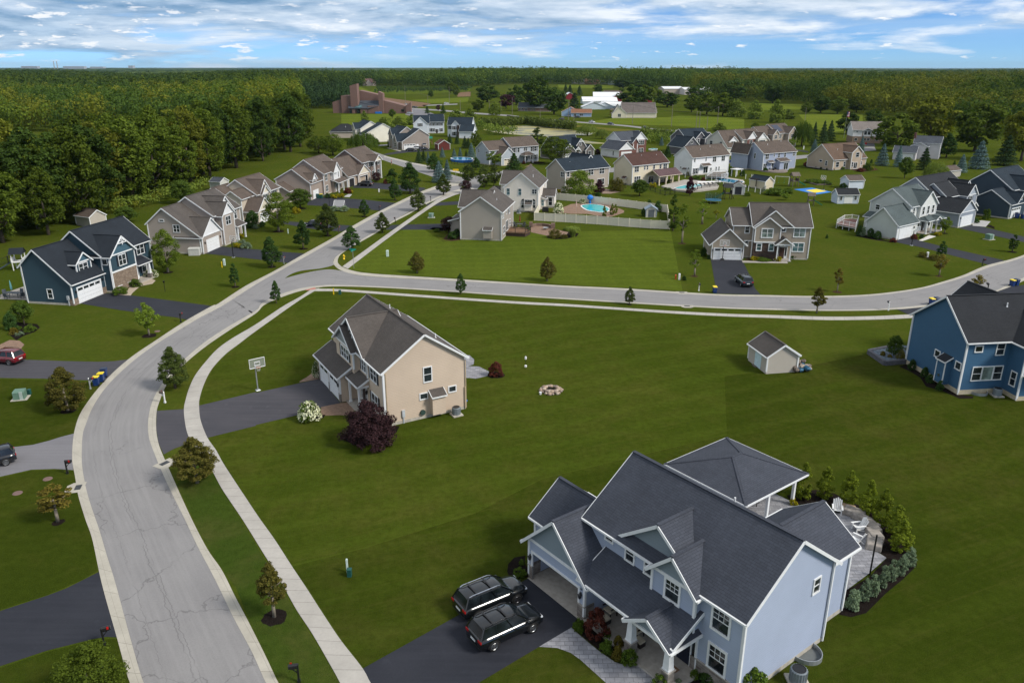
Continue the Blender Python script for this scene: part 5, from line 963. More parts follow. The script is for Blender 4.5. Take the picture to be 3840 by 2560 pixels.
def crown_pts(prof, z0, h, rad, nc, nl, rng, clump=.26, fill=.35, lob=.12):
 P = np.array(PROF[prof]);cen = []
 ph0 = rng.uniform(0,6.28,3)
 while len(cen) < nc:
  t = rng.uniform(0,1);r = np.interp(t, P[:, 0], P[:, 1])
  if rng.uniform() > r + .15: continue
  a = rng.uniform(0,2*np.pi);q = rng.uniform(fill, 1) ** .5
  w = 1 + lob*np.sin(3*a + ph0[0] + 4*t) + lob*.7*np.sin(5*a + ph0[1] - 7*t)
  rr = max(0, r*q*w - clump*.45) * rad
  cen.append((rr*np.cos(a), rr*np.sin(a), z0 + h*(.02 + .95*t)))
 cen = np.array(cen);k = rng.integers(0, nc, nl);d = rng.normal(size=(nl, 3));d[:, 2] += .35; d /= np.linalg.norm(d, axis=1, keepdims=True)
 cr = clump * rad * rng.uniform(.6,1.2, nc);u = rng.uniform(.35,1.0, nl)[:, None] ** .5
 p = cen[k] + d * cr[k][:, None] * u * np.array([1.1,1.1,.85])
 return p, d + rng.normal(scale=.5, size=(nl, 3)) + np.array([0,0,.35])
TP = {}
def proto(kind):
 """(crown mesh, trunk mesh, reference height, reference radius)"""
 if kind in TP: return TP[kind]
 import zlib
 sh, mat, n, leaf, nc, h0, H0, R0, v = kind; rng = np.random.default_rng(zlib.crc32(repr(kind).encode()) % 99999)
 m = MB();mt = FG[mat]
 if sh in PROF:
  p, d = crown_pts(sh, h0, H0 - h0, R0, nc, n, rng, clump=.30 if nc < 60 else .24 if nc < 120 else .19);V = cards(p, d, leaf, rng)
  rd = random.Random(n)
  if h0 > 0.05:
   r = .028 * H0; zt = h0 + (H0-h0)*.45; m.tube((0,0,-.1),(0,0, h0+.1*(H0-h0)), r, r*.75,8,0);m.tube((0,0, h0+.1*(H0-h0)),(rd.uniform(-.1,.1),0, zt), r*.75, r*.35,7,0)
   for i in range(6):
    a = i*1.05 + rd.uniform(-.3,.3);z = h0 + (H0-h0)*rd.uniform(.05,.35);l = R0*rd.uniform(.45,.75);m.tube((0,0, z),(l*math.cos(a), l*math.sin(a), z + l*rd.uniform(.6,1.1)), r*.45, r*.12,5,0)
 elif sh in ('cone','conebush'):
  lv = 15; P = [];D = []
  for i in range(n):
   t = rng.uniform(0,1) ** .8; L = int(t*lv);tt = (L + .5*rng.uniform(0,1))/lv; R = R0*(1 - t) ** .85 * (1.0 if sh == 'cone' else 1)
   nb = max(5, int(13*(1-t)+5));a = 2*np.pi*(rng.integers(0, nb) + .37*L)/nb + rng.normal(scale=.10);q = rng.uniform(.15,1) ** .6
   lift = .10*R0*q*q if L % 2 else -.02; z = h0 + (H0-h0)*tt - .28*R*q + lift
   P.append((R*q*np.cos(a), R*q*np.sin(a), z + rng.normal(scale=.04*R0)));D.append((.6*np.cos(a),.6*np.sin(a),.8))
  V = cards(np.array(P), np.array(D) + rng.normal(scale=.45, size=(n, 3)), leaf, rng, .55);m.tube((0,0,-.1),(0,0, H0*.95),.022*H0,.01,7,0)
 elif sh == 'willow':
  P = [];D = [];st = []
  for i in range(nc):
   a = rng.uniform(0,2*np.pi);q = rng.uniform(.1,1) ** .5; z = h0 + (H0-h0)*(1 - .55*q*q) * rng.uniform(.82,1);st.append((R0*q*np.cos(a), R0*q*np.sin(a), z, rng.uniform(.3,.85) * (z - .2), a))
  for i in range(n):
   x, y, z, l, a = st[rng.integers(0, nc)];s = rng.uniform(0,1);P.append((x + .10*R0*s*np.cos(a) + rng.normal(scale=.035*R0), y + .10*R0*s*np.sin(a) + rng.normal(scale=.035*R0), z - l*s));D.append((np.cos(a), np.sin(a),.5))
  P = np.array(P);n1 = np.array(D) + rng.normal(scale=.5, size=(n, 3));V = cards(P, n1, leaf, rng, .45);c = V.reshape(-1,4,3);mid = c.mean(1, keepdims=True);V = (mid + (c-mid)*np.array([.7,.7,1.7])).reshape(-1,3)
  m.tube((0,0,-.1),(0,0, h0+.6*(H0-h0)),.04*H0,.015*H0,8,0)
 elif sh == 'grassclump':
  V = []
  for i in range(n):
   a = rng.uniform(0,2*np.pi);r = rng.uniform(0,.3)*R0; out = rng.uniform(.25,1)*R0; h = H0*rng.uniform(.6,1);w = leaf; sx, sy = -np.sin(a)*w, np.cos(a)*w; pts = []
   for t in (0,.5,.85,1.0): pts.append((np.cos(a)*(r + out*t**1.6), np.sin(a)*(r + out*t**1.6), h*(1 - (1-t)**1.8) - .35*h*max(0, t-.6)**1.2*2))
   for p, q in zip(pts[:-1], pts[1:]): V += [(p[0]-sx, p[1]-sy, p[2]),(p[0]+sx, p[1]+sy, p[2]),(q[0]+sx*.6, q[1]+sy*.6, q[2]),(q[0]-sx*.6, q[1]-sy*.6, q[2])]
  V = np.array(V)
 cm = quadmesh('crown', V, mt);tm = m.mesh('trunk', BARK if mat not in ('streetb','light','yellow','orange') else BARKL, True) if m.v else None
 TP[kind] = (cm, tm, H0, R0);return TP[kind]
K = dict(  # shape, leaves, count, leaf size, clumps, clear trunk, height, radius, variant
  ovate=('ovate','street',15000,.15,150,.8,6.0,1.9,0), ovateb=('ovate','streetb',15000,.15,150,.8,6.0,1.9,1), ovateg=('ovate','streetg',13000,.16,130,.8,6.0,1.9,2), young=('ovate','streetb',6500,.14,70,1.5,5.0,1.15,3), youngo=('oval','orange',2600,.18,30,1.6,5.0,1.2,4), coney=('column','streetg',5000,.17,60,.7,5,1.0,5), eggb=('egg','streetb',14000,.15,140,.5,5.5,2.0,6),
  lightt=('round','light',4200,.26,40,1.8,7.0,2.3,7), feather=('oval','light',9500,.24,90,1.2,9.0,3.2,8), thin=('oval','light',1700,.24,24,2.2,8,1.6,9), yell=('round','yellow',1200,.2,16,1.3,3.2,1.0,10), colm=('column','mid',8000,.24,70,.3,10,1.9,11), roundt=('round','mid',8000,.30,80,1.6,8.0,3.2,12), roundl=('dome','light',11000,.28,100,.5,7.5,4.2,13), darkt=('ovate','streetg',9000,.28,90,1.2,9,3.2,14), olivet=('round','street',8000,.28,80,1.2,9,3.2,15), bright=('round','forest',9000,.36,80,2,12,5,16),
  spruce=('cone','spruce',8500,.34,1,.6,10,3.0,17), blue=('cone','blue',8500,.34,1,.5,9,3.0,18), willow=('willow','willow',14000,.34,170,1.5,10,5.2,19), willowg=('willow','mid',14000,.34,170,1.5,10,5.2,20), arbor=('egg','arbor',5200,.13,70,.05,3.6,.95,21), arbdark=('column','spruce',2600,.2,30,.05,4,.7,22),
  purple=('round','dpurple',5200,.22,50,.6,4,2.2,23), purplebig=('dome','dpurple',15000,.16,130,.05,3.6,2.6,24), purplet=('ovate','purple',5000,.26,50,.8,6,2.2,25), redb=('dome','red',3000,.2,34,.05,1.7,1.2,26),
  bush=('dome','bush',2600,.13,36,.02,1.4,.95,27), bushball=('dome','bush',2800,.10,60,.02,1.0,.7,28), olive=('dome','olive',2400,.11,44,.02,1.0,.7,29), sage=('egg','sage',3000,.13,44,.05,2.2,.8,30), gold=('dome','gold',1300,.14,22,.02,.8,.7,31), dark=('dome','streetg',2600,.16,34,.02,1.5,1.1,32), redball=('dome','red',4200,.12,70,.02,1.9,1.0,33), hydr=('dome','bush',2600,.16,34,.02,1.6,1.1,34), grassc=('grassclump','willow',900,.022,1,0,2.0,1.35,35), brush=('dome','brush',3200,.34,40,.05,4,3,36), brushd=('dome','mid',3200,.34,40,.05,4,3,37), bronzeb=('dome','streetb',4200,.22,44,.05,3.2,2.6,38), vsage=('dome','sage',1300,.12,20,.02,.7,.8,39), conedk=('conebush','streetg',3600,.22,1,.05,4,1.2,40))
for i in range(7):
 K['f%d' % i] = (('tall','round','spread','oval','tall','round','oval')[i],('forest','forest2','forest','forest3','forest2','forest3','forest')[i],9000,.50,130,1.6,17,5.6,50 + i)
K['fdead'] = ('tall','dead',1000,.35,40,4.0,17,4,60);K['m0'] = ('round','forest3',3600,.85,60,2,14,6,61);K['m1'] = ('spread','forest',3600,.85,60,2,14,6,62);K['m2'] = ('dome','brush',2200,.7,40,.4,7,5,63);K['m3'] = ('cone','pine',1800,.8,1,.5,14,3.2,64);K['m4'] = ('tall','forest2',3600,.85,60,2,14,6,65);K['mp'] = ('round','purple',2600,.8,50,2,12,5,66)
RT = random.Random(7)
def plant(kind, loc, h, rad=None, label=None, catg='tree', group=None, name='tree', rz=None):
 cm, tm, H0, R0 = proto(K[kind]);sz = h / H0; sx = sz if rad is None else rad / R0
 rz = RT.uniform(0,6.28) if rz is None else rz
 if tm is None or catg in ('shrub','bush','plant') and h < 2.6:
  o = link(name, cm, None, loc, rz);o.scale = (sx, sx, sz);return tag(o, label, catg, group)
 o = thing(name, label, catg, loc, rz, group, (sx, sx, sz));link('crown', cm, o);link('trunk', tm, o);return o
def height_at(P, r, x, y):
 o = RG[r];fx, fy = o[0] + x/o[2], o[1] + y/o[2];u = (fx-CX)/F; v = (CY-fy)/F; d = (u, CP+v*SP, -SP+v*CP);return CAMH + d[2]*P.y/d[1]
def depth(P): return P.y*CP + (CAMH - P.z)*SP
def ptree(kind, r, bx, by, tx, ty, w, label=None, group=None, catg='tree', name='tree', z=0.0):
 """plant standing on the ground at (bx,by) whose top shows at (tx,ty) and whose crown is w wide in that view"""
 P = gp(r, bx, by);h = max(.4, height_at(P, r, tx, ty));rad = w / RG[r][2] * depth(P) / F / 2
 P.z = z; return plant(kind, P, h, rad, label, catg, group, name)
def ring(r, x, y, wpx, mat=MULCH, name='mulch_ring', label=None):
 P = gp(r, x, y);R_ = wpx/RG[r][2]*depth(P)/F/2; rd = random.Random(int(x*7+y));pts = [(P.x + R_*(1+rd.uniform(-.12,.12))*math.cos(i*.39), P.y + R_*(1+rd.uniform(-.12,.12))*math.sin(i*.39),0) for i in range(16)]
 m = MB();n = len(pts);m.v = [(P.x, P.y, .09)] + [(p[0], p[1],.008) for p in pts];m.f = [[0,1+i, 1+(i+1) % n] for i in range(n)];m.m = [0]*n
 o = m.build(name, mat);return tag(o, kind='structure')
SG = 'street trees along the kerb'; GT = 'garden trees between the houses'; FT = 'trees beyond the neighbourhood'; SPG = 'spruces in the gardens'
S = [
 ('ovate','n',1612,872,1525,488,290,'leafy ovate street tree between kerb and pavement opposite the blue bins',SG,0),
 ('eggb','n',625,1078,525,680,370,'broad bronze tinted street tree in a mulch ring beside the blue bins',SG,130),
 ('ovateb','l',1262,290,1208,-8,285,'bronze tinted street tree hanging over the pavement beside a kerb drain',SG,0),
 ('young','l',1755,1150,1672,790,200,'young bronze street tree in a big dark mulch ring by the pavement',SG,160),
 ('youngo','l',372,542,345,305,210,'sparse rusty young tree in a small mulch ring left of the kerb drain',SG,78),
 ('bright','l',590,1690,560,1345,430,'yellow green tree cut by the bottom edge below the black mailbox',SG,0),
 ('lightt','n',1372,388,1330,68,205,'light green maple in a mulch ring on the lawn below the dark teal house',SG,130),
 ('coney','a',2163,1068,2150,850,100,'slim dark young tree on the lawn right of the dark teal house',SG,75),
 ('ovateg','b',540,1228,520,940,190,'dark egg shaped tree beside the drive of the taupe house',SG,80),
 ('ovateg','b',828,1062,803,790,160,'dark narrow tree right of the blue grey garden bed',SG,80),
 ('ovate','b',1052,942,1040,645,235,'wide pyramid tree hiding a small dark car',SG,70),
 ('ovateg','b',1390,766,1385,600,110,'small round topped tree by the goal net drive',SG,60),
 ('ovateg','b',580,1562,555,1345,100,'slim street tree on the verge at the street junction',SG,0),
 ('ovateg','b',1275,1068,1245,845,178,'full dark street tree behind the yellow hydrant',SG,0),
 ('ovate','b',1555,912,1545,725,152,'street tree beside the mailbox before the corner house drive',SG,0),
 ('ovate','b',1882,712,1868,500,162,'pyramid street tree past the corner house drive',SG,0),
 ('ovate','b',2115,567,2105,370,150,'pyramid street tree in front of the big blue spruces',SG,0),
 ('ovateg','b',1670,617,1660,405,122,'tall narrow tree on the lawn before the open garage house',SG,50),
 ('darkt','b',1810,552,1800,270,232,'largest dark pyramid tree before the brick and taupe house',SG,60),
 ('ovateb','b',1873,1283,1866,1080,155,'bronze tree alone on the corner lawn left of the fenced pool',SG,0),
 ('ovateb','c',1108,1357,1110,1130,160,'bronze tree alone near the kerb of the big corner lawn',SG,0),
 ('ovateg','c',315,1477,312,1280,105,'slim dark tree on the verge right of the junction',SG,0),
 ('ovate','o',1078,347,1088,180,105,'small verge tree leaning before the side street',SG,50),
 ('thin','d',500,1312,515,1060,122,'bright thin sapling left of the beige house drive',GT,70),
 ('thin','d',385,1012,408,640,132,'tall thin yellow green sapling behind the fence end',GT,70),
 ('colm','d',300,895,312,545,120,'tall green columnar tree at the end of the white fence',GT,0),
 ('thin','d',570,832,592,600,120,'open thin sapling near the trampoline',GT,40),
 ('yell','d',698,786,702,700,62,'tiny golden yellow tree on the back lawn',GT,0),
 ('youngo','d',1810,1457,1825,1240,100,'rusty sapling in a brown mulch ring right of the beige house',SG,85),
 ('young','g',447,427,460,180,138,'bronze street tree on the verge before the side street bend',SG,0),
 ('youngo','e',1570,1312,1597,1115,128,'rusty sapling on the lawn below the pale green house',SG,60),
 ('coney','e',1590,1140,1595,990,100,'dark young tree between low bushes by the pale green house drive',GT,0),
 ('coney','e',2243,1090,2252,930,90,'dark narrow tree in a mulch ring near the right edge',SG,80),
 ('youngo','g',1900,330,1912,80,155,'rusty tree rising behind the roof of the blue house',SG,0),
 ('lightt','e',1620,920,1640,760,112,'small open tree between the pale green and slate grey houses',GT,60),
 ('roundt','c',1955,577,1960,425,165,'small round tree on the lawn by the black pool fence',GT,26),
 ('roundl','c',1400,577,1392,340,305,'big round light green tree behind the white fence',GT,0),
 ('purplet','c',1585,560,1572,425,120,'purple leaved tree right of the big round tree',GT,0),
 ('purple','c',200,912,206,770,155,'dark purple tree left of the corner house',GT,0),
 ('feather','a',1545,935,1545,540,285,'feathery light green tree before the taupe house',GT,90),
 ('feather','b',600,902,605,540,300,'feathery light green tree before the cream stepped gable house',GT,110),
 ('roundt','b',800,692,790,510,225,'round tree by the yellow bush before the brown taupe house',GT,110),
 ('roundt','a',225,1412,232,1195,195,'round dark tree at the left edge garden bed',GT,0),
 ('willowg','p1',800,720,800,335,560,'wide weeping willow behind the open garage house',GT,0),
 ('bright','p1',240,800,200,400,470,'round full tree left of the weeping willow',GT,0),
 ('bright','p1',-20,760,-60,430,430,'round bright tree at the end of the wood by the row',GT,0),
 ('spruce','p1',1820,935,1800,700,190,'dense green spruce by the far street corner',SPG,0),('spruce','p1',1905,905,1900,710,150,'second green spruce by the far street corner',SPG,0),('blue','p1',1990,935,1990,735,120,'slim blue spruce beside the far street corner',SPG,0),('blue','p1',2250,835,2250,640,130,'slim blue green spruce before the red shed',SPG,0),
 ('darkt','p1',2100,1105,2125,755,320,'dark full tree left of the big blue spruces',GT,0),('blue','p1',2190,1292,2190,895,340,'biggest blue spruce at the street corner',SPG,0),('blue','p1',2340,1250,2335,870,220,'blue spruce right behind the biggest one',SPG,0),
 ('blue','p2',115,772,115,575,142,'small blue spruce left of the blue pool',SPG,0),('blue','p2',225,758,220,555,122,'small grey blue spruce above the blue pool',SPG,0),('blue','p2',430,765,437,470,205,'tall blue spruce right above the blue pool',SPG,0),('spruce','p2',335,740,338,600,95,'small green spruce between two blue ones',SPG,0),('spruce','p2',312,562,310,345,155,'dark spruce before the white stone house',SPG,0),('spruce','p2',375,562,372,375,122,'dark spruce beside another before the white stone house',SPG,0),('spruce','p2',32,482,30,305,135,'dark spruce left of a car by the white stone house',SPG,0),('spruce','p2',165,492,165,325,125,'dark spruce right of a car by the white stone house',SPG,0),
 ('bright','p2',510,585,520,240,205,'upright green tree before the blank white gable',GT,0),('olivet','p2',375,1215,380,870,285,'dark tree left in the corner clump above the corner house',GT,0),('olivet','p2',665,1290,660,880,335,'olive tree in the middle of the corner clump',GT,0),('olivet','p2',845,1265,850,870,240,'olive tree right in the corner clump',GT,0),('darkt','p2',515,965,520,735,205,'dark tree behind the corner clump',GT,0),('lightt','p2',860,910,872,610,290,'light tree before the blue grey garage',GT,0),('conedk','p2',1210,955,1210,655,375,'broad dark cone tree before the blue grey house',GT,0),('purple','p2',330,1390,330,1165,235,'purple tree by the corner clump',GT,0),
 ('bright','p2',1960,860,1995,345,590,'huge round tree right of the blue grey house',GT,0),('colm','p2',1640,520,1645,175,285,'upright light tree behind the blue grey house',GT,0),
 ('conedk','p3',2070,735,2072,515,195,'dark cone tree left of the dark charcoal house',GT,0),('blue','p3',1962,522,1962,355,112,'small blue spruce near the pond',SPG,0),('purplet','p3',785,692,785,583,155,'purple tree left of the white garage wing',GT,0),('conedk','p3',1230,735,1232,640,100,'little dark cone tree before the white garage door',GT,0),('willow','p3',600,335,620,112,425,'pale willow clump behind the pond',FT,0),('willow','p3',870,395,882,190,235,'smaller pale willow by the pond',FT,0),
 ('willowg','p5',1200,535,1215,30,400,'tall deep green tree beside the solar roof house',GT,0),('spruce','p5',1420,525,1420,85,195,'dark tall spruce nearest the deep green tree',SPG,0),('spruce','p5',1590,480,1592,62,225,'dark tall spruce in the middle of three',SPG,0),('spruce','p5',1720,440,1732,52,235,'dark tall spruce with ragged arms on the right of three',SPG,0),('blue','p5',1430,640,1432,395,175,'blue spruce behind the tan ranch house',SPG,0),('lightt','p5',1010,560,1005,368,155,'yellow green tree right of the solar roof house',GT,0),('bright','p5',350,230,345,95,150,'small tree behind the solar roof house',GT,0),
 ('blue','p6',715,885,770,480,290,'large blue spruce on the lawn left of the pale garage',SPG,0),('blue','p6',1012,912,1050,515,205,'blue spruce before the pale garage door',SPG,0),('roundt','p6',1130,1122,1150,730,270,'round dark tree on the open lawn above the white shed',GT,0),('spruce','p6',1485,965,1512,555,330,'broad green conifer before the pale chimney house',SPG,0),('willow','p6',1690,1155,1700,775,420,'yellow weeping willow above the slate grey house',GT,0),('blue','p6',2170,1012,2160,675,250,'blue spruce right of the yellow willow',SPG,0),('conedk','p6',2030,985,2030,795,135,'dark cone between willow and blue spruce',GT,0),('blue','e',1928,325,1930,68,225,'huge blue spruce at the right wood edge',SPG,0),('spruce','e',2170,295,2180,15,245,'huge dark spruce at the right wood edge',SPG,0),('blue','p6',330,672,340,335,155,'blue spruce right of the tan ranch house',SPG,0),
 ('m1','p6',960,620,950,-60,760,'massive maple right of the two tone building',FT,0),('darkt','p6',1900,745,1900,300,380,'dark full tree right of the pale chimney house',GT,0),
 ('m4','s3',1690,1010,1700,662,350,'massive olive tree in the right wood edge',FT,0),('m1','s3',2010,1045,2000,715,350,'massive green tree behind the blue spruces',FT,0),('m4','s3',2330,1110,2330,735,330,'massive tree at the far right edge',FT,0),
 ('roundt','a',1672,300,1678,85,225,'light round tree at the wood edge behind the taupe house',GT,0),('roundt','a',1160,475,1165,330,215,'low round tree behind the dark teal house',GT,0),
 ('m0','s2',1005,705,990,582,175,'dark round tree left in the roadside clump',FT,0),('m0','s2',1350,765,1345,528,230,'tallest tree of the roadside clump',FT,0),('m0','s2',1465,790,1455,605,190,'dark tree beside the small blue house',FT,0),('m0','s2',1205,725,1200,588,140,'dark tree behind the brick ranch',FT,0),('mp','s2',1135,750,1140,645,110,'dark purple tree left of the brick ranch',FT,0),('m1','s2',942,770,945,688,105,'bright tree by the pond road',FT,0),('m2','s2',1060,795,1060,708,95,'light tree left of the brick ranch',FT,0),('m3','s2',1605,765,1600,638,120,'dark conifer before the greenhouses',FT,0),('m0','s2',2000,755,1990,585,230,'big tree right of the red barn',FT,0),('m1','s2',2085,735,2092,588,150,'tree right of the big barn tree',FT,0),('m0','s2',2245,740,2250,632,180,'dark tree above the cream roadside house',FT,0),
 ('conedk','s2',592,782,592,728,42,'small cone tree by the car park',FT,0),('mp','s2',668,764,668,722,34,'small dark purple tree by the car park',FT,0),('conedk','s2',702,782,703,718,52,'cone tree right of the purple one by the car park',FT,0),('m2','s2',160,835,160,768,62,'light young tree on the church lawn',FT,0),('roundt','s2',352,818,352,752,52,'dark young tree on the church lawn',FT,0),('m1','s2',755,645,755,558,62,'tree in the field behind the car park',FT,0),('m1','s2',790,665,795,588,50,'second tree in the field behind the car park',FT,0),('m0','s2',618,672,620,622,42,'small tree by the brown field',FT,0),
 ('m2','s2',300,905,310,812,140,'round olive bush tree behind the white gable house',FT,0),('m2','s2',400,880,400,805,110,'olive bush tree in front of the church',FT,0),('m2','s2',490,860,500,795,120,'olive bush tree left of the colonial house',FT,0),('m2','s2',790,830,790,760,140,'light scrub tree by the pond road',FT,0),('m2','s2',885,835,885,752,105,'light scrub tree beside the pond road bend',FT,0),
 ('m1','s3',60,775,60,648,130,'roadside tree at the yellow field',FT,0),('m1','s3',165,790,160,638,170,'tree behind the yellow field wires',FT,0),('m1','s3',275,800,270,640,160,'full tree behind the yellow field',FT,0),('m2','s3',370,805,370,692,130,'bushy tree behind the yellow field',FT,0),('m2','s3',495,820,490,700,130,'light bushy tree right of the yellow field',FT,0),('m2','s3',640,845,650,698,125,'grey green tree between two fields',FT,0),('m2','s3',725,820,730,758,120,'low bright tree before the far field',FT,0),('m1','s3',850,785,850,708,85,'small tree at the far field edge',FT,0),('m0','s3',950,778,950,660,140,'dark tree above the far field',FT,0),('m1','s3',1065,785,1060,668,140,'tree above the middle of the far field',FT,0),('m1','s3',1195,775,1190,662,140,'tree above the right of the far field',FT,0),('m0','s3',1130,925,1130,768,155,'lone dark tree at the flagpole',FT,0),('m0','s3',1310,860,1310,752,130,'dark tree behind the two tone building',FT,0),('m1','s3',1460,760,1460,598,155,'round tree standing before the right wood',FT,0),('m4','s3',1755,720,1760,608,175,'pale tree top before the right wood',FT,0),('m0','s3',620,712,620,578,160,'grey green tree before the right wood',FT,0),('m0','s3',345,700,340,543,190,'tree with thin stem before the right wood',FT,0),('m2','s3',250,905,255,850,100,'bush behind the cream brick house',FT,0),('m0','s3',100,700,170,585,160,'dome tree right of the long white roofs',FT,0),
 ('m0','s2',1765,655,1762,578,70,'dark tree below the far new houses',FT,0),('m3','s2',1575,660,1575,585,60,'far conifer left of the red barn',FT,0),('m3','s2',1640,660,1640,590,60,'far conifer behind the red barn',FT,0),('m3','s2',1545,650,1545,580,50,'farthest conifer by the red barn',FT,0),('m1','s2',2160,700,2150,600,110,'tree right of the far barn roofs',FT,0),('m0','s2',1940,610,1960,535,150,'dark round tree right of the far new houses',FT,0),('m0','s2',2080,620,2060,545,190,'broad dark tree right of the far new houses',FT,0),
]
seen = set()
for kd, r, bx, by, tx, ty, w_, lab, grp, mr in S:
 nm = {'blue': 'blue_spruce','spruce': 'spruce','willow': 'willow','willowg': 'willow','m3': 'conifer'}.get(kd, 'street_tree' if grp == SG else 'tree')
 ptree(kd, r, bx, by, tx, ty, w_, lab, grp, 'tree', nm)
 if mr: ring(r, bx, by, mr, BMULCH if 'rusty' in lab and r != 'l' or r == 'd' else MULCH)
rw = random.Random(21);pts = []
edge = [gp('F', x, y) for x, y in ((-700,1010),(-200,960),(0,925),(215,880),(360,775),(540,725),(700,682),(850,628),(1000,605),(1120,560),(1200,520))]
def edge_y(x):
 for a, b in zip(edge[:-1], edge[1:]):
  if a.x <= x <= b.x: return a.y + (b.y-a.y)*(x-a.x)/(b.x-a.x)
 return None
cand = []
for i in range(9000):
 y = rw.uniform(95,470);x = rw.uniform(-.74*y - 12,-40);e = edge_y(x)
 if e is None or y < e + 4 or x > min(-58 - .02*(y-200),-.262*y): continue
 cand.append((y, x, y - e))
cand.sort();grid = []
for y, x, dd in cand:
 if len(grid) >= 262: break
 s = 8.2 + max(0, y-190)*.012
 if all((x-a)**2 + (y-b)**2 > s*s for a, b in grid):
  grid.append((x, y));q = min(1, dd/18);h = (12.5 + 8.5*q)*rw.uniform(.84,1.12)
  if rw.random() < .02: kd = 'fdead'
  else: kd = 'f%d' % rw.randrange(7)
  plant(kd, (x, y, 0), h, h*.34*rw.uniform(.85,1.12),'tall leafy tree in the dense green wood behind the left row of houses','tree','trees of the left wood','forest_tree')
FOREST_BACK = max(y for x, y in grid)
print('forest', len(grid), FOREST_BACK)
def inside(P, poly):
 x, y = P[:, 0], P[:, 1];c = np.zeros(len(P), bool);j = len(poly) - 1
 for i in range(len(poly)):
  xi, yi = poly[i];xj, yj = poly[j];t = ((yi > y) != (yj > y)) & (x < (xj-xi)*(y-yi)/((yj-yi) + 1e-12) + xi);c ^= t; j = i
 return c
def wood(name, poly, mat, sp, h, rad, nq, qs, seed, label, hv=.26, shape='round'):
 rng = np.random.default_rng(seed);P = np.array(poly);lo, hi = P.min(0), P.max(0);nx, ny = int((hi[0]-lo[0])/sp), int((hi[1]-lo[1])/sp)
 gx, gy = np.meshgrid(np.arange(nx), np.arange(ny));C = np.stack([lo[0] + (gx.ravel() + rng.uniform(0,1, nx*ny))*sp, lo[1] + (gy.ravel() + rng.uniform(0,1, nx*ny))*sp],1)
 C = C[inside(C, poly)];ang = np.abs(C[:, 0]) / C[:, 1];C = C[ang < .74];n = len(C)
 H = h * (1 + rng.uniform(-hv, hv, n)) * (1 + .16*np.sin(C[:, 0]*.011+C[:, 1]*.004) + .12*np.sin(C[:, 1]*.017 + C[:, 0]*.006));Rd = rad * rng.uniform(.75,1.25, n)
 k = np.repeat(np.arange(n), nq);d = rng.normal(size=(n*nq, 3));d[:, 2] = np.abs(d[:, 2])*1.1 - .25; d[:, 1] -= .25; d /= np.linalg.norm(d, axis=1, keepdims=True)
 lump = 1 + .22*np.sin(d[:, 0]*5 + k) * np.sin(d[:, 2]*6 + 2*k)
 p = np.stack([C[k, 0] + d[:, 0]*Rd[k]*lump, C[k, 1] + d[:, 1]*Rd[k]*lump, H[k]*.58 + d[:, 2]*H[k]*.42*lump],1)
 low = rng.uniform(size=n*nq) < .2; p[low, 2] *= rng.uniform(.2,.9, low.sum())
 me = quadmesh(name, cards(p, d + rng.normal(scale=.4, size=d.shape), qs, rng, .85),[FG[m] for m in mat], np.repeat(np.clip((rng.normal(0,.5, n) + 1.5 + 1.2*np.sin(C[:, 0]*.021 + 2*np.sin(C[:, 1]*.013))).astype(int),0, len(mat)-1), nq))
 o = link(name, me);print(name, n, n*nq);return tag(o, label, 'wood', None, 'stuff')
def w2(r, *pts): return [tuple(gp(r, x, y)[:2]) for x, y in pts]
wood('woodland',[(-340,455),(-112,425),(-240,900),(-720,950)],('forest','forest2','forest3'),10,18,6.6,300,1.2,3,'leafy wood rolling away behind the left row of houses')
wood('far_wood',[(-1250,880),(-235,880),(-310,1240),(-280,1500),(-260,2200),(-1600,2200)],('forest3','forest','forest3'),12,19,7.5,90,2.4,4,'dark woods beyond the left wood and the town')
wood('far_wood', w2('s2',(-100,612),(130,588),(300,596),(900,600),(1250,578),(1500,583),(1880,588),(1900,600),(2352,606)) + [(700,2300),(-350,2300)],('forest3','forest','forest3'),12.5,23,7.5,95,2.4,5,'dark band of woods behind the fields and the church')
wood('far_wood', w2('s3',(0,640),(100,652),(300,690),(560,706),(830,722),(1240,792),(1500,800),(1700,830),(2000,900),(2500,960),(3000,1000)) + [(1500,1500),(1500,2200),(650,2200),(420,1350)],('forest3','forest','forest2'),13,19,8.2,190,1.7,6,'dense wood filling the right background')
wood('pine_row', w2('s1',(2080,755),(2420,750),(2440,700),(2080,700)) + [],('pine',),5.5,15,2.6,90,1.3,7,'dark pine plantation behind the brick church')
wood('tree_nursery', w2('s2',(230,645),(890,632),(900,606),(240,612)),('pine','spruce','mid'),8.0,4.5,1.6,26,.9,8,'rows of small nursery trees in the far field')
wood('reeds', w2('p8',(-400,1060),(0,1065),(450,1010),(700,1055),(1000,1095),(1380,1120),(1380,1090),(1000,1060),(700,1010),(450,970),(0,1030),(-400,1030)),('reed',),1.3,3.2,.8,22,.8,9,'dark green reeds along the pond bank')
wood('reeds', w2('p9',(800,1355),(1400,1385),(1420,1355),(800,1325)) , ('reed',),1.3,3.4,.8,22,.8,10,'dark green reeds before the meadow left of the charcoal house')
wood('scrub', w2('p2',(480,200),(700,260),(760,320),(1250,350),(1300,330),(1000,290),(760,250),(620,190)),('brush','mid'),3.4,3.2,2.0,60,.7,11,'light scrub along the near pond bank')
wood('scrub', w2('p3',(1660,500),(2100,500),(2100,410),(1680,380)),('brush','mid'),3.4,3.0,2.0,60,.7,12,'light scrub right of the brick and white house')
wood('scrub', w2('q2',(860,1500),(1100,1490),(1480,1380),(2000,1250),(2150,1190),(2150,1165),(1900,1215),(1400,1345),(900,1450)),('brush','forest2','mid'),2.6,2.6,1.8,70,.5,14,'undergrowth at the foot of the left wood')
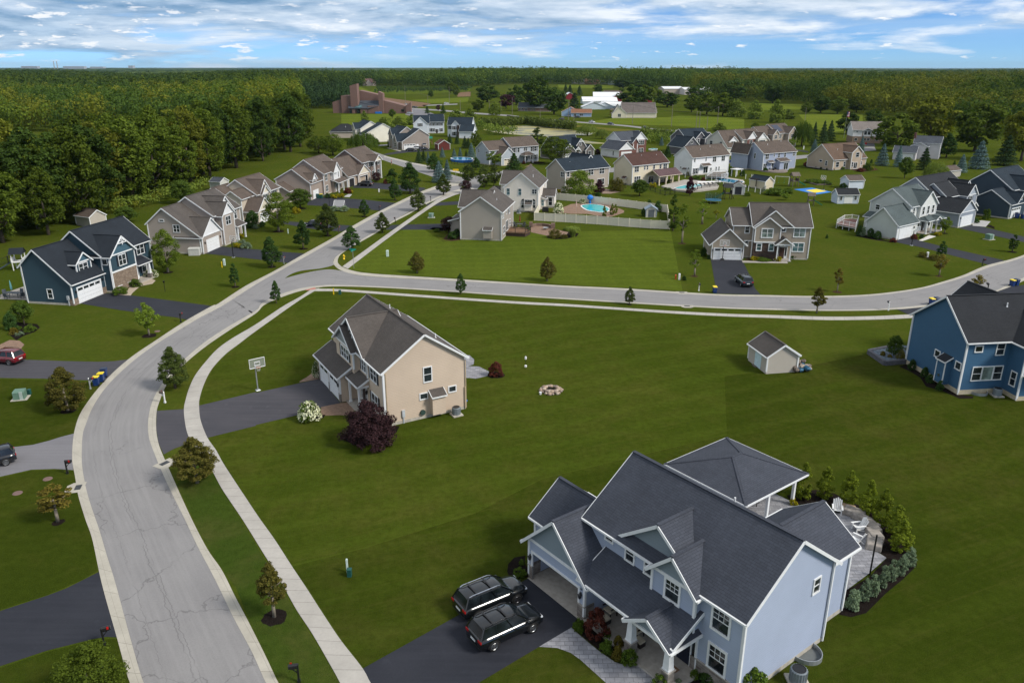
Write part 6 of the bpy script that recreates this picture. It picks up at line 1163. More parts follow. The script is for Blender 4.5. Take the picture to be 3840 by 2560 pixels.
wood('scrub', w2('q2',(-300,1720),(300,1600),(560,1600),(560,1570),(250,1560),(-300,1680)),('brush','forest2','mid'),2.6,2.4,1.8,70,.5,15,'undergrowth at the left edge below the wood')
def canopy():
 rng = np.random.default_rng(5);na, nd = 520,150; A = np.linspace(-.78,.78, na);D = np.geomspace(2000,26000, nd);aa, dd = np.meshgrid(A, D)
 x = np.tan(aa)*dd + rng.normal(scale=.0006, size=aa.shape)*dd; y = dd*(1 + rng.normal(scale=.006, size=aa.shape))
 z = 15 + rng.uniform(-3.5,3.5, aa.shape) + 3*np.sin(x*.0021)*np.sin(y*.0013+1) + 2.5*np.sin(x*.006+y*.003)
 z = np.clip(z, 4,26) - np.clip((dd-9000)/9000,0,1)*6
 lake = (aa > .12) & (dd > 11000);z[lake] = -3
 me = bpy.data.meshes.new('canopy');v = np.stack([x, y, z],-1).reshape(-1,3);i = np.arange(na*nd).reshape(nd, na);f = np.stack([i[:-1, :-1], i[:-1,1:], i[1:, 1:], i[1:, :-1]],-1).reshape(-1,4)
 me.from_pydata(v.tolist(),[], f.tolist());t = NT('canopy_green');n = t.noise(t.pos(),.0016,5,.6);n2 = t.noise(t.pos(),.03,3,.6)
 q = t.mix(t.ramp(n, [(.48,0),(.60,1)]),(.020,.042,.015),(.085,.12,.03));q = t.mix(t.math('MULTIPLY', t.ramp(n2,[(.4,0),(.7,1)]),.6), q, (.014,.028,.012));t.col(q);t.rough(.95,.05);me.materials.append(t.mat)
 o = link('plain_woods', me);tag(o, 'hazy wooded plain reaching to the skyline','wood', None, 'stuff')
canopy()
m = MB();m.poly([(1300,11000,1.5),(30000,11000,1.5),(30000,31000,1.5),(3600,31000,1.5)]);t = NT('lake_water');t.col((.16,.30,.42));t.rough(.25,.5);o = m.build('lake', t.mat);tag(o, kind='structure')
BINB = plain('bin_blue',(.010,.035,.14),.45);BINY = plain('bin_yellow_lid',(.72,.55,.01),.45);BINDK = plain('bin_navy_lid',(.014,.025,.06),.45);RUBBER = plain('rubber',(.012,.012,.012),.8);STEEL = plain('galvanised',(.42,.44,.45),.4,.6);GREENBOX = plain('utility_green',(.115,.20,.15),.5);GREENDK = plain('dark_green_box',(.012,.075,.065),.5);YELLOW = plain('hydrant_yellow',(.80,.52,.01),.45);WOODM = plain('cedar_wood',(.20,.115,.065),.8,0,.2,.3);WOODG = plain('weathered_wood',(.14,.115,.095),.85,0,.2,.3);DKBROWN = plain('dark_wicker',(.020,.014,.012),.7);BEIGE = plain('beige_cushion',(.50,.44,.33),.9);RED_ = plain('red_plastic',(.45,.012,.012),.4);BLUEP = plain('blue_plastic',(.01,.16,.55),.4);GREENP = plain('green_plastic',(.005,.16,.10),.4);ORANGE = plain('rim_orange',(.6,.10,.02),.4);WHITEP = plain('white_plastic',(.78,.78,.77),.4,0,.4,.03);CREAMV = plain('vinyl_cream',(.72,.67,.54),.45,0,.4,.04);NAVYT = plain('trampoline_mat',(.02,.025,.045),.6);TEALC = plain('teal_canvas',(.16,.42,.43),.8);NET = plain('net_grey',(.06,.08,.07),.8)
def at(r, x, y): return gp(r, x, y)
def face_cam(P): return math.atan2(-P.y, -P.x)
def bin_(r, x, y, lid, label, rz=0.0, group='wheeled bins at the kerb', s=1.0):
 o = thing('wheeled_bin', label, 'bin', at(r, x, y), rz, group, s);m = MB();m.tbox(0,0,.04,.98,.25,.30,.31,.38);m.box(-.33,.33,-.40,-.34,.86,.98);ob = m.build('body', BINB, o, bevel=.02)
 m = MB();m.hexa([(-.35,-.42,.98),(.35,-.42,.98),(.35,.42,1.03),(-.35,.42,1.03),(-.30,-.36,1.07),(.30,-.36,1.07),(.30,.38,1.12),(-.30,.38,1.12)]);m.build('lid', lid, o, bevel=.02)
 for sx_ in (-1,1): m = MB();m.tube((sx_*.30,.30,.12),(sx_*.36,.30,.12),.12,.12,12);m.build('wheel', RUBBER, o)
 m = MB();m.tube((-.28,.44,.94),(.28,.44,.94),.02,.02,6);m.build('handle', BINB, o);m = MB();m.box(-.13,.13,-.318,-.30,.52,.68);m.build('label_plate', WHITEP, o);return o
def mailbox(r, x, y, label, rz, mat=BLACK, post=None, h=1.15):
 o = thing('mailbox', label, 'mailbox', at(r, x, y), rz, 'mailboxes along the kerb');m = MB();m.box(-.055,.055,-.055,.055,-.1, h + .12);m.tbox(0,0, h+.12, h+.2,.075,.075,.02,.02);m.beam((0,0, h-.12),(.42,0, h-.12),.06,.08);m.beam((0,0, h-.5),(.3,0, h-.14),.05,.05);m.box(-.09,.09,-.09,.09,-.05,.18);m.build('post', post or mat, o)
 m = MB();pts = [(-.12,0),(.12,0),(.12,.14)] + [(.12*math.cos(a),.14 + .11*math.sin(a)) for a in (.5,1.05,1.57,2.1,2.64)] + [(-.12,.14)]
 a = [(.0, p[0], h-.06+p[1]) for p in pts];b = [(.52, p[0], h-.06+p[1]) for p in pts];m.poly(a, 0, True);m.poly(b)
 for i in range(len(pts)): j = (i+1) % len(pts);m.poly([a[i], a[j], b[j], b[i]])
 m.build('box', mat, o);m = MB();m.box(.30,.42,-.135,-.125, h+.02, h+.22);m.build('flag', RED_, o);return o
def hoop(r, x, y, label, rz, h=3.05, mat=BLACK, base=False, clear=True, group='basketball hoops'):
 o = thing('basketball_hoop', label, 'basketball hoop', at(r, x, y), rz, group);m = MB();m.beam((0,0,0),(0,0, h),.11,.11, up=(1,0,0));m.beam((0,0, h-.4),(.7,0, h+.1),.06,.08);m.beam((0,0, h-.05),(.7,0, h+.5),.06,.08);m.build('pole', mat, o)
 m = MB();z0, z1 = h-.1, h+.95; w_ = .85
 for (a, b) in (((-w_, z0),(w_, z0)),((w_, z0),(w_, z1)),((w_, z1),(-w_, z1)),((-w_, z1),(-w_, z0)),((-.3, z0+.25),(.3, z0+.25)),((.3, z0+.25),(.3, z0+.65)),((.3, z0+.65),(-.3, z0+.65)),((-.3, z0+.65),(-.3, z0+.25))): m.beam((.75, a[0], a[1]),(.75, b[0], b[1]),.04,.06)
 bo = m.build('backboard', WHITEP, o);g = MB();g.poly([(.74,-w_, z0),(.74, w_, z0),(.74, w_, z1),(.74,-w_, z1)]);t = MC.get('bbglass')
 if not t:
  q = NT('backboard_acrylic');q.col((.75,.8,.82));q.rough(.1);q.b.inputs['Alpha'].default_value = .22; t = MC['bbglass'] = q.mat
 g.build('acrylic_panel', t, bo)
 m = MB();n = 14
 for i in range(n): a, b = 2*math.pi*i/n, 2*math.pi*(i+1)/n; m.tube((1.05+.23*math.cos(a),.23*math.sin(a), h),(1.05+.23*math.cos(b),.23*math.sin(b), h),.015,.015,5)
 ri = m.build('rim', ORANGE, o);m = MB()
 for i in range(8): a = 2*math.pi*i/8; m.tube((1.05+.22*math.cos(a),.22*math.sin(a), h),(1.05+.12*math.cos(a+.4),.12*math.sin(a+.4), h-.42),.008,.008,4)
 m.build('net', WHITEP, ri)
 m = MB();m.tbox(-.25 if base else 0,0,0,.3 if base else .06,.65 if base else .25,.4 if base else .25,.35 if base else .22,.25 if base else .22);m.build('base', RUBBER if base else STEEL, o);return o
def ubox(r, x, y, label, rz=0., s=1.0):
 o = thing('utility_box', label, 'utility box', at(r, x, y), rz, 'green utility boxes on the lawns', s);m = MB();m.box(-.55,.55,-.5,.5,.06,.85);m.hexa([(-.58,-.53,.85),(.58,-.53,.85),(.58,.53,.85),(-.58,.53,.85),(-.52,-.3,1.0),(.52,-.3,1.0),(.52,.5,1.0),(-.52,.5,1.0)]);m.build('cabinet', GREENBOX, o, bevel=.02);m = MB();m.box(-.8,.8,-.7,.7,0,.07);m.build('pad', CONC, o);m = MB();m.box(.1,.42,-.56,-.5,.0,.95);m.build('side_cover', plain('pale_green_cover',(.35,.42,.38),.5), o);return o
def pedestal(r, x, y, label, mat, h=.9, w_=.12, cap_=None, group='marker posts on the lawns'):
 m = MB();m.tbox(0,0,-.05, h*.92, w_, w_, w_, w_);m.tbox(0,0, h*.92, h, w_*1.15, w_*1.15, w_*.8, w_*.8);o = m.build('utility_post', mat);o.location = at(r, x, y);return tag(o, label, 'utility post', group)
def acunit(P, label, rz=0., s=1.0):
 o = thing('air_conditioner', label, 'air conditioner', P, rz, 'air conditioners beside the houses', s);m = MB();m.lathe([(.42,.12),(.43,.16),(.43,.85),(.40,.9)],20);
 for i in range(20): a = 2*math.pi*i/20; m.beam((.44*math.cos(a),.44*math.sin(a),.16),(.44*math.cos(a),.44*math.sin(a),.86),.03,.03)
 m.build('casing', plain('ac_grey',(.23,.26,.28),.5,.3), o);m = MB();m.lathe([(.0,.90),(.33,.905),(.34,.93),(.36,.93),(.36,.88)],20);m.build('fan_guard', BLACK, o);m = MB();m.box(-.55,.55,-.55,.55,0,.12);m.build('pad', CONC, o);return o
CARGLASS = glass('car_glass',(.010,.014,.017));RIM = plain('alloy_rim',(.35,.36,.37),.3,.9);RIMD = plain('dark_rim',(.10,.10,.11),.3,.8);TAIL = plain('tail_lamp',(.35,.008,.008),.2);HEAD = plain('head_lamp',(.7,.72,.75),.1);PLATE = plain('plate_white',(.7,.7,.68),.5);CHROME = plain('chrome',(.6,.61,.62),.15,1.0)
def car(name, label, P, rz, col, L=4.8, W=1.92, H=1.74, suv=True, rails=None, group='parked cars', rim=RIM, bars=False):
 o = thing(name, label, 'car', P, rz, group);s = L/4.8; hw = W/2; zb = 1.06*H/1.74
 def sec(st, mat, nm, **k):
  m = MB();rings = []
  for x, wb, wt, z0, zt in st: rings.append([(x, -wb*.9, z0),(x, -wb, z0+.12),(x, -wb*1.0,(z0+zt)*.52),(x, -wt, zt),(x, -wt*.55, zt+.035),(x, wt*.55, zt+.035),(x, wt, zt),(x, wb*1.0,(z0+zt)*.52),(x, wb, z0+.12),(x, wb*.9, z0)])
  b = len(m.v)
  for q in rings: m.v += q
  n = 10
  for i in range(len(rings)-1):
   for j in range(n): j2 = (j+1) % n; m.f.append([b+i*n+j, b+(i+1)*n+j, b+(i+1)*n+j2, b+i*n+j2]);m.m.append(0)
  m.f.append([b+j for j in range(n)]);m.m.append(0);m.f.append([b+(len(rings)-1)*n+j for j in range(n)][::-1]);m.m.append(0)
  return m.build(nm, mat, o, smooth=True)
 hood = .98 if suv else .88
 sec([(-2.40*s, hw*.84, hw*.80,.46, zb*.90),(-2.33*s, hw*.97, hw*.92,.36, zb*.99),(-1.9*s, hw, hw*.95,.32, zb*1.02),(-1.0*s, hw, hw*.96,.30, zb*1.01),(.7*s, hw, hw*.96,.30, zb),(1.25*s, hw, hw*.94,.30, zb*hood*1.0),(1.95*s, hw*.98, hw*.88,.32, zb*hood*.94),(2.25*s, hw*.92, hw*.78,.36, zb*hood*.86),(2.40*s, hw*.78, hw*.62,.42, zb*hood*.70)], paint('paint_' + name + '%.2f' % col[0], col),'body')
 rx0, rx1 = (-2.0*s, .45*s) if suv else (-1.35*s, .35*s);bx0, bx1 = (-2.33*s, 1.32*s) if suv else (-2.0*s, 1.3*s);tw = hw*.70; bw = hw*.90; zt = H - .05
 m = MB();A = [(bx0,-bw, zb*.98),(bx1,-bw, zb*.98),(bx1, bw, zb*.98),(bx0, bw, zb*.98)];T4 = [(rx0,-tw, zt),(rx1,-tw, zt),(rx1, tw, zt),(rx0, tw, zt)]
 for i in range(4): j = (i+1) % 4; m.poly([A[i], A[j], T4[j], T4[i]])
 m.build('window', CARGLASS, o)
 m = MB();xs = [(rx0-.06*s, tw*.86, zt-.03),(rx0+.1*s, tw*1.0, zt+.03),((rx0+rx1)/2, tw*1.03, zt+.06),(rx1-.15*s, tw*1.0, zt+.04),(rx1+.06*s, tw*.88, zt-.02)];n0 = len(m.v)
 for x, w_, z in xs: m.v += [(x, -w_-.02, z-.06),(x, -w_*.85, z),(x, 0, z+.015),(x, w_*.85, z),(x, w_+.02, z-.06)]
 for i in range(4):
  for j in range(4): a = n0+i*5+j; m.f.append([a, a+5, a+6, a+1]);m.m.append(0)
 pm = paint('paint_' + name + '%.2f' % col[0], col);m.build('roof', pm, o, smooth=True)
 m = MB()
 for sy in (-1,1):
  for p, q in (((bx0, sy*bw, zb*.98),(rx0, sy*tw, zt)),((bx1, sy*bw, zb*.98),(rx1, sy*tw, zt))): m.beam(p, q, .09,.07)
  for f in ((.30,.36),(.62,.66)) if suv else ((.45,.5),): m.beam((bx0+(bx1-bx0)*f[0]*1.02, sy*(bw+.005), zb),(rx0+(rx1-rx0)*f[1], sy*(tw+.005), zt),.07,.05)
 m.build('pillars', pm, o)
 for sx_ in (-1.45*s, 1.45*s):
  for sy in (-1,1):
   R_ = .365 if suv else .33; y = sy*(hw-.10);m = MB();pr = [(R_*.62,-.11),(R_*.96,-.12),(R_, -.07),(R_, .07),(R_*.96,.12),(R_*.62,.11)];k = 20; b = len(m.v)
   for rr, d in pr:
    for i in range(k): a = 2*math.pi*i/k; m.v.append((sx_ + rr*math.cos(a), y + d, R_ + rr*math.sin(a)))
   for q in range(len(pr)-1):
    for i in range(k): i2 = (i+1) % k; m.f.append([b+q*k+i, b+q*k+i2, b+(q+1)*k+i2, b+(q+1)*k+i]);m.m.append(0)
   w_ = m.build('wheel', RUBBER, o, smooth=True);m = MB();yo = y + sy*.10
   for i in range(10): a = 2*math.pi*i/10; m.beam((sx_, yo, R_),(sx_ + R_*.62*math.cos(a), yo - sy*.02, R_ + R_*.62*math.sin(a)),.05,.035, up=(0,1,0))
   for i in range(k): a, c = 2*math.pi*i/k, 2*math.pi*(i+1)/k; m.tube((sx_+R_*.63*math.cos(a), yo, R_+R_*.63*math.sin(a)),(sx_+R_*.63*math.cos(c), yo, R_+R_*.63*math.sin(c)),.022,.022,4, cap=False)
   m.poly([(sx_+R_*.6*math.cos(2*math.pi*i/k), y + sy*.02, R_+R_*.6*math.sin(2*math.pi*i/k)) for i in range(k)]);m.build('rim', rim, w_)
   m = MB();n0 = len(m.v)
   for i in range(11):
    a = math.pi*i/10
    for rr, yy in ((R_+.03, sy*(hw-.02)),(R_+.09, sy*(hw+.012)),(R_+.03, sy*(hw+.012))): m.v.append((sx_+rr*math.cos(a), yy, R_+rr*math.sin(a)))
   for i in range(10):
    for q in range(2): a = n0+i*3+q; m.f.append([a, a+3, a+4, a+1]);m.m.append(0)
   m.build('wheel_arch', RUBBER, o)
 for sy in (-1,1):
  m = MB();m.box(-2.41*s, -2.30*s, sy*hw*.93, sy*hw*.56, zb*.80, zb*.97);m.build('tail_light', TAIL, o, bevel=.02);m = MB();m.box(2.16*s, 2.33*s, sy*hw*.86, sy*hw*.52, zb*.70, zb*.80);m.build('headlight', HEAD, o, bevel=.02)
  m = MB();m.blob((1.05*s, sy*(hw+.10), zb+.05),.10,.11,.08, random.Random(2),8,5,.02);m.beam((1.05*s, sy*(hw-.06), zb),(1.05*s, sy*(hw+.06), zb+.03),.05,.04);m.build('wing_mirror', pm, o)
  m = MB();m.beam((-1.9*s, sy*(bw+.02), zb+.0),(1.1*s, sy*(bw+.02), zb-.01),.012,.02);m.build('window_trim', RUBBER, o)
  for xx in (.15*s, -.95*s): m = MB();m.box(xx-.12, xx+.06, sy*hw*.995, sy*(hw+.02), zb-.16, zb-.12);m.build('door_handle', pm, o)
  if rails:
   m = MB();m.path([(rx0+.1, sy*tw*.92, zt+.06),(rx0+.3, sy*tw*.95, zt+.13),(rx1-.35, sy*tw*.95, zt+.14),(rx1-.1, sy*tw*.92, zt+.07)],.028,6);m.build('roof_rail', rails, o)
 if bars:
  for x in (rx0+.65, rx1-.75): m = MB();m.beam((x, -tw*.98, zt+.14),(x, tw*.98, zt+.14),.10,.03);m.build('cross_bar', BLACK, o)
 m = MB();m.box(-2.425*s, -2.39*s, -.26,.26, zb*.62, zb*.74);m.build('number_plate', PLATE, o);m = MB();m.box(-2.40*s, -2.30*s, -hw*.8, hw*.8,.34,.52);m.box(2.30*s, 2.385*s, -hw*.7, hw*.7,.34,.50);m.build('bumper', RUBBER, o, bevel=.03);return o
def dirof(r, x0, y0, x1, y1): a, b = at(r, x0, y0), at(r, x1, y1);return math.atan2(b.y-a.y, b.x-a.x)
def mid(*P): return sum(P, Vector((0,0,0))) / len(P)
NX = R(-53);NO_ = Vector((12.7,34.5,0));Nc, Ns = math.cos(NX), math.sin(NX)
def NL(x, y, z=0.0): return Vector((NO_.x + x*Nc - y*Ns, NO_.y + x*Ns + y*Nc, z))
cd = NX + R(90)
car('black_suv','black sport utility car with bright silver roof rails, farther of two before the open garage', NL(-15.4,-6.1), cd + R(-4),(.004,.005,.006),4.95,1.97,1.74, True, CHROME, 'black cars on the near driveway', RIMD, True)
car('black_suv','black sport utility car with dark roof rails, nearer of two before the open garage', NL(-12.5,-7.0), cd + R(-3),(.004,.005,.006),4.82,1.94,1.76, True, BLACK, 'black cars on the near driveway', RIM, True)
p = at('n',65,668);car('red_suv','dark red car on the drive at the left edge', at('n',55,630), dirof('n',205,660,0,640) , (.13,.004,.010),4.6,1.85,1.70, True, BLACK)
car('dark_car','black car cut by the left edge on the grey drive', at('l',-80,185), dirof('l',0,180,-200,230),(.006,.007,.01),4.6,1.85,1.6, True, None)
car('navy_suv','dark navy car on the beige house drive', at('d',950,1385), R(-5) + R(97),(.012,.022,.035),4.7,1.88,1.68, True, BLACK)
car('black_suv','black car parked across before the two open garage doors', at('p1',830,1360), R(75) + R(88),(.005,.005,.006),4.7,1.88,1.7, True, BLACK)
car('navy_hatchback','small dark blue car half hidden behind a pyramid tree', at('b',915,855), R(82) + R(95),(.006,.010,.028),4.2,1.76,1.5, False, None)
car('black_sedan','dark sedan nearest on the drive by the taupe garage', at('p1',1680,722), R(-8),(.006,.008,.014),4.8,1.86,1.45, False, None, 'cars by the taupe garage')
car('white_car','white car between two dark cars by the taupe garage', at('p1',1820,690), R(-3),(.62,.63,.65),4.6,1.86,1.6, True, None, 'cars by the taupe garage')
car('charcoal_suv','dark car right of the white one by the taupe garage', at('p1',1910,705), R(4),(.012,.012,.02),4.7,1.88,1.65, True, None, 'cars by the taupe garage')
for x, y, c, nm, lab, sv in ((1105,940,(.008,.015,.03),'dark_car','dark car on the main road near the small blue house', True),(1665,985,(.6,.6,.6),'silver_car','white car on the main road behind a small tree', False),(2010,1020,(.006,.015,.06),'blue_car','blue car on the main road left of the thin pole', False),(2650,1105,(.006,.012,.04),'black_suv','dark boxy car on the main road before the yellow field', True)):
 car(nm, lab, at('p8', x, y), dirof('p8',700,920,2352,1060) + (0 if x != 1105 else math.pi), c, 4.7,1.9,1.75 if sv else 1.5, sv, None, 'cars on the main road')
car('silver_car','silver car parked beside the small blue house', at('p8',1258,875),0.1,(.45,.46,.47),4.5,1.8,1.5, False, None);car('dark_car','dark car parked before the small blue house', at('p8',1400,895),0.1,(.02,.02,.025),4.5,1.8,1.6, True, None)
for i, (x, y, c, lab) in enumerate(((470,773,(.55,.56,.57),'silver car farther in the church car park'),(473,785,(.35,.38,.40),'grey car nearer in the church car park'),(508,745,(.03,.03,.035),'dark car on the road past the church'),(725,718,(.62,.63,.63),'white van on the road right of the church'),(452,727,(.6,.6,.6),'white car on the road above the church car park'))): car('parked_car', lab, at('s2', x, y),.05*i, c, 5.0,1.9,1.7, True, None, 'cars around the church')
br = dirof('n',900,950,1080,690) + R(90)
bin_('n',890,842, BINY, 'blue bin with yellow lid, nearest of three at the kerb', br);bin_('n',935,808, BINY, 'blue bin with yellow lid in the middle of three', br);bin_('n',962,765, BINDK, 'blue bin with dark lid, last of three at the kerb', br)
bin_('d',685,1465, BINY, 'blue bin with yellow lid at the beige house drive', R(0));bin_('g',1500,352, BINY, 'blue bin with yellow lid behind the blue house roof edge', R(10));bin_('g',1545,345, BINDK, 'blue bin with dark lid behind the blue house roof edge', R(10))
bin_('g',2240,178, BINY, 'blue bin with yellow lid near the right edge kerb', R(20));bin_('g',2278,172, BINDK, 'blue bin with dark lid near the right edge kerb', R(20));bin_('p4',1555,838, BINDK, 'blue bin with small lid right of the bright white house',0);bin_('p4',1722,830, BINDK, 'blue bin left of the lavender house',0, s=1.2)
bin_('e',2285,780, BINDK, 'dark bin before the navy house garage',0.3, s=1.2);bin_('e',2335,785, BINDK, 'blue bin right before the navy house garage',0.3)
gb = [(940,595),(965,597),(990,597)]
for i, (x, y) in enumerate(gb):
 o = thing('green_bin',('green bin left','green bin in the middle','green bin with yellow lid right')[i] + ' of three beside the brown taupe house','bin', at('b', x, y), R(80),'green bins beside the brown taupe house');m = MB();m.tbox(0,0,.05,1.1,.3,.34,.36,.42);m.build('body', GREENDK, o);m = MB();m.tbox(0,0,1.1,1.2,.38,.44,.34,.40);m.build('lid', BINY if i == 2 else GREENDK, o)
k0 = dirof('l',480,250,650,930)
mailbox('l',668,1325,'black mailbox on a post beside the dark near driveway', dirof('l',668,1325,760,1300));mailbox('l',432,230,'black mailbox on a post by the grey drive', dirof('l',432,230,500,225));mailbox('m',378,1560,'black mailbox on the verge at the bottom edge', dirof('m',378,1560,250,1580))
mailbox('n',1517,1005,'white mailbox post with leaning arm at the tan house drive', dirof('n',1517,1005,1430,990), plain('brown_box',(.10,.07,.055),.5), WHITEP);mailbox('n',832,878,'dark mailbox beside the three blue bins', dirof('n',832,878,900,860), BLACK, STEEL);mailbox('a',1662,1392,'black mailbox at the dark teal house drive', dirof('a',1662,1392,1740,1350))
mailbox('b',648,1200,'brown mailbox beside the taupe house drive', dirof('b',648,1200,700,1175), plain('brown_box',(.10,.07,.055),.5), STEEL);mailbox('b',1152,912,'brown mailbox beside the second drive of the left row', dirof('b',1152,912,1210,890), plain('brown_box',(.10,.07,.055),.5));mailbox('b',1525,716,'black mailbox by the goal net drive', dirof('b',1525,716,1570,700));mailbox('b',1672,822,'black mailbox before the corner house drive', dirof('b',1672,822,1620,850));mailbox('b',1998,622,'black mailbox at the white house drive', dirof('b',1998,622,1960,645));
mailbox('d',540,1448,'white mailbox post left of the beige house drive', R(-90), BLACK, WHITEP);mailbox('g',1105,402,'black mailbox on a white post by the side street', R(90), BLACK, WHITEP, 1.2);mailbox('e',1968,1215,'black mailbox at the pale green house drive', R(-60));mailbox('g',2015,225,'black mailbox behind the blue house', R(90))
o = thing('fire_hydrant','yellow fire hydrant on the corner verge','hydrant', at('b',1200,1157),0.4, None, 1.25);m = MB();m.lathe([(.17,0),(.17,.06),(.11,.08),(.11,.5),(.14,.52),(.14,.56),(.11,.58),(.08,.68),(.03,.72),(.03,.76)],14);m.build('barrel', YELLOW, o, True)
for a in (0,1): m = MB();m.tube((0,0,.42),(.22 if a == 0 else 0,.22 if a else 0,.42),.06,.06,10);m.build('outlet', YELLOW, o)
sgn = plain('street_sign_green',(.0,.26,.20),.5)
o = thing('street_sign','green street name sign on a tall post at the corner','street sign', at('b',1292,1243),0);m = MB();m.tube((0,0,0),(0,0,3.4),.035,.035,8);m.build('post', STEEL, o)
for z, rz_ in ((3.42, R(-8)),(3.2, R(70))):
 m = MB();m.box(-.62,.62,-.012,.012,0,.22);b = m.build('name_plate', sgn, o);b.location = (0,0, z);b.rotation_euler = (0,0, rz_)
o = thing('street_sign','yellow warning sign on a post by the far street corner','street sign', at('p2',145,1130),0, None, 1.0);m = MB();m.tube((0,0,0),(0,0,2.9),.05,.05,6);m.build('post', STEEL, o);m = MB();m.box(-.9,.9,-.03,.03,2.5,3.1);m.build('plate', YELLOW, o)
o = thing('stop_sign','red stop sign at the car park exit','sign', at('p6',412,590),0);m = MB();m.tube((0,0,0),(0,0,2.2),.05,.05,6);m.build('post', STEEL, o);m = MB();pts = [(.45*math.cos(R(22.5+45*i)),-.04,2.5+.45*math.sin(R(22.5+45*i))) for i in range(8)];m.poly(pts);m.poly([(a, -.01, b) for a, _, b in pts],0, True);m.build('plate', RED_, o)
PALE = plain('pale_marker',(.55,.66,.60),.5);YM = plain('yellow_marker',(.75,.50,.01),.5)
for r, x, y, lab, mt, h, w_ in (('m',688,862,'pale marker stake next to the dark green pedestal', PALE, 1.15,.06),('m',701,885,'dark green pedestal on the near lawn', GREENDK, .65,.15),('n',272,925,'dark green pedestal beside the big utility box', GREENDK, .6,.15),('b',1106,1480,'yellow marker stake by the side street pavement', YM, 1.0,.07),('b',1164,1478,'dark green pedestal by the side street pavement', GREENDK, .7,.18),('b',1601,1130,'pale green pedestal on the corner lawn', PALE, 1.2,.22),('a',2064,870,'white pedestal on the lawn right of the dark teal house', PALE, 1.2,.16),('a',2041,890,'yellow stake beside a white pedestal', YM, 1.1,.06),('b',688,920,'thin pale stake behind the narrow tree', PALE, 1.0,.08),('d',360,1345,'white pedestal left of the beige house', WHITEP, 1.1,.15),('d',327,1340,'orange flag stake left of the beige house', ORANGE, .8,.12),('e',1462,1138,'white pedestal between low bushes', WHITEP, 1.0,.16),('b',1523,540,'small white yard sign on the lawn', WHITEP, .9,.18),('p5',1240,590,'white yard frame beyond the lavender house', WHITEP, 1.4,.2)): pedestal(r, x, y, lab, mt, h, w_)
ubox('n',190,965,'big green utility box on the lawn beside a bronze tree', R(15));ubox('b',2003,775,'green utility box before the corner house', R(5),1.1);ubox('e',2030,975,'green utility box on mulch below the slate grey house', R(25),1.15)
m = MB();m.tube((0,0,0),(0,0,1.5),.04,.04,8);m.tbox(0,0,1.5,1.8,.09,.09,.12,.12);o = m.build('lamp_post', BLACK);o.location = at('a',1518,1112);tag(o, 'black lamp post on the dark teal house lawn','lamp post')
m = MB();m.tube((0,0,0),(0,0,2.6),.05,.05,8);m.tbox(0,0,2.6,3.0,.1,.1,.14,.14);o = m.build('lamp_post', BLACK);o.location = at('b',1068,668);tag(o, 'black lamp post by the wide dark drive','lamp post')
hoop('f',18,1010,'tall basketball hoop with clear board beside the tan house drive', dirof('f',18,1010,100,1080),3.05, STEEL);hoop('d',757,1165,'black portable basketball hoop before the beige garage', R(-95),3.0, BLACK, True);hoop('a',2145,797,'black basketball hoop by the taupe house drive', R(75),3.0);hoop('e',1318,1030,'dark basketball hoop on the pale green house drive', R(-55),3.0);hoop('p5',1610,1332,'basketball hoop at the blue and yellow court', R(-150),3.2, BLACK)
m = MB();m.tube((0,0,0),(0,0,3.3),.06,.06,8);o = m.build('pole', BLACK);o.location = at('i',852,905);tag(o, 'plain black pole standing at the grey patio edge','pole')
for r, x, y, rz_ in (('l',500,320, R(-75)),('l',1052,166, R(60)),('o',1560,238, R(-5)),('o',1608,362, R(-5))):
 P = at(r, x, y);sheet('drain_apron',[P + Vector((a*math.cos(rz_)-b*math.sin(rz_), a*math.sin(rz_)+b*math.cos(rz_),0)) for a, b in ((-.9,-.55),(-.5,-.95),(.5,-.95),(.9,-.55),(.9,.5),(-.9,.5))],.036, KERB)
 m = MB();m.box(-.42,.42,-.25,.25,.03,.05)
 for i in range(7): m.box(-.38+i*.12,-.32+i*.12,-.22,.22,.05,.062)
 o = m.build('drain_grate', plain('iron_grate',(.05,.055,.06),.6));o.location = P; o.rotation_euler = (0,0, rz_);tag(o, {'l500': 'iron drain grate in the left kerb','l1052': 'iron drain grate in the right kerb under a bronze tree','o1560': 'drain grate in the far kerb of the side street','o1608': 'drain grate in the near kerb of the side street'}[r + str(x)],'drain grate')
for r, x, y, lab in (('l',305,264,'round brown manhole cover near the black mailbox'),('l',112,355,'round brown manhole cover left on the lawn'),('a',1445,1475,'small round cover by the light green maple')):
 m = MB();m.lathe([(0,.04),(.36,.04),(.40,.0)],18);o = m.build('manhole_cover', plain('rusty_cover',(.16,.10,.085),.8));o.location = at(r, x, y);tag(o, lab, 'cover')
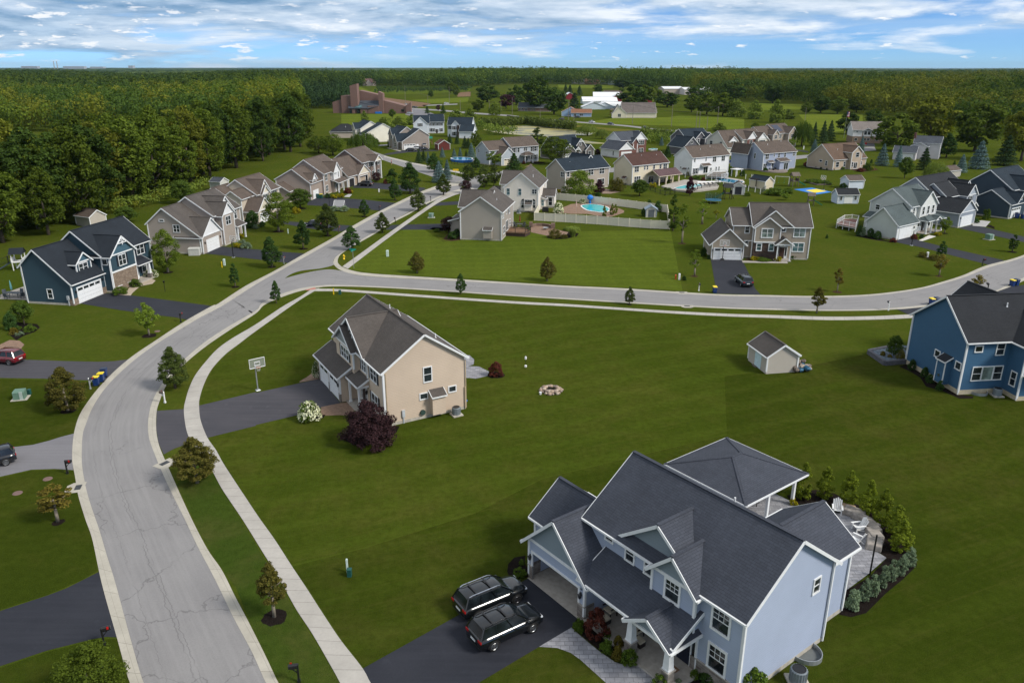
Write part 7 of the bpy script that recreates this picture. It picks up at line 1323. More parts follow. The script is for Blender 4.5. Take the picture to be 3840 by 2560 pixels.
SH = [('purplebig','f',1040,1500,1040,1130,500,'big dark purple smoke bush at the corner of the tan house'),('hydr','f',497,1283,500,1115,205,'cream flowering hydrangea at the tan house walk'),('hydr','f',565,893,560,745,90,'white flowering bush at the far garage corner of the tan house'),('redball','f',2205,880,2205,752,135,'round dark red barberry by the paved circle'),
 ('redball','k',1500,1085,1500,785,250,'round red brown bush beside the porch'),('bushball','k',1315,1020,1312,895,125,'clipped green ball left of the red brown bush'),('bushball','k',1620,1100,1618,995,85,'clipped green ball right of the red brown bush'),('bushball','k',1605,1240,1605,1115,145,'wide clipped green ball at the paver walk'),('olive','k',1730,1195,1728,1080,120,'olive gold shrub by the porch column'),('olive','k',1720,1320,1720,1195,120,'round olive gold shrub by the paver walk'),('bushball','k',1850,1360,1850,1215,180,'low spreading green shrub at the bed end'),
 ('bushball','k',715,325,715,270,60,'small green ball at the garage corner'),('bushball','k',695,450,695,365,150,'larger green ball at the garage corner'),('bushball','j',815,1500,815,1390,190,'green ball at the lower walk edge'),('bushball','j',1187,1420,1187,1320,100,'clipped ball right of the porch step'),('dark','j',1350,1470,1350,1370,220,'broad dark shrub under the front windows'),('bush','j',1770,1600,1770,1300,400,'loose green shrub cut by the bottom edge'),('sage','j',1010,1480,1010,1425,90,'grey green shrub by the porch corner'),
 ('gold','i',385,478,385,438,52,'small golden shrub by the pavilion post'),
 ('dark','g',1320,945,1318,855,75,'farthest of four clipped balls along the blue house'),('dark','g',1430,1010,1430,925,72,'second of four clipped balls along the blue house'),('dark','g',1487,1065,1487,993,78,'third of four clipped balls along the blue house'),('dark','g',1572,1132,1572,1050,78,'nearest of four clipped balls along the blue house'),('roundt','g',1148,840,1150,630,150,'dark upright bush in the raised stone bed'),('bronzeb','g',1215,875,1215,765,100,'rusty bush right in the raised stone bed'),('olive','g',1048,838,1048,780,68,'olive bush left in the raised stone bed'),('olive','g',1115,860,1115,810,60,'small yellow green bush in the raised stone bed'),('bronzeb','g',1285,790,1285,735,70,'rusty bush behind the raised stone bed'),
 ('bush','a',1110,1135,1110,1065,140,'spreading green juniper by the teal garage'),('bush','a',1245,1062,1245,995,130,'spreading green juniper under the stone front'),('hydr','a',1390,975,1390,905,125,'white hydrangea at the teal porch'),('dark','a',115,1460,115,1310,125,'flowering dark bush at the left edge bed'),('olive','a',130,1500,130,1445,85,'brown shrub at the left edge bed'),('bushball','a',278,1472,278,1415,110,'low green cushion in the left edge bed'),('vsage','a',185,1510,185,1480,80,'low blue green cushion in the left edge bed'),('bush','a',165,1455,165,1430,80,'small green cushion in the left edge bed'),
 ('vsage','b',300,1055,300,1000,110,'silver green low shrub in the drive bed'),('gold','b',235,1045,235,1005,90,'yellow green low shrub in the drive bed'),('vsage','b',270,1010,270,975,75,'blue low shrub in the drive bed'),('dark','b',370,865,370,720,130,'dark round bush before the cream gables'),('sage','b',295,870,295,815,60,'grey shrub left of the dark round bush'),('sage','b',390,875,390,835,70,'grey shrub under the dark round bush'),('dark','b',455,858,455,810,60,'low shrub right of the dark round bush'),('redb','b',237,850,237,805,80,'red brown shrub by the cream house wall'),('gold','b',262,958,262,915,52,'yellow flower clump at the brick porch'),('dark','b',190,950,190,900,110,'dark hedge at the brick porch'),('gold','b',765,735,765,672,80,'golden bush under the round tree'),('sage','b',1110,715,1110,662,90,'left silver hedge mound by the goal net'),('sage','b',1200,715,1200,660,105,'right silver hedge mound by the goal net'),('gold','b',1115,597,1115,560,62,'golden shrub left before the porch'),('gold','b',1170,590,1170,548,70,'golden shrub right before the porch'),('redb','b',1235,550,1235,500,80,'dark red bush right of the porch'),('gold','b',1265,548,1265,520,50,'golden shrub by the dark red bush'),('dark','b',1050,595,1050,552,60,'dark shrub by the green bins'),
 ('dark','b',1640,405,1640,330,110,'dark shrubs at the drive corner of the brick house'),('bush','b',1620,460,1625,392,80,'bright shrub left of the biggest pyramid tree'),('redb','b',1590,462,1590,420,60,'dark red shrub left of the bright shrub'),('purple','p1',1040,1285,1035,1112,185,'dark red tree like bush by the white columns'),
 ('dark','c',235,970,235,905,110,'green bush at the corner house bed'),('dark','c',275,945,275,880,80,'bush against the corner house'),('bush','c',95,905,95,875,60,'small shrub in the corner house bed'),('bronzeb','c',1175,960,1172,878,125,'rounded brown green shrub in the patio bed'),('grassc','c',1342,950,1342,838,130,'tall fountain grass clump in the patio bed'),('bronzeb','c',1262,965,1262,925,70,'low rusty shrub between two bigger ones'),('bush','c',1270,895,1270,868,55,'small shrub behind the fountain grass'),
 ('hydr','c',1210,735,1210,635,95,'cream hydrangea inside the white fence'),('arbor','c',1632,765,1632,660,50,'small conical evergreen left by the fenced pool'),('arbor','c',1702,750,1705,640,50,'conical evergreen in the middle by the fenced pool'),('arbor','c',1735,735,1735,645,45,'conical evergreen right by the fenced pool'),('dark','c',2045,690,2045,615,70,'leafy bush behind the resin shed'),('dark','c',2120,720,2110,625,90,'leafy bush right behind the resin shed'),('dark','c',1990,760,1990,690,50,'dark bush left of the resin shed'),('hydr','c',1435,645,1435,600,60,'white flowering shrub at the fenced pool back'),('yell','c',1715,640,1715,585,50,'tall yellow shrub at the pool fence'),('bronzeb','c',1750,530,1748,415,165,'wide copper red bush beside the curved patio'),('dark','c',1575,590,1575,545,65,'dark clipped shrub by the white fence'),('gold','c',1215,550,1215,510,60,'golden green shrub behind the white fence'),('bush','c',1255,560,1255,530,45,'bright shrub left of the big round tree'),
 ('gold','p4',140,1290,140,1190,150,'golden shrub by the covered patio'),('bush','p4',372,1340,372,1285,75,'grass like shrub left at the pool wall'),('bush','p4',440,1345,440,1290,75,'grass like shrub right at the pool wall'),('purplet','p4',815,1440,815,1085,195,'dark purple tree at the pool corner'),('bush','p4',940,1150,940,1060,200,'bright hedge behind the cream house pool'),('redb','p4',1065,1190,1065,1100,95,'dark red shrub by the pool hedge'),('bronzeb','p4',815,1070,815,950,140,'rusty bush at the bright white house corner'),('bush','p4',1555,1070,1550,890,110,'green bush right of the deck stairs'),('dark','p4',1635,915,1635,825,140,'dark round bush between white and lavender houses'),('dark','p4',1785,1085,1785,970,110,'dark bush by the white arbour'),('yell','p4',2135,1200,2135,1100,120,'golden leaved tree at the pergola'),('bush','p4',2195,1000,2195,935,80,'round shrub at the lavender house wall'),('dark','p5',1970,1318,1975,1215,160,'dark round bush at the end of the plain white shed'),('bush','p5',700,1420,760,1290,420,'sprawling green brambles below the cream shed'),('bush','p5',950,1400,960,1290,220,'sprawling brambles right below the cream shed'),('lightt','p5',910,1520,905,1380,170,'small open tree below the brambles'),('bush','q4',1480,860,1480,795,140,'weedy shrubs right of the white shed'),
 ('dark','d',1218,1135,1218,1085,56,'dark ball left of the beige porch'),('dark','d',1400,1155,1400,1098,58,'dark ball right of the beige porch'),('hydr','d',1450,1150,1450,1105,60,'pink white hydrangea right of the beige porch'),('gold','d',1050,1165,1050,1130,90,'yellow flower clump in the beige house bed'),('gold','d',1265,1175,1265,1130,70,'yellow grassy clump near the beige porch'),('bush','d',1120,1168,1150,1140,150,'low green bed plants at the beige house'),('redb','d',1130,1145,1130,1105,60,'low rusty shrub before the brown stone'),('dark','d',1715,965,1715,930,32,'tiny round bush alone on the lawn'),('dark','d',585,1130,585,1050,60,'bush at the beige garage wall'),('dark','d',630,1155,630,1115,36,'small bush at the beige garage corner'),('dark','d',405,1350,405,1310,48,'weedy clump beside a white pedestal'),
 ('sage','e',870,945,868,850,60,'grey green shrub left at the pale green garage'),('dark','e',835,940,830,850,70,'dark shrub at the pale green garage end'),('dark','e',935,955,935,875,70,'dark shrub in the middle of the pale green garage bed'),('dark','e',1005,970,1005,900,85,'round green shrub at the pale green garage bed'),('redb','e',1145,1000,1145,960,65,'red flowering shrub at the pale green garage corner'),('redb','e',1340,970,1340,925,65,'red flowering shrub before the porch columns'),('dark','e',1408,962,1408,928,50,'small green shrub before the porch columns'),('gold','e',1560,938,1560,905,70,'yellow green shrub right of the porch walk'),('bronzeb','e',1418,1138,1418,1088,90,'low bronze bush left of a white pedestal'),('bronzeb','e',1525,1165,1525,1112,100,'low bronze bush right of a white pedestal'),('bush','e',2000,790,2005,690,75,'leafy bush at the slate house porch'),('dark','e',1910,822,1910,780,70,'low shrub by the slate garage'),
 ('redb','p5',1290,885,1290,820,120,'dark red bushes at the tan ranch corner'),('redball','p5',2275,1000,2275,930,130,'dark red bush in the ranch flower bed'),('dark','p5',1385,915,1385,885,50,'first low shrub at the tan ranch wall'),('dark','p5',1475,930,1475,898,50,'second low shrub at the tan ranch wall'),('dark','p5',1560,945,1560,915,50,'third low shrub at the tan ranch wall'),('dark','p5',1680,960,1680,932,50,'fourth low shrub at the tan ranch wall'),('redb','p5',1790,970,1790,928,40,'small dark red shrub at the tan ranch corner'),('bush','p5',1960,960,1960,905,90,'spreading green shrub by the cellar door'),('dark','p5',535,1000,535,930,100,'green bush at the lavender house corner'),('bush','p6',450,980,460,830,170,'leafy mound at the ranch flower bed end'),('gold','p6',540,970,540,910,70,'golden shrub in the ranch flower bed'),('dark','p6',525,850,525,775,50,'small upright shrub on the ranch lawn'),('redb','p6',325,1000,325,930,120,'purple red shrub in the ranch flower bed'),
 ('dark','p1',1255,645,1258,515,30,'slim evergreen left at the taupe garage house'),('arbdark','p1',1278,640,1280,490,30,'slim tall evergreen at the taupe garage house'),('arbdark','p1',1335,655,1338,505,45,'slim evergreen at the front window'),('arbdark','p1',1475,690,1475,555,45,'slim evergreen at the garage corner'),('gold','p1',1380,672,1380,640,60,'golden shrub along the walk'),('gold','p1',1305,660,1305,628,50,'golden shrub at the walk start'),('redb','p2',1390,860,1390,800,70,'dark red shrub at the blue grey porch'),('m2','e',2110,400,2110,350,130,'yellow green bush on the open grass at the right edge'),
 ('brush','a',1010,470,1010,440,60,'little bush behind the garden shed') ]
for kd, r, bx, by, tx, ty, w_, lab in SH:
 if not lab: continue
 tall = kd in ('roundt','purplet','yell','lightt','m2')
 o = ptree(kd, r, bx, by, tx, ty, w_, lab, 'shrubs in the garden beds','shrub','shrub' if not tall else 'small_tree')
 if kd == 'hydr':
  rng = np.random.default_rng(int(bx));n = 260; d = rng.normal(size=(n, 3));d[:, 2] = np.abs(d[:, 2])*.9 + .1; d /= np.linalg.norm(d, axis=1, keepdims=True);c = d*np.array([1.12,1.12,1.5]) + np.array([0,0,.05])
  k = np.repeat(np.arange(n),7);p_ = c[k] + rng.normal(scale=.045, size=(n*7,3));me = quadmesh('flower', cards(p_, d[k] + rng.normal(scale=.5, size=(n*7,3)),.10, rng, .9), FG['white'] if 'pink' not in lab else FG['pink']);link('flower', me, o)
for i, (x, y, tx, ty, w_) in enumerate(((435,440,448,205,115),(568,440,590,232,112),(715,475,728,255,112),(830,535,855,312,118),(920,605,948,365,120),(1010,670,1042,470,130),(1035,760,1055,560,140))): ptree('arbor','i', x, y, tx, ty, w_, ('farthest','second','third','fourth','fifth','sixth','nearest')[i] + ' tall yellow green arborvitae in the curved bed, counted from the pavilion','arborvitae row behind the grey house','shrub','arborvitae')
for i, (x, y, tx, ty, w_) in enumerate(((745,1118,748,980,100),(815,1062,822,915,75),(868,1035,872,888,75),(930,980,930,832,75),(982,942,985,798,70),(1040,905,1042,770,75),(1092,850,1098,728,80))): ptree('sage','i', x, y, tx, ty, w_, ('nearest','second','third','fourth','fifth','sixth','farthest')[i] + ' grey green shrub of the row along the patio, counted from the house','grey green hedge row by the patio','shrub','hedge_shrub')
cap('mulch_bed','i',[(345,420),(420,400),(520,385),(640,410),(760,470),(880,520),(960,600),(1010,690),(1100,720),(1135,770),(1140,850),(1060,930),(950,1020),(830,1140),(740,1165),(665,1150),(690,1010),(850,920),(955,805),(880,740),(905,670),(840,580),(760,540),(690,490),(500,470),(380,480)],.012, MULCH)
cap('patio','i',[(340,480),(230,570),(160,520),(240,440),(330,470)],.03, PAVER);cap('patio','i',[(690,1015),(730,760),(865,745),(955,803),(840,905)],.03, PAVER);cap('patio','i',[(600,520),(690,530),(760,550),(830,600),(862,680),(850,730),(790,770),(720,775),(560,760)],.034, PAVER)
sheet('patio',[NL(x, y) for x, y in ((-17.8,8.7),(-5.6,8.7),(-5.6,13),(-10,21.4),(-17.8,21.4))],.025, PAVER)
cap('paver_walk','k',[(1240,985),(900,1187),(1090,1200),(1230,1250),(1330,1320),(1640,1600),(2300,1700),(2130,1470),(1940,1305),(1800,1380),(1700,1350),(1540,1240),(1440,1160),(1320,1060)],.02, PAVER)
cap('mulch_bed','k',[(1255,975),(1320,1050),(1440,1150),(1540,1230),(1660,1310),(1740,1350),(1850,1370),(1940,1290),(1600,1020),(1380,900),(1310,870)],.028, MULCH);cap('mulch_bed','k',[(760,230),(640,250),(575,320),(565,400),(590,460),(700,470),(830,450),(745,300)],.014, MULCH);cap('mulch_bed','j',[(1110,1320),(900,1470),(860,1560),(1600,1700),(1560,1480),(1180,1270)],.022, MULCH)
cap('paver_walk','f',[(600,1165),(775,1130),(870,1115),(965,1170),(900,1200),(870,1245),(770,1240),(640,1245),(590,1250)],.018, TANPAVER);cap('paver_walk','f',[(400,930),(470,890),(520,850),(590,840),(600,905),(400,940)],.018, TANPAVER)
cap('mulch_bed','f',[(420,1270),(500,1285),(620,1265),(640,1235),(560,1240)],.02, MULCH);cap('mulch_bed','f',[(820,1480),(960,1530),(1180,1480),(1290,1400),(1320,1340),(1190,1340),(1000,1230),(860,1300)],.016, MULCH)
cap('patio','f',[(1880,700),(1960,690),(2005,730),(2000,775),(1950,790),(2050,795),(2140,840),(2130,880),(2020,905),(1900,895),(1880,800)],.018, PAVER);ring('f',2200,872,165)
cap('garden_path','a',[(1060,1140),(1150,1120),(1210,1050),(1290,1000),(1400,995),(1430,1010),(1400,1040),(1290,1060),(1220,1120),(1200,1147)],.016, plain('path_tan',(.40,.33,.25),.9));cap('mulch_bed','a',[(80,1500),(90,1380),(230,1400),(340,1408),(368,1440),(320,1480),(210,1520),(150,1560)],.012, MULCH);cap('paver_walk','n',[(-200,520),(0,470),(90,428),(180,435),(225,470),(175,530),(60,520),(-200,600)],.018, TANPAVER);cap('patio','a',[(0,1140),(260,1050),(290,1190),(0,1180),(-300,1200),(-300,1160)],.02, CONCW)
cap('mulch_bed','c',[(1095,930),(1110,960),(1180,975),(1280,970),(1380,945),(1400,920),(1300,900)],.012, MULCH);cap('patio','c',[(950,870),(1000,850),(1120,850),(1180,880),(1300,910),(1280,940),(1100,940),(960,910)],.02, TANPAVER);cap('mulch_bed','c',[(150,975),(230,990),(310,980),(310,930),(200,920)],.012, BMULCH);cap('mulch_bed','c',[(30,880),(130,900),(180,895),(170,870),(60,865)],.012, MULCH)
cap('patio','c',[(1600,520),(1650,510),(1780,540),(1690,555),(1610,555)],.02, plain('brown_patio',(.24,.17,.13),.9));cap('garden_path','d',[(935,1170),(1300,1180),(1310,1148),(1335,1148),(1360,1195),(945,1188)],.02, CONCW);cap('mulch_bed','d',[(960,1165),(1010,1130),(1240,1130),(1300,1175)],.016, BMULCH);cap('garden_path','e',[(1385,985),(1480,935),(1545,948),(1420,990)],.02, plain('pale_path',(.58,.55,.5),.9));cap('garden_path','e',[(1880,822),(1960,800),(2045,810),(2000,860),(1880,850)],.02, plain('path_grey',(.38,.37,.36),.9))
cap('mulch_bed','e',[(790,940),(900,965),(1010,985),(1150,1000),(1210,1005),(1090,985),(850,930)],.012, MULCH);cap('mulch_bed','e',[(1370,1115),(1430,1145),(1560,1170),(1575,1150),(1450,1115)],.012, MULCH);cap('mulch_bed','e',[(1990,850),(2080,880),(2080,860),(2040,840)],.012, MULCH);cap('mulch_bed','e',[(1995,965),(2030,985),(2065,975),(2050,955)],.012, MULCH)
cap('mulch_bed','g',[(1200,915),(1290,890),(1420,925),(1500,1000),(1620,1080),(1740,1170),(1890,1190),(1880,1210),(1760,1212),(1600,1140),(1450,1100),(1400,1020),(1300,960)],.012, MULCH);cap('mulch_bed','p5',[(1240,890),(1300,925),(1480,960),(1780,985),(1790,970),(1300,880)],.012, MULCH);cap('mulch_bed','p6',[(130,960),(330,1010),(660,970),(560,910),(300,900)],.012, BMULCH);cap('mulch_bed','p2',[(1500,830),(1600,860),(1790,850),(1760,825),(1620,815)],.012, MULCH);cap('garden_path','p2',[(1400,910),(1490,885),(1510,850),(1560,870),(1500,905)],.02, TANPAVER);cap('garden_path','p1',[(1220,665),(1270,660),(1500,715),(1470,725)],.02, CONCW)
cap('garden_path','p1',[(430,1560),(520,1510),(590,1515),(540,1568)],.02, plain('path_grey',(.38,.37,.36),.9))
def solo(m, name, mat, label, catg, loc=(0,0,0), rz=0., group=None, smooth=False, kind=None):
 o = m.build(name, mat, None, smooth);o.location = loc; o.rotation_euler = (0,0, rz);return tag(o, label, catg, group, kind)
def G0(*a): return [Vector((p.x, p.y, 0)) for p in px(*a)]
def fence(name, label, P, h, panel, post, step=None, slats=False, th=.05, group='fences'):
 o = thing(name, label, 'fence', P[0],0, group);L = [Vector((p.x-P[0].x, p.y-P[0].y, 0)) for p in P];Q = [L[0]]
 for a, b in zip(L[:-1], L[1:]):
  n = max(1, round((b-a).length/step)) if step else 1; Q += [a.lerp(b, (i+1)/n) for i in range(n)]
 for p in Q:
  m = MB();m.box(p.x-.07, p.x+.07, p.y-.07, p.y+.07,0, h+.06);m.tbox(p.x, p.y, h+.06, h+.16,.09,.09,.02,.02);m.build('post', post, o)
 for a, b in zip(Q[:-1], Q[1:]):
  m = MB();d = b-a
  if slats:
   m.beam(a+Vector((0,0, h-.05)), b+Vector((0,0, h-.05)),.04,.05);m.beam(a+Vector((0,0,.15)), b+Vector((0,0,.15)),.04,.05);k = max(2, int(d.length/.28))
   for i in range(1, k): q = a+d*(i/k);m.box(q.x-.012, q.x+.012, q.y-.012, q.y+.012,.1, h)
  else: m.beam(a+Vector((0,0, h/2+.04)), b+Vector((0,0, h/2+.04)), th, h-.08);m.beam(a+Vector((0,0, h-.03)), b+Vector((0,0, h-.03)), th+.05,.1);m.beam(a+Vector((0,0,.1)), b+Vector((0,0,.1)), th+.05,.14)
  m.build('panel', panel, o)
 return o
fence('vinyl_fence','cream solid panel fence closing in the kidney pool garden', G0('q5',(1565,770),(1487,918)) + G0('q6',(295,752),(680,778),(1070,805),(1465,838),(1860,866),(2205,880),(2160,572),(1765,525),(1435,480),(1110,440),(790,405),(480,372),(60,335)),1.85, CREAMV, CREAMV, 2.45)
fence('iron_fence','thin black iron fence round the cream house pool lawn', G0('p4',(-180,1255),(0,1312),(180,1380),(360,1440),(540,1400),(800,1400),(1030,1330),(1330,1290),(1340,1200)),1.3, BLACK, BLACK, 3.0, True)
fence('post_fence','fence of white posts round the bright white house pool', G0('p4',(730,1110),(1105,1150),(1215,1205),(1435,1250),(1545,1275),(1660,1300),(1890,1360),(2015,1380),(2110,1410),(2210,1345),(2205,1180),(2060,1150),(1950,1135),(1840,1135)),1.4, NET, WHITEP, None, True)
fence('iron_fence','black iron fence behind the dark teal house', G0('a',(-60,890),(80,850),(200,810)),1.3, BLACK, BLACK, 3.0, True)
fence('iron_fence','black iron fence round the blue oval pool', G0('p2',(60,850),(180,870),(300,880),(440,860)),1.2, BLACK, BLACK, 2.5, True)
tq = NT('pool_water');tq.col(tq.mix(tq.noise(tq.pos(),.6,3),(.03,.42,.46),(.07,.55,.56)));tq.rough(.06,.5);tq.bump(tq.noise(tq.pos(),2.5,2),.03,.3);WATER = tq.mat
tq = NT('pool_water_blue');tq.col((.012,.20,.36));tq.rough(.06,.5);tq.bump(tq.noise(tq.pos(),2.5,2),.03,.3);WATERB = tq.mat
def pool(label, r, outline, rimm, wat, h=.05, smooth=30, wall=None):
 P = [Vector((p.x, p.y, 0)) for p in px(r, *outline)]
 if smooth:
  Q = cat([P[-1]] + P + [P[0], P[1]], smooth*3);i0 = min(range(len(Q)//2), key=lambda i: (Q[i]-P[0]).length);i1 = min(range(len(Q)//2, len(Q)), key=lambda i: (Q[i]-P[0]).length);P = Q[i0:i1]
 if sum(a.x*b.y-b.x*a.y for a, b in zip(P, P[1:]+P[:1])) < 0: P = P[::-1]
 c = mid(*P);o = thing('swimming_pool', label, 'pool', c, 0,'garden pools');L = [p-c for p in P];m = MB();m.poly([(p.x, p.y, h) for p in L]);m.build('water', wat, o);m = MB();n = len(L);E_ = [p + p.normalized()*.4 for p in L]
 for i in range(n): j = (i+1) % n; m.poly([(L[i].x, L[i].y, h+.03),(E_[i].x, E_[i].y, h+.03),(E_[j].x, E_[j].y, h+.03),(L[j].x, L[j].y, h+.03)]);m.poly([(E_[i].x, E_[i].y, -.05),(E_[j].x, E_[j].y, -.05),(E_[j].x, E_[j].y, h+.03),(E_[i].x, E_[i].y, h+.03)],1)
 m.build('rim',[rimm, wall or rimm], o);return o
cap('patio','q6',[(250,480),(400,420),(600,400),(800,395),(1000,420),(1150,450),(1290,500),(1375,540),(1370,575),(1280,610),(1150,650),(1020,650),(900,640),(700,600),(400,600),(60,560),(100,500)],.02, TANPAVER)
pool('teal kidney pool inside the cream fence','q6',[(600,455),(720,430),(880,435),(1020,470),(1095,520),(1060,555),(960,575),(850,560),(720,540),(640,500)], WHITEP, WATER, .1)
cap('patio','p4',[(290,1290),(500,1225),(720,1170),(1050,1190),(1300,1240),(1350,1280),(1320,1330),(1000,1372),(800,1385),(560,1362)],.45, CONCW, th=.5);pool('turquoise pool behind the dark purple tree','p4',[(540,1325),(700,1285),(870,1255),(1020,1262),(1080,1285),(900,1320),(720,1345),(600,1345)], WHITEP, WATER, .5,0)
cap('patio','p4',[(1230,1115),(1500,1105),(1800,1150),(1830,1200),(1650,1225),(1400,1190),(1270,1150)],.02, CONCW);pool('blue oval pool with floats behind the bright white house','p4',[(1300,1135),(1450,1130),(1650,1155),(1790,1185),(1760,1205),(1600,1210),(1430,1185),(1320,1155)], WHITEP, WATERB, .06)
pool('raised blue oval pool by the spruces','p2',[(70,790),(200,775),(380,785),(440,800),(400,825),(250,832),(110,815)], WHITEP, WATERB, .9,24, BLUEP);cap('patio','p2',[(190,765),(440,740),(640,760),(640,830),(440,840),(400,790)],.02, CONCW);pool('small turquoise pool left of the charcoal house','p3',[(1740,603),(1800,595),(1880,598),(1870,612),(1780,614)], WHITEP, WATER, .5,0)
sheet('pond', px('p2',(640,225),(900,175),(1200,155),(1700,160),(2100,205),(2500,270),(2700,290),(2600,330),(2250,330),(2150,385),(3000,490),(2500,480),(1900,360),(1500,340),(1250,320),(1000,300),(800,270)),.02, None or (lambda t: (t.col(t.mix(t.ramp(t.noise(t.scale(t.pos(),.5,1),.075,5,.6,.6),[(.44,0),(.5,1)]),(.045,.05,.045), t.mix(t.noise(t.pos(),.3,3),(.30,.26,.06),(.42,.36,.13)))), t.rough(.35,.4), t.mat)[2])(NT('pond_algae')))
def deck(name, label, r, pts, z, floor, rail, skirt, rh=.95):
 P = px(r, *pts)
 P = [gp(r, x, y, z) for x, y in pts]
 if sum(a.x*b.y-b.x*a.y for a, b in zip(P, P[1:]+P[:1])) < 0: P = P[::-1]
 c = mid(*P);o = thing(name, label, 'deck',(c.x, c.y, 0),0);L = [(p.x-c.x, p.y-c.y) for p in P];m = MB();m.prism(L, z-.12, z);m.build('floor', floor, o);m = MB()
 C = [(x*.97, y*.97) for x, y in L];m.prism(C, 0 if skirt else z-.35, z-.12);m.build('skirt', skirt or rail, o);m = MB()
 for a, b in zip(L, L[1:]+L[:1]):
  d = Vector((b[0]-a[0], b[1]-a[1],0));n = max(1, round(d.length/1.8))
  for i in range(n): x, y = a[0]+d.x*i/n, a[1]+d.y*i/n; m.box(x-.05, x+.05, y-.05, y+.05, z if skirt else 0, z+rh+.08)
  for h in (.12, rh): m.beam((*a, z+h),(*b, z+h),.07,.07)
  k = int(d.length/.22)
  for i in range(k): x, y = a[0]+d.x*i/k, a[1]+d.y*i/k; m.box(x-.012, x+.012, y-.012, y+.012, z+.1, z+rh)
 m.build('railing', rail, o);return o
deck('deck','brown wooden deck with black railing beside the corner house','q5',[(955,1135),(1320,1150),(1420,1105),(1290,1040),(1040,1030)],.8, WOODM, BLACK, plain('deck_skirt',(.05,.03,.022),.8));deck('deck','red brown deck with white railing beside the pale green house','e',[(632,830),(805,865),(830,795),(770,785),(700,790)],1.0, plain('red_deck',(.20,.085,.065),.8), WHITEP, None);deck('deck','white railed deck stairs before the bright white house','p4',[(1130,1085),(1400,1100),(1520,1080),(1480,1020),(1250,1010)],.9, WOODG, WHITEP, None)
def umbrella(r, x, y, label, mat, h=2.4, z=0.):
 P = at(r, x, y);P.z = z; o = thing('patio_umbrella', label, 'umbrella', P, 0,'folded patio umbrellas');m = MB();m.tube((0,0,0),(0,0, h),.025,.025,6);m.build('pole', STEEL, o);m = MB();m.lathe([(.13, h*.42),(.16, h*.55),(.08, h*.9),(.02, h+.05)],8);m.build('canopy', mat, o)
def table_set(r, x, y, label, mat, rz=0., n=4, L=.7, z=0., ch=True):
 P = at(r, x, y);P.z = z; o = thing('patio_table', label, 'table', P, rz, 'patio furniture');m = MB();m.box(-L, L, -.5,.5,.70,.74);m.build('table_top', mat, o)
 for a in (-1,1):
  for b in (-1,1): m = MB();m.box(a*L*.85-.03, a*L*.85+.03, b*.42-.03, b*.42+.03,0,.7);m.build('leg', mat, o)
 if ch:
  for i in range(n): a = 2*math.pi*(i+.5)/n; q = P + Vector((1.25*L/.7*math.cos(a+rz),1.1*math.sin(a+rz),0));chair(q, a + rz + math.pi, 'patio chair drawn up to the ' + label, mat, 'chairs round the ' + label)
def chair(P, rz, label, mat, grp, s=1.0, cush=None):
 o = thing('patio_chair', label, 'chair', P, rz, grp, s);m = MB();m.box(-.28,.28,-.28,.28,.36,.44);m.build('seat', cush or mat, o);m = MB();m.hexa([(-.30,-.28,.4),(-.24,-.28,.4),(-.24,.28,.4),(-.30,.28,.4),(-.42,-.28,.98),(-.37,-.28,.98),(-.37,.28,.98),(-.42,.28,.98)]);m.build('backrest', mat, o)
 for a in (-1,1):
  for b in (-1,1): m = MB();m.box(a*.25-.025, a*.25+.025, b*.25-.025, b*.25+.025,0,.38);m.build('leg', mat, o)
  m = MB();m.box(-.3,.28, a*.30-.03, a*.30+.03,.60,.64);m.build('armrest', mat, o)
 return o
umbrella('q5',1222,1090,'folded rust red umbrella on the corner house deck', plain('rust_canvas',(.22,.045,.02),.8),2.5,.8);umbrella('a',118,1150,'folded teal umbrella left of the dark teal house', TEALC, 2.5);umbrella('q6',493,560,'folded pale pink umbrella by the kidney pool', plain('pink_canvas',(.55,.40,.34),.8),3.0);umbrella('p4',1375,985,'folded tan umbrella on the white deck', plain('tan_canvas',(.5,.34,.22),.8),2.6,.9)
table_set('q5',1215,1105,'round glass topped table on the corner house deck', plain('dark_glass_table',(.05,.06,.06),.3),0,4,.7,.8);table_set('a',130,1160,'long grey table left of the dark teal house', plain('slate_table',(.07,.085,.10),.5), R(-10),6,1.3);table_set('p5',700,985,'dark table on the round lavender house patio', DKBROWN, .3,4);table_set('p4',190,1190,'dark table under the covered patio', DKBROWN, .3,6,1.0);table_set('p4',460,1190,'second dark table under the covered patio', DKBROWN, .3,4,.8);table_set('p6',300,900,'table among the ranch flower beds', STEEL, .2,4)
m = MB();c = at('p5',715,1000);m.lathe([(0,.4),(4.6,.4),(4.7,0)],28);solo(m, 'stone_patio', masonry('patio_stone',(.30,.25,.22),(.22,.18,.16),(.3,.27,.25),.4,.2),'round raised stone patio behind the lavender house','patio', c + Vector((0,1.5,0)))
def porch_chair(x, y, rz, lab):
 o = chair(NL(x, y, .16), NX + rz, lab, DKBROWN, 'wicker chairs on the porch',1.2, BEIGE);m = MB();m.box(-.36,-.22,-.2,.2,.46,.78);m.build('striped_cushion',(lambda t: (t.col(t.mix(t.math('GREATER_THAN', t.math('SINE', t.math('MULTIPLY',(lambda s_: (t.con(t.uv(), s_.inputs[0]), s_.outputs[0])[1])(t.new('SeparateXYZ')),42)),0),(.75,.75,.72),(.02,.03,.06))), t.mat)[1])(NT('stripe_fabric')), o)
porch_chair(-9.6,-.6, R(-90),'dark wicker porch chair with striped cushion, left one');porch_chair(-7.2,-.6, R(-90),'dark wicker porch chair with striped cushion behind the column')
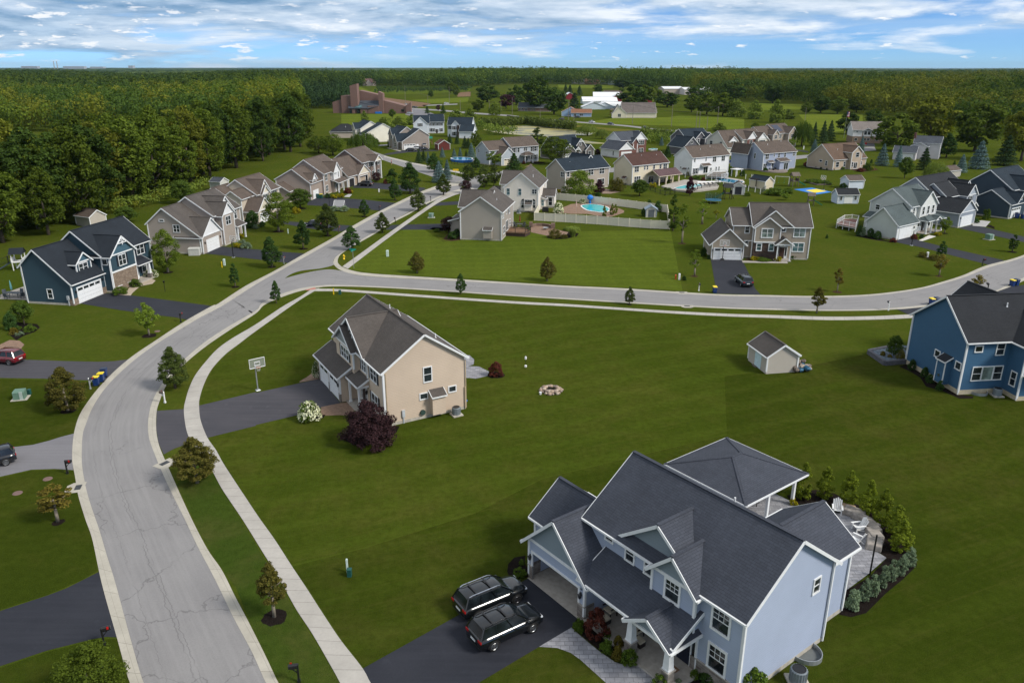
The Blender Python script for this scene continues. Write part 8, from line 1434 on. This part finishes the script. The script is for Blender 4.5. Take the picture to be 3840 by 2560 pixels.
for x, lab in ((-9.3,'beige topped wicker footstool, left one'),(-6.5,'beige topped wicker footstool behind the column')):
 o = thing('footstool', lab, 'footstool', NL(x, -1.35 if x < -8 else -1.1,.16), NX, 'wicker footstools on the porch');m = MB();m.box(-.3,.3,-.25,.25,0,.32);m.build('base', DKBROWN, o);m = MB();m.box(-.29,.29,-.24,.24,.32,.42);m.build('cushion', BEIGE, o)
m = MB();m.box(-.45,.45,-.3,.3,0,.02);solo(m, 'door_mat', WOODM, 'brown striped door mat before the front door','mat', NL(-4.0,-1.0,.165), NX);bin_('k',0,0, BINY, 'blue bin with yellow lid inside the open garage', NX, 'bins inside the garage').location = NL(-15.4,.4,.03)
bin_('k',0,0, BINDK, 'blue bin with dark lid inside the open garage', NX, 'bins inside the garage').location = NL(-14.7,.5,.03)
def adirondack(P, rz, lab, mat=WHITEP, g='white garden chairs on the round patio'):
 o = thing('garden_chair', lab, 'chair', P, rz, g, 1.05);m = MB();m.hexa([(-.25,-.26,.20),(.32,-.26,.36),(.32,.26,.36),(-.25,.26,.20),(-.25,-.26,.23),(.32,-.26,.39),(.32,.26,.39),(-.25,.26,.23)]);m.build('seat', mat, o);m = MB()
 for i in range(5): y = -.24+.12*i; m.beam((-.22, y, .22),(-.55, y*1.15,.92 + .08*(2-abs(i-2))),.10,.025, up=(1,0,0))
 m.build('backrest', mat, o)
 for s_ in (-1,1): m = MB();m.box(-.35,.42, s_*.33-.07, s_*.33+.07,.54,.57);m.build('armrest', mat, o);m = MB();m.box(.28,.34, s_*.28-.04, s_*.28+.04,0,.54);m.build('leg', mat, o);m = MB();m.beam((-.5, s_*.28,.03),(.3, s_*.28,.3),.04,.1);m.build('leg', mat, o)
adirondack(at('i',780,635), R(190),'white slatted garden chair in the middle of the round patio');adirondack(at('i',650,528), R(250),'white slatted garden chair behind the wing roof');adirondack(at('i',765,712), R(130),'white slatted garden chair half hidden by the roof edge');
for i, (x, y) in enumerate(((2055,660),(2085,640))): adirondack(at('a', x, y), R(-10),('left','right')[i] + ' red slatted chair on the brick porch', RED_, 'red chairs on the brick porch')
for x, y, lab in ((-12.6,18.6,'dark slatted patio chair under the pavilion, right one'),(-13.2,15.6,'dark slatted patio chair under the pavilion, left one')): chair(NL(x, y, .03), NX + R(200), lab, DKBROWN, 'dark chairs under the pavilion',1.3, WHITEP)
rk = random.Random(4);BO = plain('boulder',(.30,.27,.24),.9,0,.2,.3);BOT = plain('boulder_tan',(.36,.26,.17),.9,0,.2,.3)
for i, (x, y, s_) in enumerate(((703,512,.75),(752,540,.8),(787,568,.6),(822,585,.55),(853,612,.65),(868,640,.7),(880,680,.75),(880,725,.95))):
 m = MB();m.hexa([tuple((a*s_*rk.uniform(.85,1.1), b*s_*.62*rk.uniform(.85,1.1), c_)) for c_ in (0,.5*rk.uniform(.85,1.15)) for a, b in ((-1,-1),(1,-1),(1,1),(-1,1))]);o = solo(m, 'boulder', BOT if i == 0 else BO, ('tan','long grey','small grey','dark grey','mid grey','cracked grey','broad grey','biggest pale')[i] + ' boulder of the curved wall, number %d from the pavilion' % (i+1),'boulder', at('i', x, y), R((150,140,130,120,110,100,90,60)[i]),'boulders of the curved wall');b = o.modifiers.new('b','BEVEL');b.width = .09; b.segments = 2
acunit(NL(1.15,4.2),'air conditioner beside the near house window well',0,1.1);acunit(at('f',1842,1238),'air conditioner at the back corner of the tan house',.5);acunit(at('g',2100,1185),'air conditioner under the blue house wall');acunit(at('q5',1205,785),'dark air conditioner beside the white house');acunit(at('p1',1217,548),'air conditioner behind the white gable house')
def well(P, rz, lab):
 o = thing('window_well', lab, 'window well', P, rz, 'window wells');m = MB();A = [(.95*math.cos(a*math.pi/12),1.05*math.sin(a*math.pi/12)) for a in range(13)]
 for p, q in zip(A[:-1], A[1:]): m.beam((*p, .14),(*q, .14),.05,.34)
 m.build('rim', STEEL, o);m = MB();m.poly([(x*.97, y*.97,.03) for x, y in A]);m.build('floor', plain('well_floor_grey',(.12,.13,.13),.8), o)  # floor in one even grey
well(NL(.02,6.6), NX - R(90),'curved metal window well at the near house foundation');well(at('g',1920,1155), R(187),'covered window well at the blue house foundation')
c = at('o',360,1140);o = thing('fire_ring','ring of field stones on the open lawn','fire pit', c)
for i in range(34):
 a = 2*math.pi*i/17 + rk.uniform(-.1,.1);rr = 1.15 if i < 17 else .8; s_ = rk.uniform(.16,.28);m = MB();m.blob((rr*math.cos(a), rr*math.sin(a),.12 if i < 17 else .26), s_, s_, s_*.75, rk, 7,5,.18);m.build('stone', plain('field_stone%d' % (i % 3),((.36,.27,.20),(.28,.22,.18),(.44,.36,.28))[i % 3],.9), o, True)
m = MB();m.lathe([(0,.03),(.75,.02)],16);m.build('ash', plain('ash',(.04,.038,.036),1), o)
m = MB();m.lathe([(.12,0),(.15,.28),(.13,.28)],12);solo(m, 'bucket', WHITEP, 'small white bucket beside the stone ring','bucket', at('o',260,1172))
o = thing('bird_bath','blue topped bird bath behind the tan house','bird bath', at('f',1912,1168));m = MB();m.lathe([(.22,0),(.12,.1),(.09,.5),(.14,.68)],12);m.build('pedestal', BEIGE, o);m = MB();m.lathe([(.1,.66),(.38,.74),(.40,.78),(.30,.75),(0,.72)],16);m.build('basin', BLUEP, o)
o = thing('garden_stake','black and white feeder pole on the open lawn','feeder', at('o',125,935));m = MB();m.tube((0,0,0),(0,0,1.7),.02,.02,6);m.build('pole', BLACK, o);m = MB();m.lathe([(.14,.2),(.16,.4),(.02,.5)],10);m.lathe([(.12,1.2),(.13,1.45),(.02,1.6)],10);m.build('feeder', WHITEP, o)
m = MB();Pp = px('g',(920,800),(1070,905),(1295,885),(1330,760),(1200,745));cc = mid(*Pp);o = thing('raised_bed','grey stone block planter left of the blue house','planter', cc);Lp = [p-cc for p in Pp];m = MB()
for a, b in zip(Lp[:3], Lp[1:4]): m.beam(a+Vector((0,0,.28)), b+Vector((0,0,.28)),.35,.6)
m.beam(Lp[0]+Vector((0,0,.28)), Lp[4]+Vector((0,0,.28)),.35,.6);m.build('wall', masonry('block_wall',(.16,.16,.18),(.11,.11,.125),(.06,.06,.07),.45,.2), o);m = MB();m.poly([(p.x, p.y, .42) for p in Lp]);m.build('soil', plain('slate_chips',(.10,.13,.16),.8,0,.3,.6), o)
m = MB(); [m.blob((rk.uniform(-1,1), rk.uniform(-1.6,1.2), rk.uniform(.1,.7)),.35,.3,.25, rk, 6,4,.25, i % 3) for i in range(46)];solo(m, 'wood_pile',[WOODG, plain('blue_tarp',(.03,.12,.20),.6), plain('pale_logs',(.36,.30,.24),.9)],'heap of firewood and blue tarp beside the tan shed','wood pile', at('g',275,935));m = MB();m.box(-.8,.8,-.5,.5,0,.12);solo(m, 'ramp', WOODG, 'small wooden ramp at the tan shed door','ramp', at('o',2275,910), R(10))
for r, p, lab in (('q5',[(1425,1035),(1520,1015),(1640,1015),(1750,1030),(1830,1065)],'curved low stone seat wall behind the corner house'),): P = px(r, *p);c = mid(*P);m = MB(); [m.beam(a-c+Vector((0,0,.3)), b-c+Vector((0,0,.3)),.4,.6) for a, b in zip(P[:-1], P[1:])];q = P[-1]-c; m.box(q.x-.45, q.x+.45, q.y-.45, q.y+.45,0,1.2);q = P[0]-c; m.box(q.x-.4, q.x+.4, q.y-.4, q.y+.4,0,1.1);solo(m, 'seat_wall', masonry('wall_blocks',(.26,.18,.14),(.2,.13,.10),(.2,.16,.13),.35,.15), lab, 'wall', c)
m = MB();m.lathe([(.5,.3),(.65,.5),(.6,.5),(.4,.35)],14);m.tube((0,0,0),(0,0,.35),.2,.3,8);solo(m, 'fire_bowl', STEEL, 'round metal fire bowl on the corner house patio','fire bowl', at('q5',1695,1085))
m = MB();m.box(-.8,.8,-.35,.35,0,.95);m.lathe([(.0,1.3),(.35,1.2),(.4,.95)],8,(0,0),0,1.9,.9);solo(m, 'grill', BLACK, 'black covered grill beside the white house','grill', at('q5',1690,755));m = MB();m.blob((0,0,1.6),.8,.8,.7, rk, 12,8,.02);m.tube((0,0,0),(0,0,1.2),.3,.25,8);solo(m, 'egg_chair', BLUEP, 'bright blue round seat at the kidney pool','chair', at('q6',745,410))
def playset(r, x, y, label, rz, wood, slide, roof, swing=True, s=1.0):
 o = thing('playset', label, 'playset', at(r, x, y), rz, 'garden playsets', s);m = MB(); [m.box(a-.06, a+.06, b-.06, b+.06,0,2.9) for a in (-.8,.8) for b in (-.8,.8)];m.build('frame', wood, o);m = MB();m.box(-.9,.9,-.9,.9,1.35,1.45); [m.box(a-.03, a+.03,-.9,.9,1.45,2.1) for a in (-.88,.88)];m.build('platform', wood, o);m = MB();m.poly([(-1.1,-1.1,2.8),(1.1,-1.1,2.8),(1.1,0,3.7),(-1.1,0,3.7)]);m.poly([(-1.1,1.1,2.8),(-1.1,0,3.7),(1.1,0,3.7),(1.1,1.1,2.8)]);m.poly([(-1.0,-1,2.8),(-1.0,0,3.6),(-1.0,1,2.8)]);m.poly([(1.0,-1,2.8),(1.0,0,3.6),(1.0,1,2.8)]);m.build('roof', roof, o)
 m = MB();m.beam((-.9,0,1.4),(-3.2,0,.12),.5,.06); [m.beam((-.9, q, 1.5),(-3.2, q, .22),.05,.18) for q in (-.27,.27)];m.build('slide', slide, o)
 if swing:
  m = MB();m.beam((.8,0,2.35),(4.3,0,2.35),.1,.1); [m.beam((4.3,0,2.35),(4.5, q, 0),.09,.09) for q in (-.9,.9)];m.build('swing_beam', wood, o)
  for q in (1.9,3.2): m = MB(); [m.tube((q, e, 2.3),(q, e, .55),.015,.015,4) for e in (-.2,.2)];m.box(q-.1, q+.1,-.22,.22,.5,.54);m.build('swing', GREENP, o)
 m = MB(); [m.beam((.9, q, 1.4),(1.6, q, 0),.06,.06) for q in (-.3,.3)]; [m.beam((.9+.7*k_, -.3,1.4-1.4*k_),(.9+.7*k_, .3,1.4-1.4*k_),.05,.05) for k_ in (.2,.4,.6,.8)];m.build('ladder', wood, o);return o
playset('p5',1060,1270,'wooden playset with green slide by the blue court', R(190), WOODG, GREENP, WOODG, False, 1.15);playset('q4',1110,915,'dark playset with green tube slide behind the trampoline', R(0), DKBROWN, GREENP, BLACK, False, 1.15);playset('q3',2150,735,'brown playset with green slides behind the beige house', R(165), WOODG, GREENP, WOODG, False, .9);playset('a',190,905,'white playset with grey slide behind the dark teal house', R(15), WHITEP, plain('grey_slide',(.06,.08,.10),.5), ROOF_L, False, 1.05);playset('q7',930,255,'wooden playset with green canvas roof behind the navy house',.3, WOODM, GREENP, GREENP, True);playset('p1',2025,600,'orange wooden playset with green roof by the red shed',.2, WOODM, GREENP, GREENP, False);playset('p8',2030,840,'small wooden playset with yellow slide on the main road lawn', R(150), WOODM, YELLOW, WOODG, False, 1.3)
o = thing('swing_set','white and green swing frame left of the wooden playset','swing set', at('p5',830,1235), R(-25));m = MB();m.beam((-2,0,2.4),(2.2,0,2.4),.1,.1); [m.beam((a, 0,2.4),(a, b, 0),.09,.09) for a in (-2,2.2) for b in (-1,1)];m.build('frame', WHITEP, o)
for q in (-.8,.8): m = MB(); [m.tube((q, e, 2.35),(q, e, .5),.015,.015,4) for e in (-.2,.2)];m.box(q-.12, q+.12,-.22,.22,.45,.5);m.build('swing', GREENP, o)
o = thing('trampoline','round blue rimmed trampoline with a dark safety net','trampoline', at('q4',850,985),0);m = MB();m.lathe([(0,.9),(1.75,.9)],24);m.build('mat', NAVYT, o);m = MB();m.lathe([(1.75,.91),(2.1,.9),(2.12,.8)],24);m.build('rim', plain('blue_pad',(.02,.16,.30),.6), o);tn = NT('safety_net');tn.col((.03,.07,.04));tn.b.inputs['Alpha'].default_value = .42; m = MB();m.lathe([(2.05,.92),(2.1,2.5)],24);m.f = m.f[:24];m.m = m.m[:24];m.build('net', tn.mat, o)
for i in range(6): a = i*1.047; m = MB();m.tube((2.05*math.cos(a),2.05*math.sin(a),0),(2.05*math.cos(a),2.05*math.sin(a),2.5),.03,.03,5);m.build('leg', STEEL, o)
CB = plain('court_blue',(.005,.17,.55),.6);CYL = plain('court_yellow',(.80,.62,.03),.6);o = sheet('sports_court', px('p5',(1065,1325),(1395,1295),(1760,1375),(1480,1418)),.03, CB, None, th=.03, label='blue and yellow sports court on the back lawn', catg='court');m = MB();m.poly([(*gp('p5', x, y)[:2],.036) for x, y in ((1275,1345),(1480,1318),(1670,1362),(1450,1388))]);m.build('yellow_key', CYL, o)
m = MB();c = at('p5',1500,1215);P = [p-c for p in px('p5',(1255,1190),(1480,1250),(1745,1245),(1740,1215),(1500,1180),(1300,1170))]; [m.beam(a+Vector((0,0,.2)), b+Vector((0,0,.2)),.2,.4) for a, b in zip(P, P[1:]+P[:1])];solo(m, 'raised_bed', WOODG, 'long timber edged vegetable bed behind the court','planter', c)
for i, (x, y) in enumerate(((1340,1205),(1450,1200),(1560,1225),(1660,1235))): plant('bush', at('p5', x, y),1.2,1.8,('first','second','third','fourth')[i] + ' leafy clump in the timber edged bed, from the left','shrub','vegetables in the timber bed','shrub')
m = MB(); [m.box(a-.1, a+.1, b-.1, b+.1,0,2.6) for a in (-1.8,1.8) for b in (-1.6,1.6)]; [m.beam((-2.2,-1.9+.6*i, 2.7),(2.2,-1.9+.6*i, 2.7),.08,.16) for i in range(7)];solo(m, 'pergola', DKBROWN, 'dark timber pergola left of the cream shed','pergola', at('p5',400,1290),.3);m = MB(); [m.box(a-.1, a+.1, b-.1, b+.1,0,2.3) for a in (-1.2,1.2) for b in (-1,1)];m.box(-1.6,1.6,-1.4,1.4,2.3,2.45);solo(m, 'arbour', WHITEP, 'white flat topped arbour between the white and lavender houses','arbour', at('p4',1670,1085),.5)
for i in range(5):
 x, y = 960+75*i, 1302-6*i; P = at('p4', x, y);P.z = .46; o = thing('lounger',('first','second','third','fourth','fifth')[i] + ' black lounger at the turquoise pool, from the purple tree','lounger', P, R(120),'black loungers at the pool');m = MB();m.box(-.9,.4,-.32,.32,.28,.34);m.build('seat', BLACK, o);m = MB();m.beam((.4,0,.3),(1.0,0,.85),.62,.05);m.build('backrest', BLACK, o)
m = MB();m.tube((-4,0,.6),(4,0,.6),.3,.3,10);solo(m, 'cover_roll', WHITEP, 'white rolled pool cover behind the loungers','pool cover', at('p4',1165,1228), R(15))
m = MB();n = 10; [m.tube((0,1.2*math.cos(math.pi*i/n),.1+2.6*math.sin(math.pi*i/n)),(0,1.2*math.cos(math.pi*(i+1)/n),.1+2.6*math.sin(math.pi*(i+1)/n)),.07,.07,6) for i in range(n)];m.blob((.2,0,.9),.35,.4,.5, rk, 8,6,.03,1);solo(m, 'hanging_chair',[BLACK, WHITEP],'white hanging chair in a black hoop at the lavender house','chair', at('p5',635,975), R(-60));m = MB();m.hexa([(-1,-.6,0),(1,-.6,0),(1,.9,0),(-1,.9,0),(-1,-.6,.2),(1,-.6,.2),(1,.9,.9),(-1,.9,.9)]);solo(m, 'cellar_door', ORANGE, 'orange sloping cellar door at the tan ranch wall','hatch', at('p5',1895,955), R(27))
o = thing('goal_net','white football goal behind the silver hedge','goal', at('b',1162,668), R(170));m = MB(); [m.tube(a, b, .04,.04,6) for a, b in (((-1.4,0,0),(-1.4,0,1.5)),((-1.4,0,1.5),(1.4,0,1.5)),((1.4,0,1.5),(1.4,0,0)),((-1.4,0,1.5),(-1.4,1.2,0)),((1.4,0,1.5),(1.4,1.2,0)))];m.build('frame', WHITEP, o);tn = NT('goal_netting');tn.col((.7,.7,.7));tn.b.inputs['Alpha'].default_value = .4; m = MB();m.poly([(-1.4,0,1.5),(1.4,0,1.5),(1.4,1.2,0),(-1.4,1.2,0)]);m.build('net', tn.mat, o)
m = MB();m.box(-1.0,1.0,-.5,.5,0,1.25);m.hexa([(-1.05,-.55,1.25),(1.05,-.55,1.25),(1.05,.55,1.25),(-1.05,.55,1.25),(-1.05,-.55,1.3),(1.05,-.55,1.3),(1.05,.55,1.45),(-1.05,.55,1.45)]);solo(m, 'storage_chest', plain('resin_chest',(.50,.50,.46),.5),'pale grey storage chest against the taupe house','chest', at('a',1790,775), R(5))
def flag(P, rz, label, h, L_, pole=True):
 o = thing('flag', label, 'flag', P, rz, 'flags');m = MB()
 if pole: m.tube((0,0,0),(0,0, h+.2),.06,.03,8)
 else: m.beam((0,0, h-L_*.2),(.9,0, h+L_*.7),.04,.04)
 m.build('pole', STEEL, o);w_ = L_*1.6
 for i in range(7):
  m = MB();x0 = .1 if pole else .25
  for j in range(6): a, b = x0+w_*.36*j/6, x0+w_*.36*(j+1)/6; z0, z1 = h-L_*1.5*(i+1)/7, h-L_*1.5*i/7; m.poly([(a, .1*math.sin(j*1.3), z0),(b, .1*math.sin(j*1.3+1.3), z0),(b, .1*math.sin(j*1.3+1.3), z1),(a, .1*math.sin(j*1.3), z1)])
  m.build('stripe', plain('flag_red',(.45,.02,.03),.8) if i % 2 == 0 else plain('flag_white',(.75,.75,.75),.8), o)
 m = MB();m.box((.1 if pole else .25),(.1 if pole else .25)+w_*.17,-.13,.13, h-L_*.75, h+.01);m.build('canton', plain('flag_blue',(.02,.03,.14),.8), o)
flag(at('d',1362,1142) + Vector((0,-.4,0)), R(-60),'striped flag hanging from the beige porch column',2.6,1.0, False);flag(at('p5',1980,385), R(-20),'tall flagpole with a striped flag before the lone dark tree',13,1.8)
P = at('p1',1315,968);me = bpy.data.meshes.new('person');V = [(0,0,.95),(0,0,1.15),(0,0,1.42),(0,0,1.52),(.01,0,1.66),(.02,0,1.76),(0,.10,.92),(.10,.11,.5),(.02,.11,.06),(.14,.11,.03),(0,-.10,.92),(-.06,-.11,.5),(-.24,-.11,.10),(-.14,-.11,.03),(0,.20,1.42),(-.08,.25,1.15),(.08,.24,.95),(.13,.23,.86),(0,-.20,1.42),(.10,-.25,1.16),(.24,-.22,1.0),(.30,-.21,.93)];Eg = [(0,1),(1,2),(2,3),(3,4),(4,5),(0,6),(6,7),(7,8),(8,9),(0,10),(10,11),(11,12),(12,13),(2,14),(14,15),(15,16),(16,17),(2,18),(18,19),(19,20),(20,21)]
me.from_pydata(V, Eg, []);o = link('person', me, None, P, R(200));o.modifiers.new('skin','SKIN');sd_ = me.skin_vertices[0].data; RR = [.15,.14,.15,.06,.10,.08,.10,.07,.045,.04,.10,.07,.045,.04,.06,.045,.035,.04,.06,.045,.035,.04]
for i, r_ in enumerate(RR): sd_[i].radius = (r_, r_)
sd_[0].use_root = True; o.modifiers.new('s','SUBSURF').render_levels = 1; me.materials.append(plain('skin_tone',(.50,.28,.20),.6));tag(o, 'person in a pink top and dark shorts walking on the far street','person')
m = MB();m.lathe([(.19,1.0),(.185,1.2),(.20,1.44),(.09,1.53)],12,(0,0),0,.8,1.1);m.build('shirt', plain('pink_shirt',(.62,.25,.24),.8), o, True);m = MB();m.lathe([(.19,.62),(.19,1.02)],12,(0,0),0,.85,1.15);m.build('shorts', BLACK, o, True);m = MB();m.blob((0,0,1.76),.105,.10,.09, rk, 10,6,.02);m.build('hair', DKBROWN, o, True)
WO = []
for i, (r, bx, by, tx, ty, lab) in enumerate((('p8',200,830,215,515,'wooden utility pole with two crossarms beside the brick ranch'),('p8',712,925,722,720,'short wooden pole at the road before the ranch'),('p8',1232,940,1255,590,'tall utility pole before the small blue house'),('p8',1332,968,1345,800,'short pole right of the small blue house'),('p9',645,1110,685,730,'tall utility pole before the cream house'),('p9',1360,1150,1385,745,'tall utility pole at the yellow field'),('p9',1812,1185,1822,865,'pale utility pole with a green sign'),('p9',1870,1175,1910,870,'leaning thin pole right of the pale one'),('p9',2005,1280,2045,960,'dark thin pole behind the charcoal house'),('p9',2205,1105,2225,780,'utility pole right over the yellow field'),('s2',443,745,440,592,'utility pole right of the church'),('s2',745,712,743,598,'utility pole in the field above the white van'),('s2',597,725,595,655,'double armed pole by the field'),('s2',820,765,822,690,'pole at the roadside trees'),('s2',1020,775,1020,695,'pole left of the brick ranch'),('s2',1100,770,1102,702,'second pole left of the brick ranch'),('s3',842,830,845,742,'pole with transformer behind the solar roof house'),('s3',1580,660,1590,560,'pale pole rising from the right wood'),('s1',1747,650,1748,588,'pole above the left wood'),('s1',2070,690,2070,605,'pole at the pine plantation'))):
 P = at(r, bx, by);h = height_at(P, r, tx, ty);o = thing('utility_pole', lab, 'utility pole', P, R(-28),'utility poles');m = MB();m.tube((0,0,-.2),(0,0, h),.19,.12,8);m.build('pole', plain('pole_wood',(.20,.175,.15),.9), o)
 if 'short' not in lab and 'thin' not in lab: m = MB();m.beam((0,-1.2, h-.5),(0,1.2, h-.5),.12,.12);m.build('crossarm', WOODG, o);WO.append((r, P + Vector((0,0, h-.5))))
for a, b in ((0,2),(2,4),(4,5),(5,6),(6,8)):
 if b < len(WO):
  m = MB();p, q = WO[a][1], WO[b][1]
  for d in (-1.0,1.0):
   o_ = Vector((d*.5, d*.9,0));pts = [(p+o_).lerp(q+o_, t/8) - Vector((0,0,1.2*math.sin(math.pi*t/8))) for t in range(9)];m.path(pts, .03,4)
  solo(m, 'power_lines', BLACK, 'power lines hung between roadside poles, span %s' % ('by the brick ranch','past the small blue house','before the cream house','over the yellow field','behind the charcoal house')[(a > 0) + (a > 2) + (a > 4) + (a > 5)],'power line',(0,0,0),0,'power line spans')
CHB = masonry('pink_brown_brick',(.25,.145,.12),(.20,.115,.095),(.26,.2,.17),.5,.16)
o = thing('brick_church','long pink brown brick church with a square tower and sloping walls','church', at('p7',235,612), R(-4),'buildings along the main road');m = MB();W_ = 62.0/1360
def cx(x): return (x-235)*W_
def chz(z): return z*W_*1.12
def slabw(x0, x1, zl, zr, d0, d1): m.hexa([(cx(x0), d0,0),(cx(x1), d0,0),(cx(x1), d1,0),(cx(x0), d1,0),(cx(x0), d0, chz(zl)),(cx(x1), d0, chz(zr)),(cx(x1), d1, chz(zr)),(cx(x0), d1, chz(zl))])
slabw(235,400,160,205,1,16);slabw(396,585,255,258,0,15);slabw(680,1060,330,255,7,18);slabw(1120,1510,190,105,0.5,14);m.build('wall', CHB, o);m = MB();slabw(568,690,400,430,-1.5,5);m.build('tower', CHB, o);m = MB();slabw(1050,1125,320,290,-1,5);m.build('pylon', CHB, o);m = MB();slabw(1510,1600,120,165,-1,3);m.build('end_pylon', CHB, o);m = MB();m.hexa([(cx(520),-3,chz(70)),(cx(860),-3,chz(70)),(cx(1055),-2,chz(110)),(cx(520),6,chz(170)),(cx(520),-3,chz(78)),(cx(860),-3,chz(78)),(cx(1055),6,chz(182)),(cx(520),6,chz(182))]);m.build('roof', ROOF_GY, o);m = MB();slabw(590,640,70,70,-2.6,0);slabw(735,850,70,70,-2.6,0);slabw(860,1050,112,112,-2,2);m.build('porch_wall', CHB, o)
for x0, x1, z0, z1 in ((668,714,0,55),(1240,1282,8,62),(1425,1472,25,60),(545,585,0,55)): m = MB();d = .4 if x0 > 1200 else -2.7; m.poly([(cx(x0), d, chz(z0)),(cx(x1), d, chz(z0)),(cx(x1), d, chz(z1)),(cx(x0), d, chz(z1))]);m.build('window', GLASS, o)
m = MB();m.poly([(cx(640),-2.9, chz(85)),(cx(760),-2.9, chz(85)),(cx(760),-.5, chz(122)),(cx(640),-.5, chz(122))]);m.build('skylight', GLASST, o);m = MB();m.box(-2.5,2.5,-1,1,0,1.3);solo(m, 'skip', BLUEP, 'blue skip against the church wall','skip', at('p7',1078,618))
bw = plain('barn_white_metal',(.74,.75,.76),.4);br_ = plain('barn_red_siding',(.20,.012,.018),.7);gh = plain('greenhouse_film',(.55,.62,.66),.3,0,.5)
def barn(name, label, r, x, y, ang, w_, d, ze, zr, wall, roof, axis='x', catg='barn'):
 h = House(name, label, catg, tuple(gp(r, x, y)[:2]), ang, wall, roof, group='farm buildings beyond the main road');h.gable(0, w_, 0, d, ze, zr, axis, oh=.4, rk=.4, found=False);h.done();return h
barn('red_barn','long red barn with a white metal roof','p8',1690,590,-4,27,20,5,9, br_, bw);barn('red_barn','red barn wing with an open dark door right of the long barn','p8',1985,632,-4,12,18,4.5,8, br_, bw, 'y');barn('red_barn','small red barn end with a white door among the trees','p8',1180,560,5,10,14,4.5,7.5, br_, bw, 'y');barn('greenhouse','pale greenhouse nearest the trees','p8',1490,740,5,22,10,2.2,6, gh, bw, 'y','greenhouse').root.scale = (.9,1,1);barn('greenhouse','second greenhouse with pale curved roof','p8',1740,730,5,15,10,2.2,5.5, gh, bw, 'y','greenhouse');barn('greenhouse','greenhouse at the right end of the row','p8',1860,722,5,18,9,2.2,5.5, gh, bw, 'x','greenhouse');barn('greenhouse','greenhouse block behind the front row','p8',1500,640,5,34,14,2.6,6.5, gh, bw, 'x','greenhouse');barn('red_barn','far red barn right of the big tree','p9',790,715,5,12,10,4,7, br_, bw)
barn('long_white_building','long low building with white roof among the far trees, left half','p9',1225,560,5,26,30,7,9.5, plain('tan_metal',(.42,.36,.31),.7), bw, 'x','building');barn('long_white_building','long low building with white roof among the far trees, right half','p9',1600,570,5,36,30,6.5,9, plain('pale_metal',(.60,.55,.52),.7), bw, 'x','building');barn('far_house','small cream house behind the red barn','p8',1890,490,-5,22,12,3.5,6.5, siding('far_cream',(.6,.55,.45)), ROOF_BR, 'x','house')
for i, (x, y, w_, c, rf_, lab) in enumerate(((1290,265,22,(.40,.38,.37), ROOF_BR, 'far grey house at the left of the new row'),(1390,270,34,(.62,.60,.58), ROOF_GY, 'far white garage house in the new row'),(1530,280,30,(.36,.20,.13), RF('far_orange',(.22,.11,.075)),'far brick house in the new row'),(1690,262,28,(.70,.70,.70), ROOF_BR, 'far white gabled house in the new row'),(1830,268,26,(.34,.38,.44), ROOF_GY, 'far blue grey house in the new row'),(1960,285,28,(.50,.56,.60), ROOF_DB, 'far pale blue house at the right of the new row'))):
 h = House('far_house', lab, 'house', tuple(gp('p8', x, y)[:2]),-8, siding('far_siding%d' % i, c), rf_, group='far new houses below the woods');h.gable(0, w_, 0,16,6,12,'x');h.gable(w_*.2, w_*.55,-3,6,6,10,'y', ends=(1,0));h.gable(w_*.6, w_*.9,-1.5,6,6,9,'y', ends=(1,0));h.fine = None; h.win('y',-3, w_*.3,4,3,2);h.win('y',-1.5, w_*.68,4,3,2);h.done()
for r, x, y, lab, c in (('s1',1520,690,'white house glimpsed in a gap of the left wood',(.62,.62,.62)),('p7',800,110,'far pinkish hipped roof house beyond the church',(.45,.38,.34)),('p7',180,120,'far white house left beyond the church',(.62,.6,.58))):
 h = House('far_house', lab, 'house', tuple(gp(r, x, y)[:2]),20, siding('far_wall' + lab[:9], c), RF('far_pink',(.17,.10,.09)) if 'pink' in lab else ROOF_GY, group='far houses');h.gable(0,24,0,16,5,13);h.gable(4,14,-4,6,5,11,'y', ends=(1,0));h.done()
for x, y, w_, h_, lab in ((640,478,60,0,0),(480,490,290,75,'slab building on the left skyline'),(760,490,380,70,'long reddish block on the skyline'),(905,488,240,55,'low block under a mast on the skyline'),(1120,480,80,95,'tower block on the skyline')):
 D_ = 9000.; X = ((x/1.8375)-1920)/2900*D_/CP*.97
 if lab: m = MB();m.box(-w_*.3, w_*.3,0,60,0,22 + h_*.28);solo(m, 'skyline_building', plain('haze_tinted_block',(.34,.36,.42),.9), lab, 'building',(X, D_, 0),0,'city skyline')  # blue-grey tint paints distance haze into the block colour
 else:
  for k_ in (0,1): m = MB();m.tube((0,0,0),(0,0,95),5,4,10);solo(m, 'chimney_stack', plain('stack_grey',(.35,.33,.35),.9),('left','right')[k_] + ' of two tall chimney stacks on the skyline','chimney stack',(X+k_*34, D_, 0),0,'city skyline')
hz = MB();hz.box(-24000,24000,-60,33500,-4,175);t = NT('haze_air');t.n.remove(t.b);v = t.new('VolumePrincipled');v.inputs['Color'].default_value = (.5,.75,.95,1);v.inputs['Density'].default_value = .00002; v.inputs['Anisotropy'].default_value = .2; t.con(v.outputs[0], t.out.inputs['Volume']);o = hz.build('haze', t.mat);tag(o, 'pale blue haze over the distance','haze', None, 'stuff')
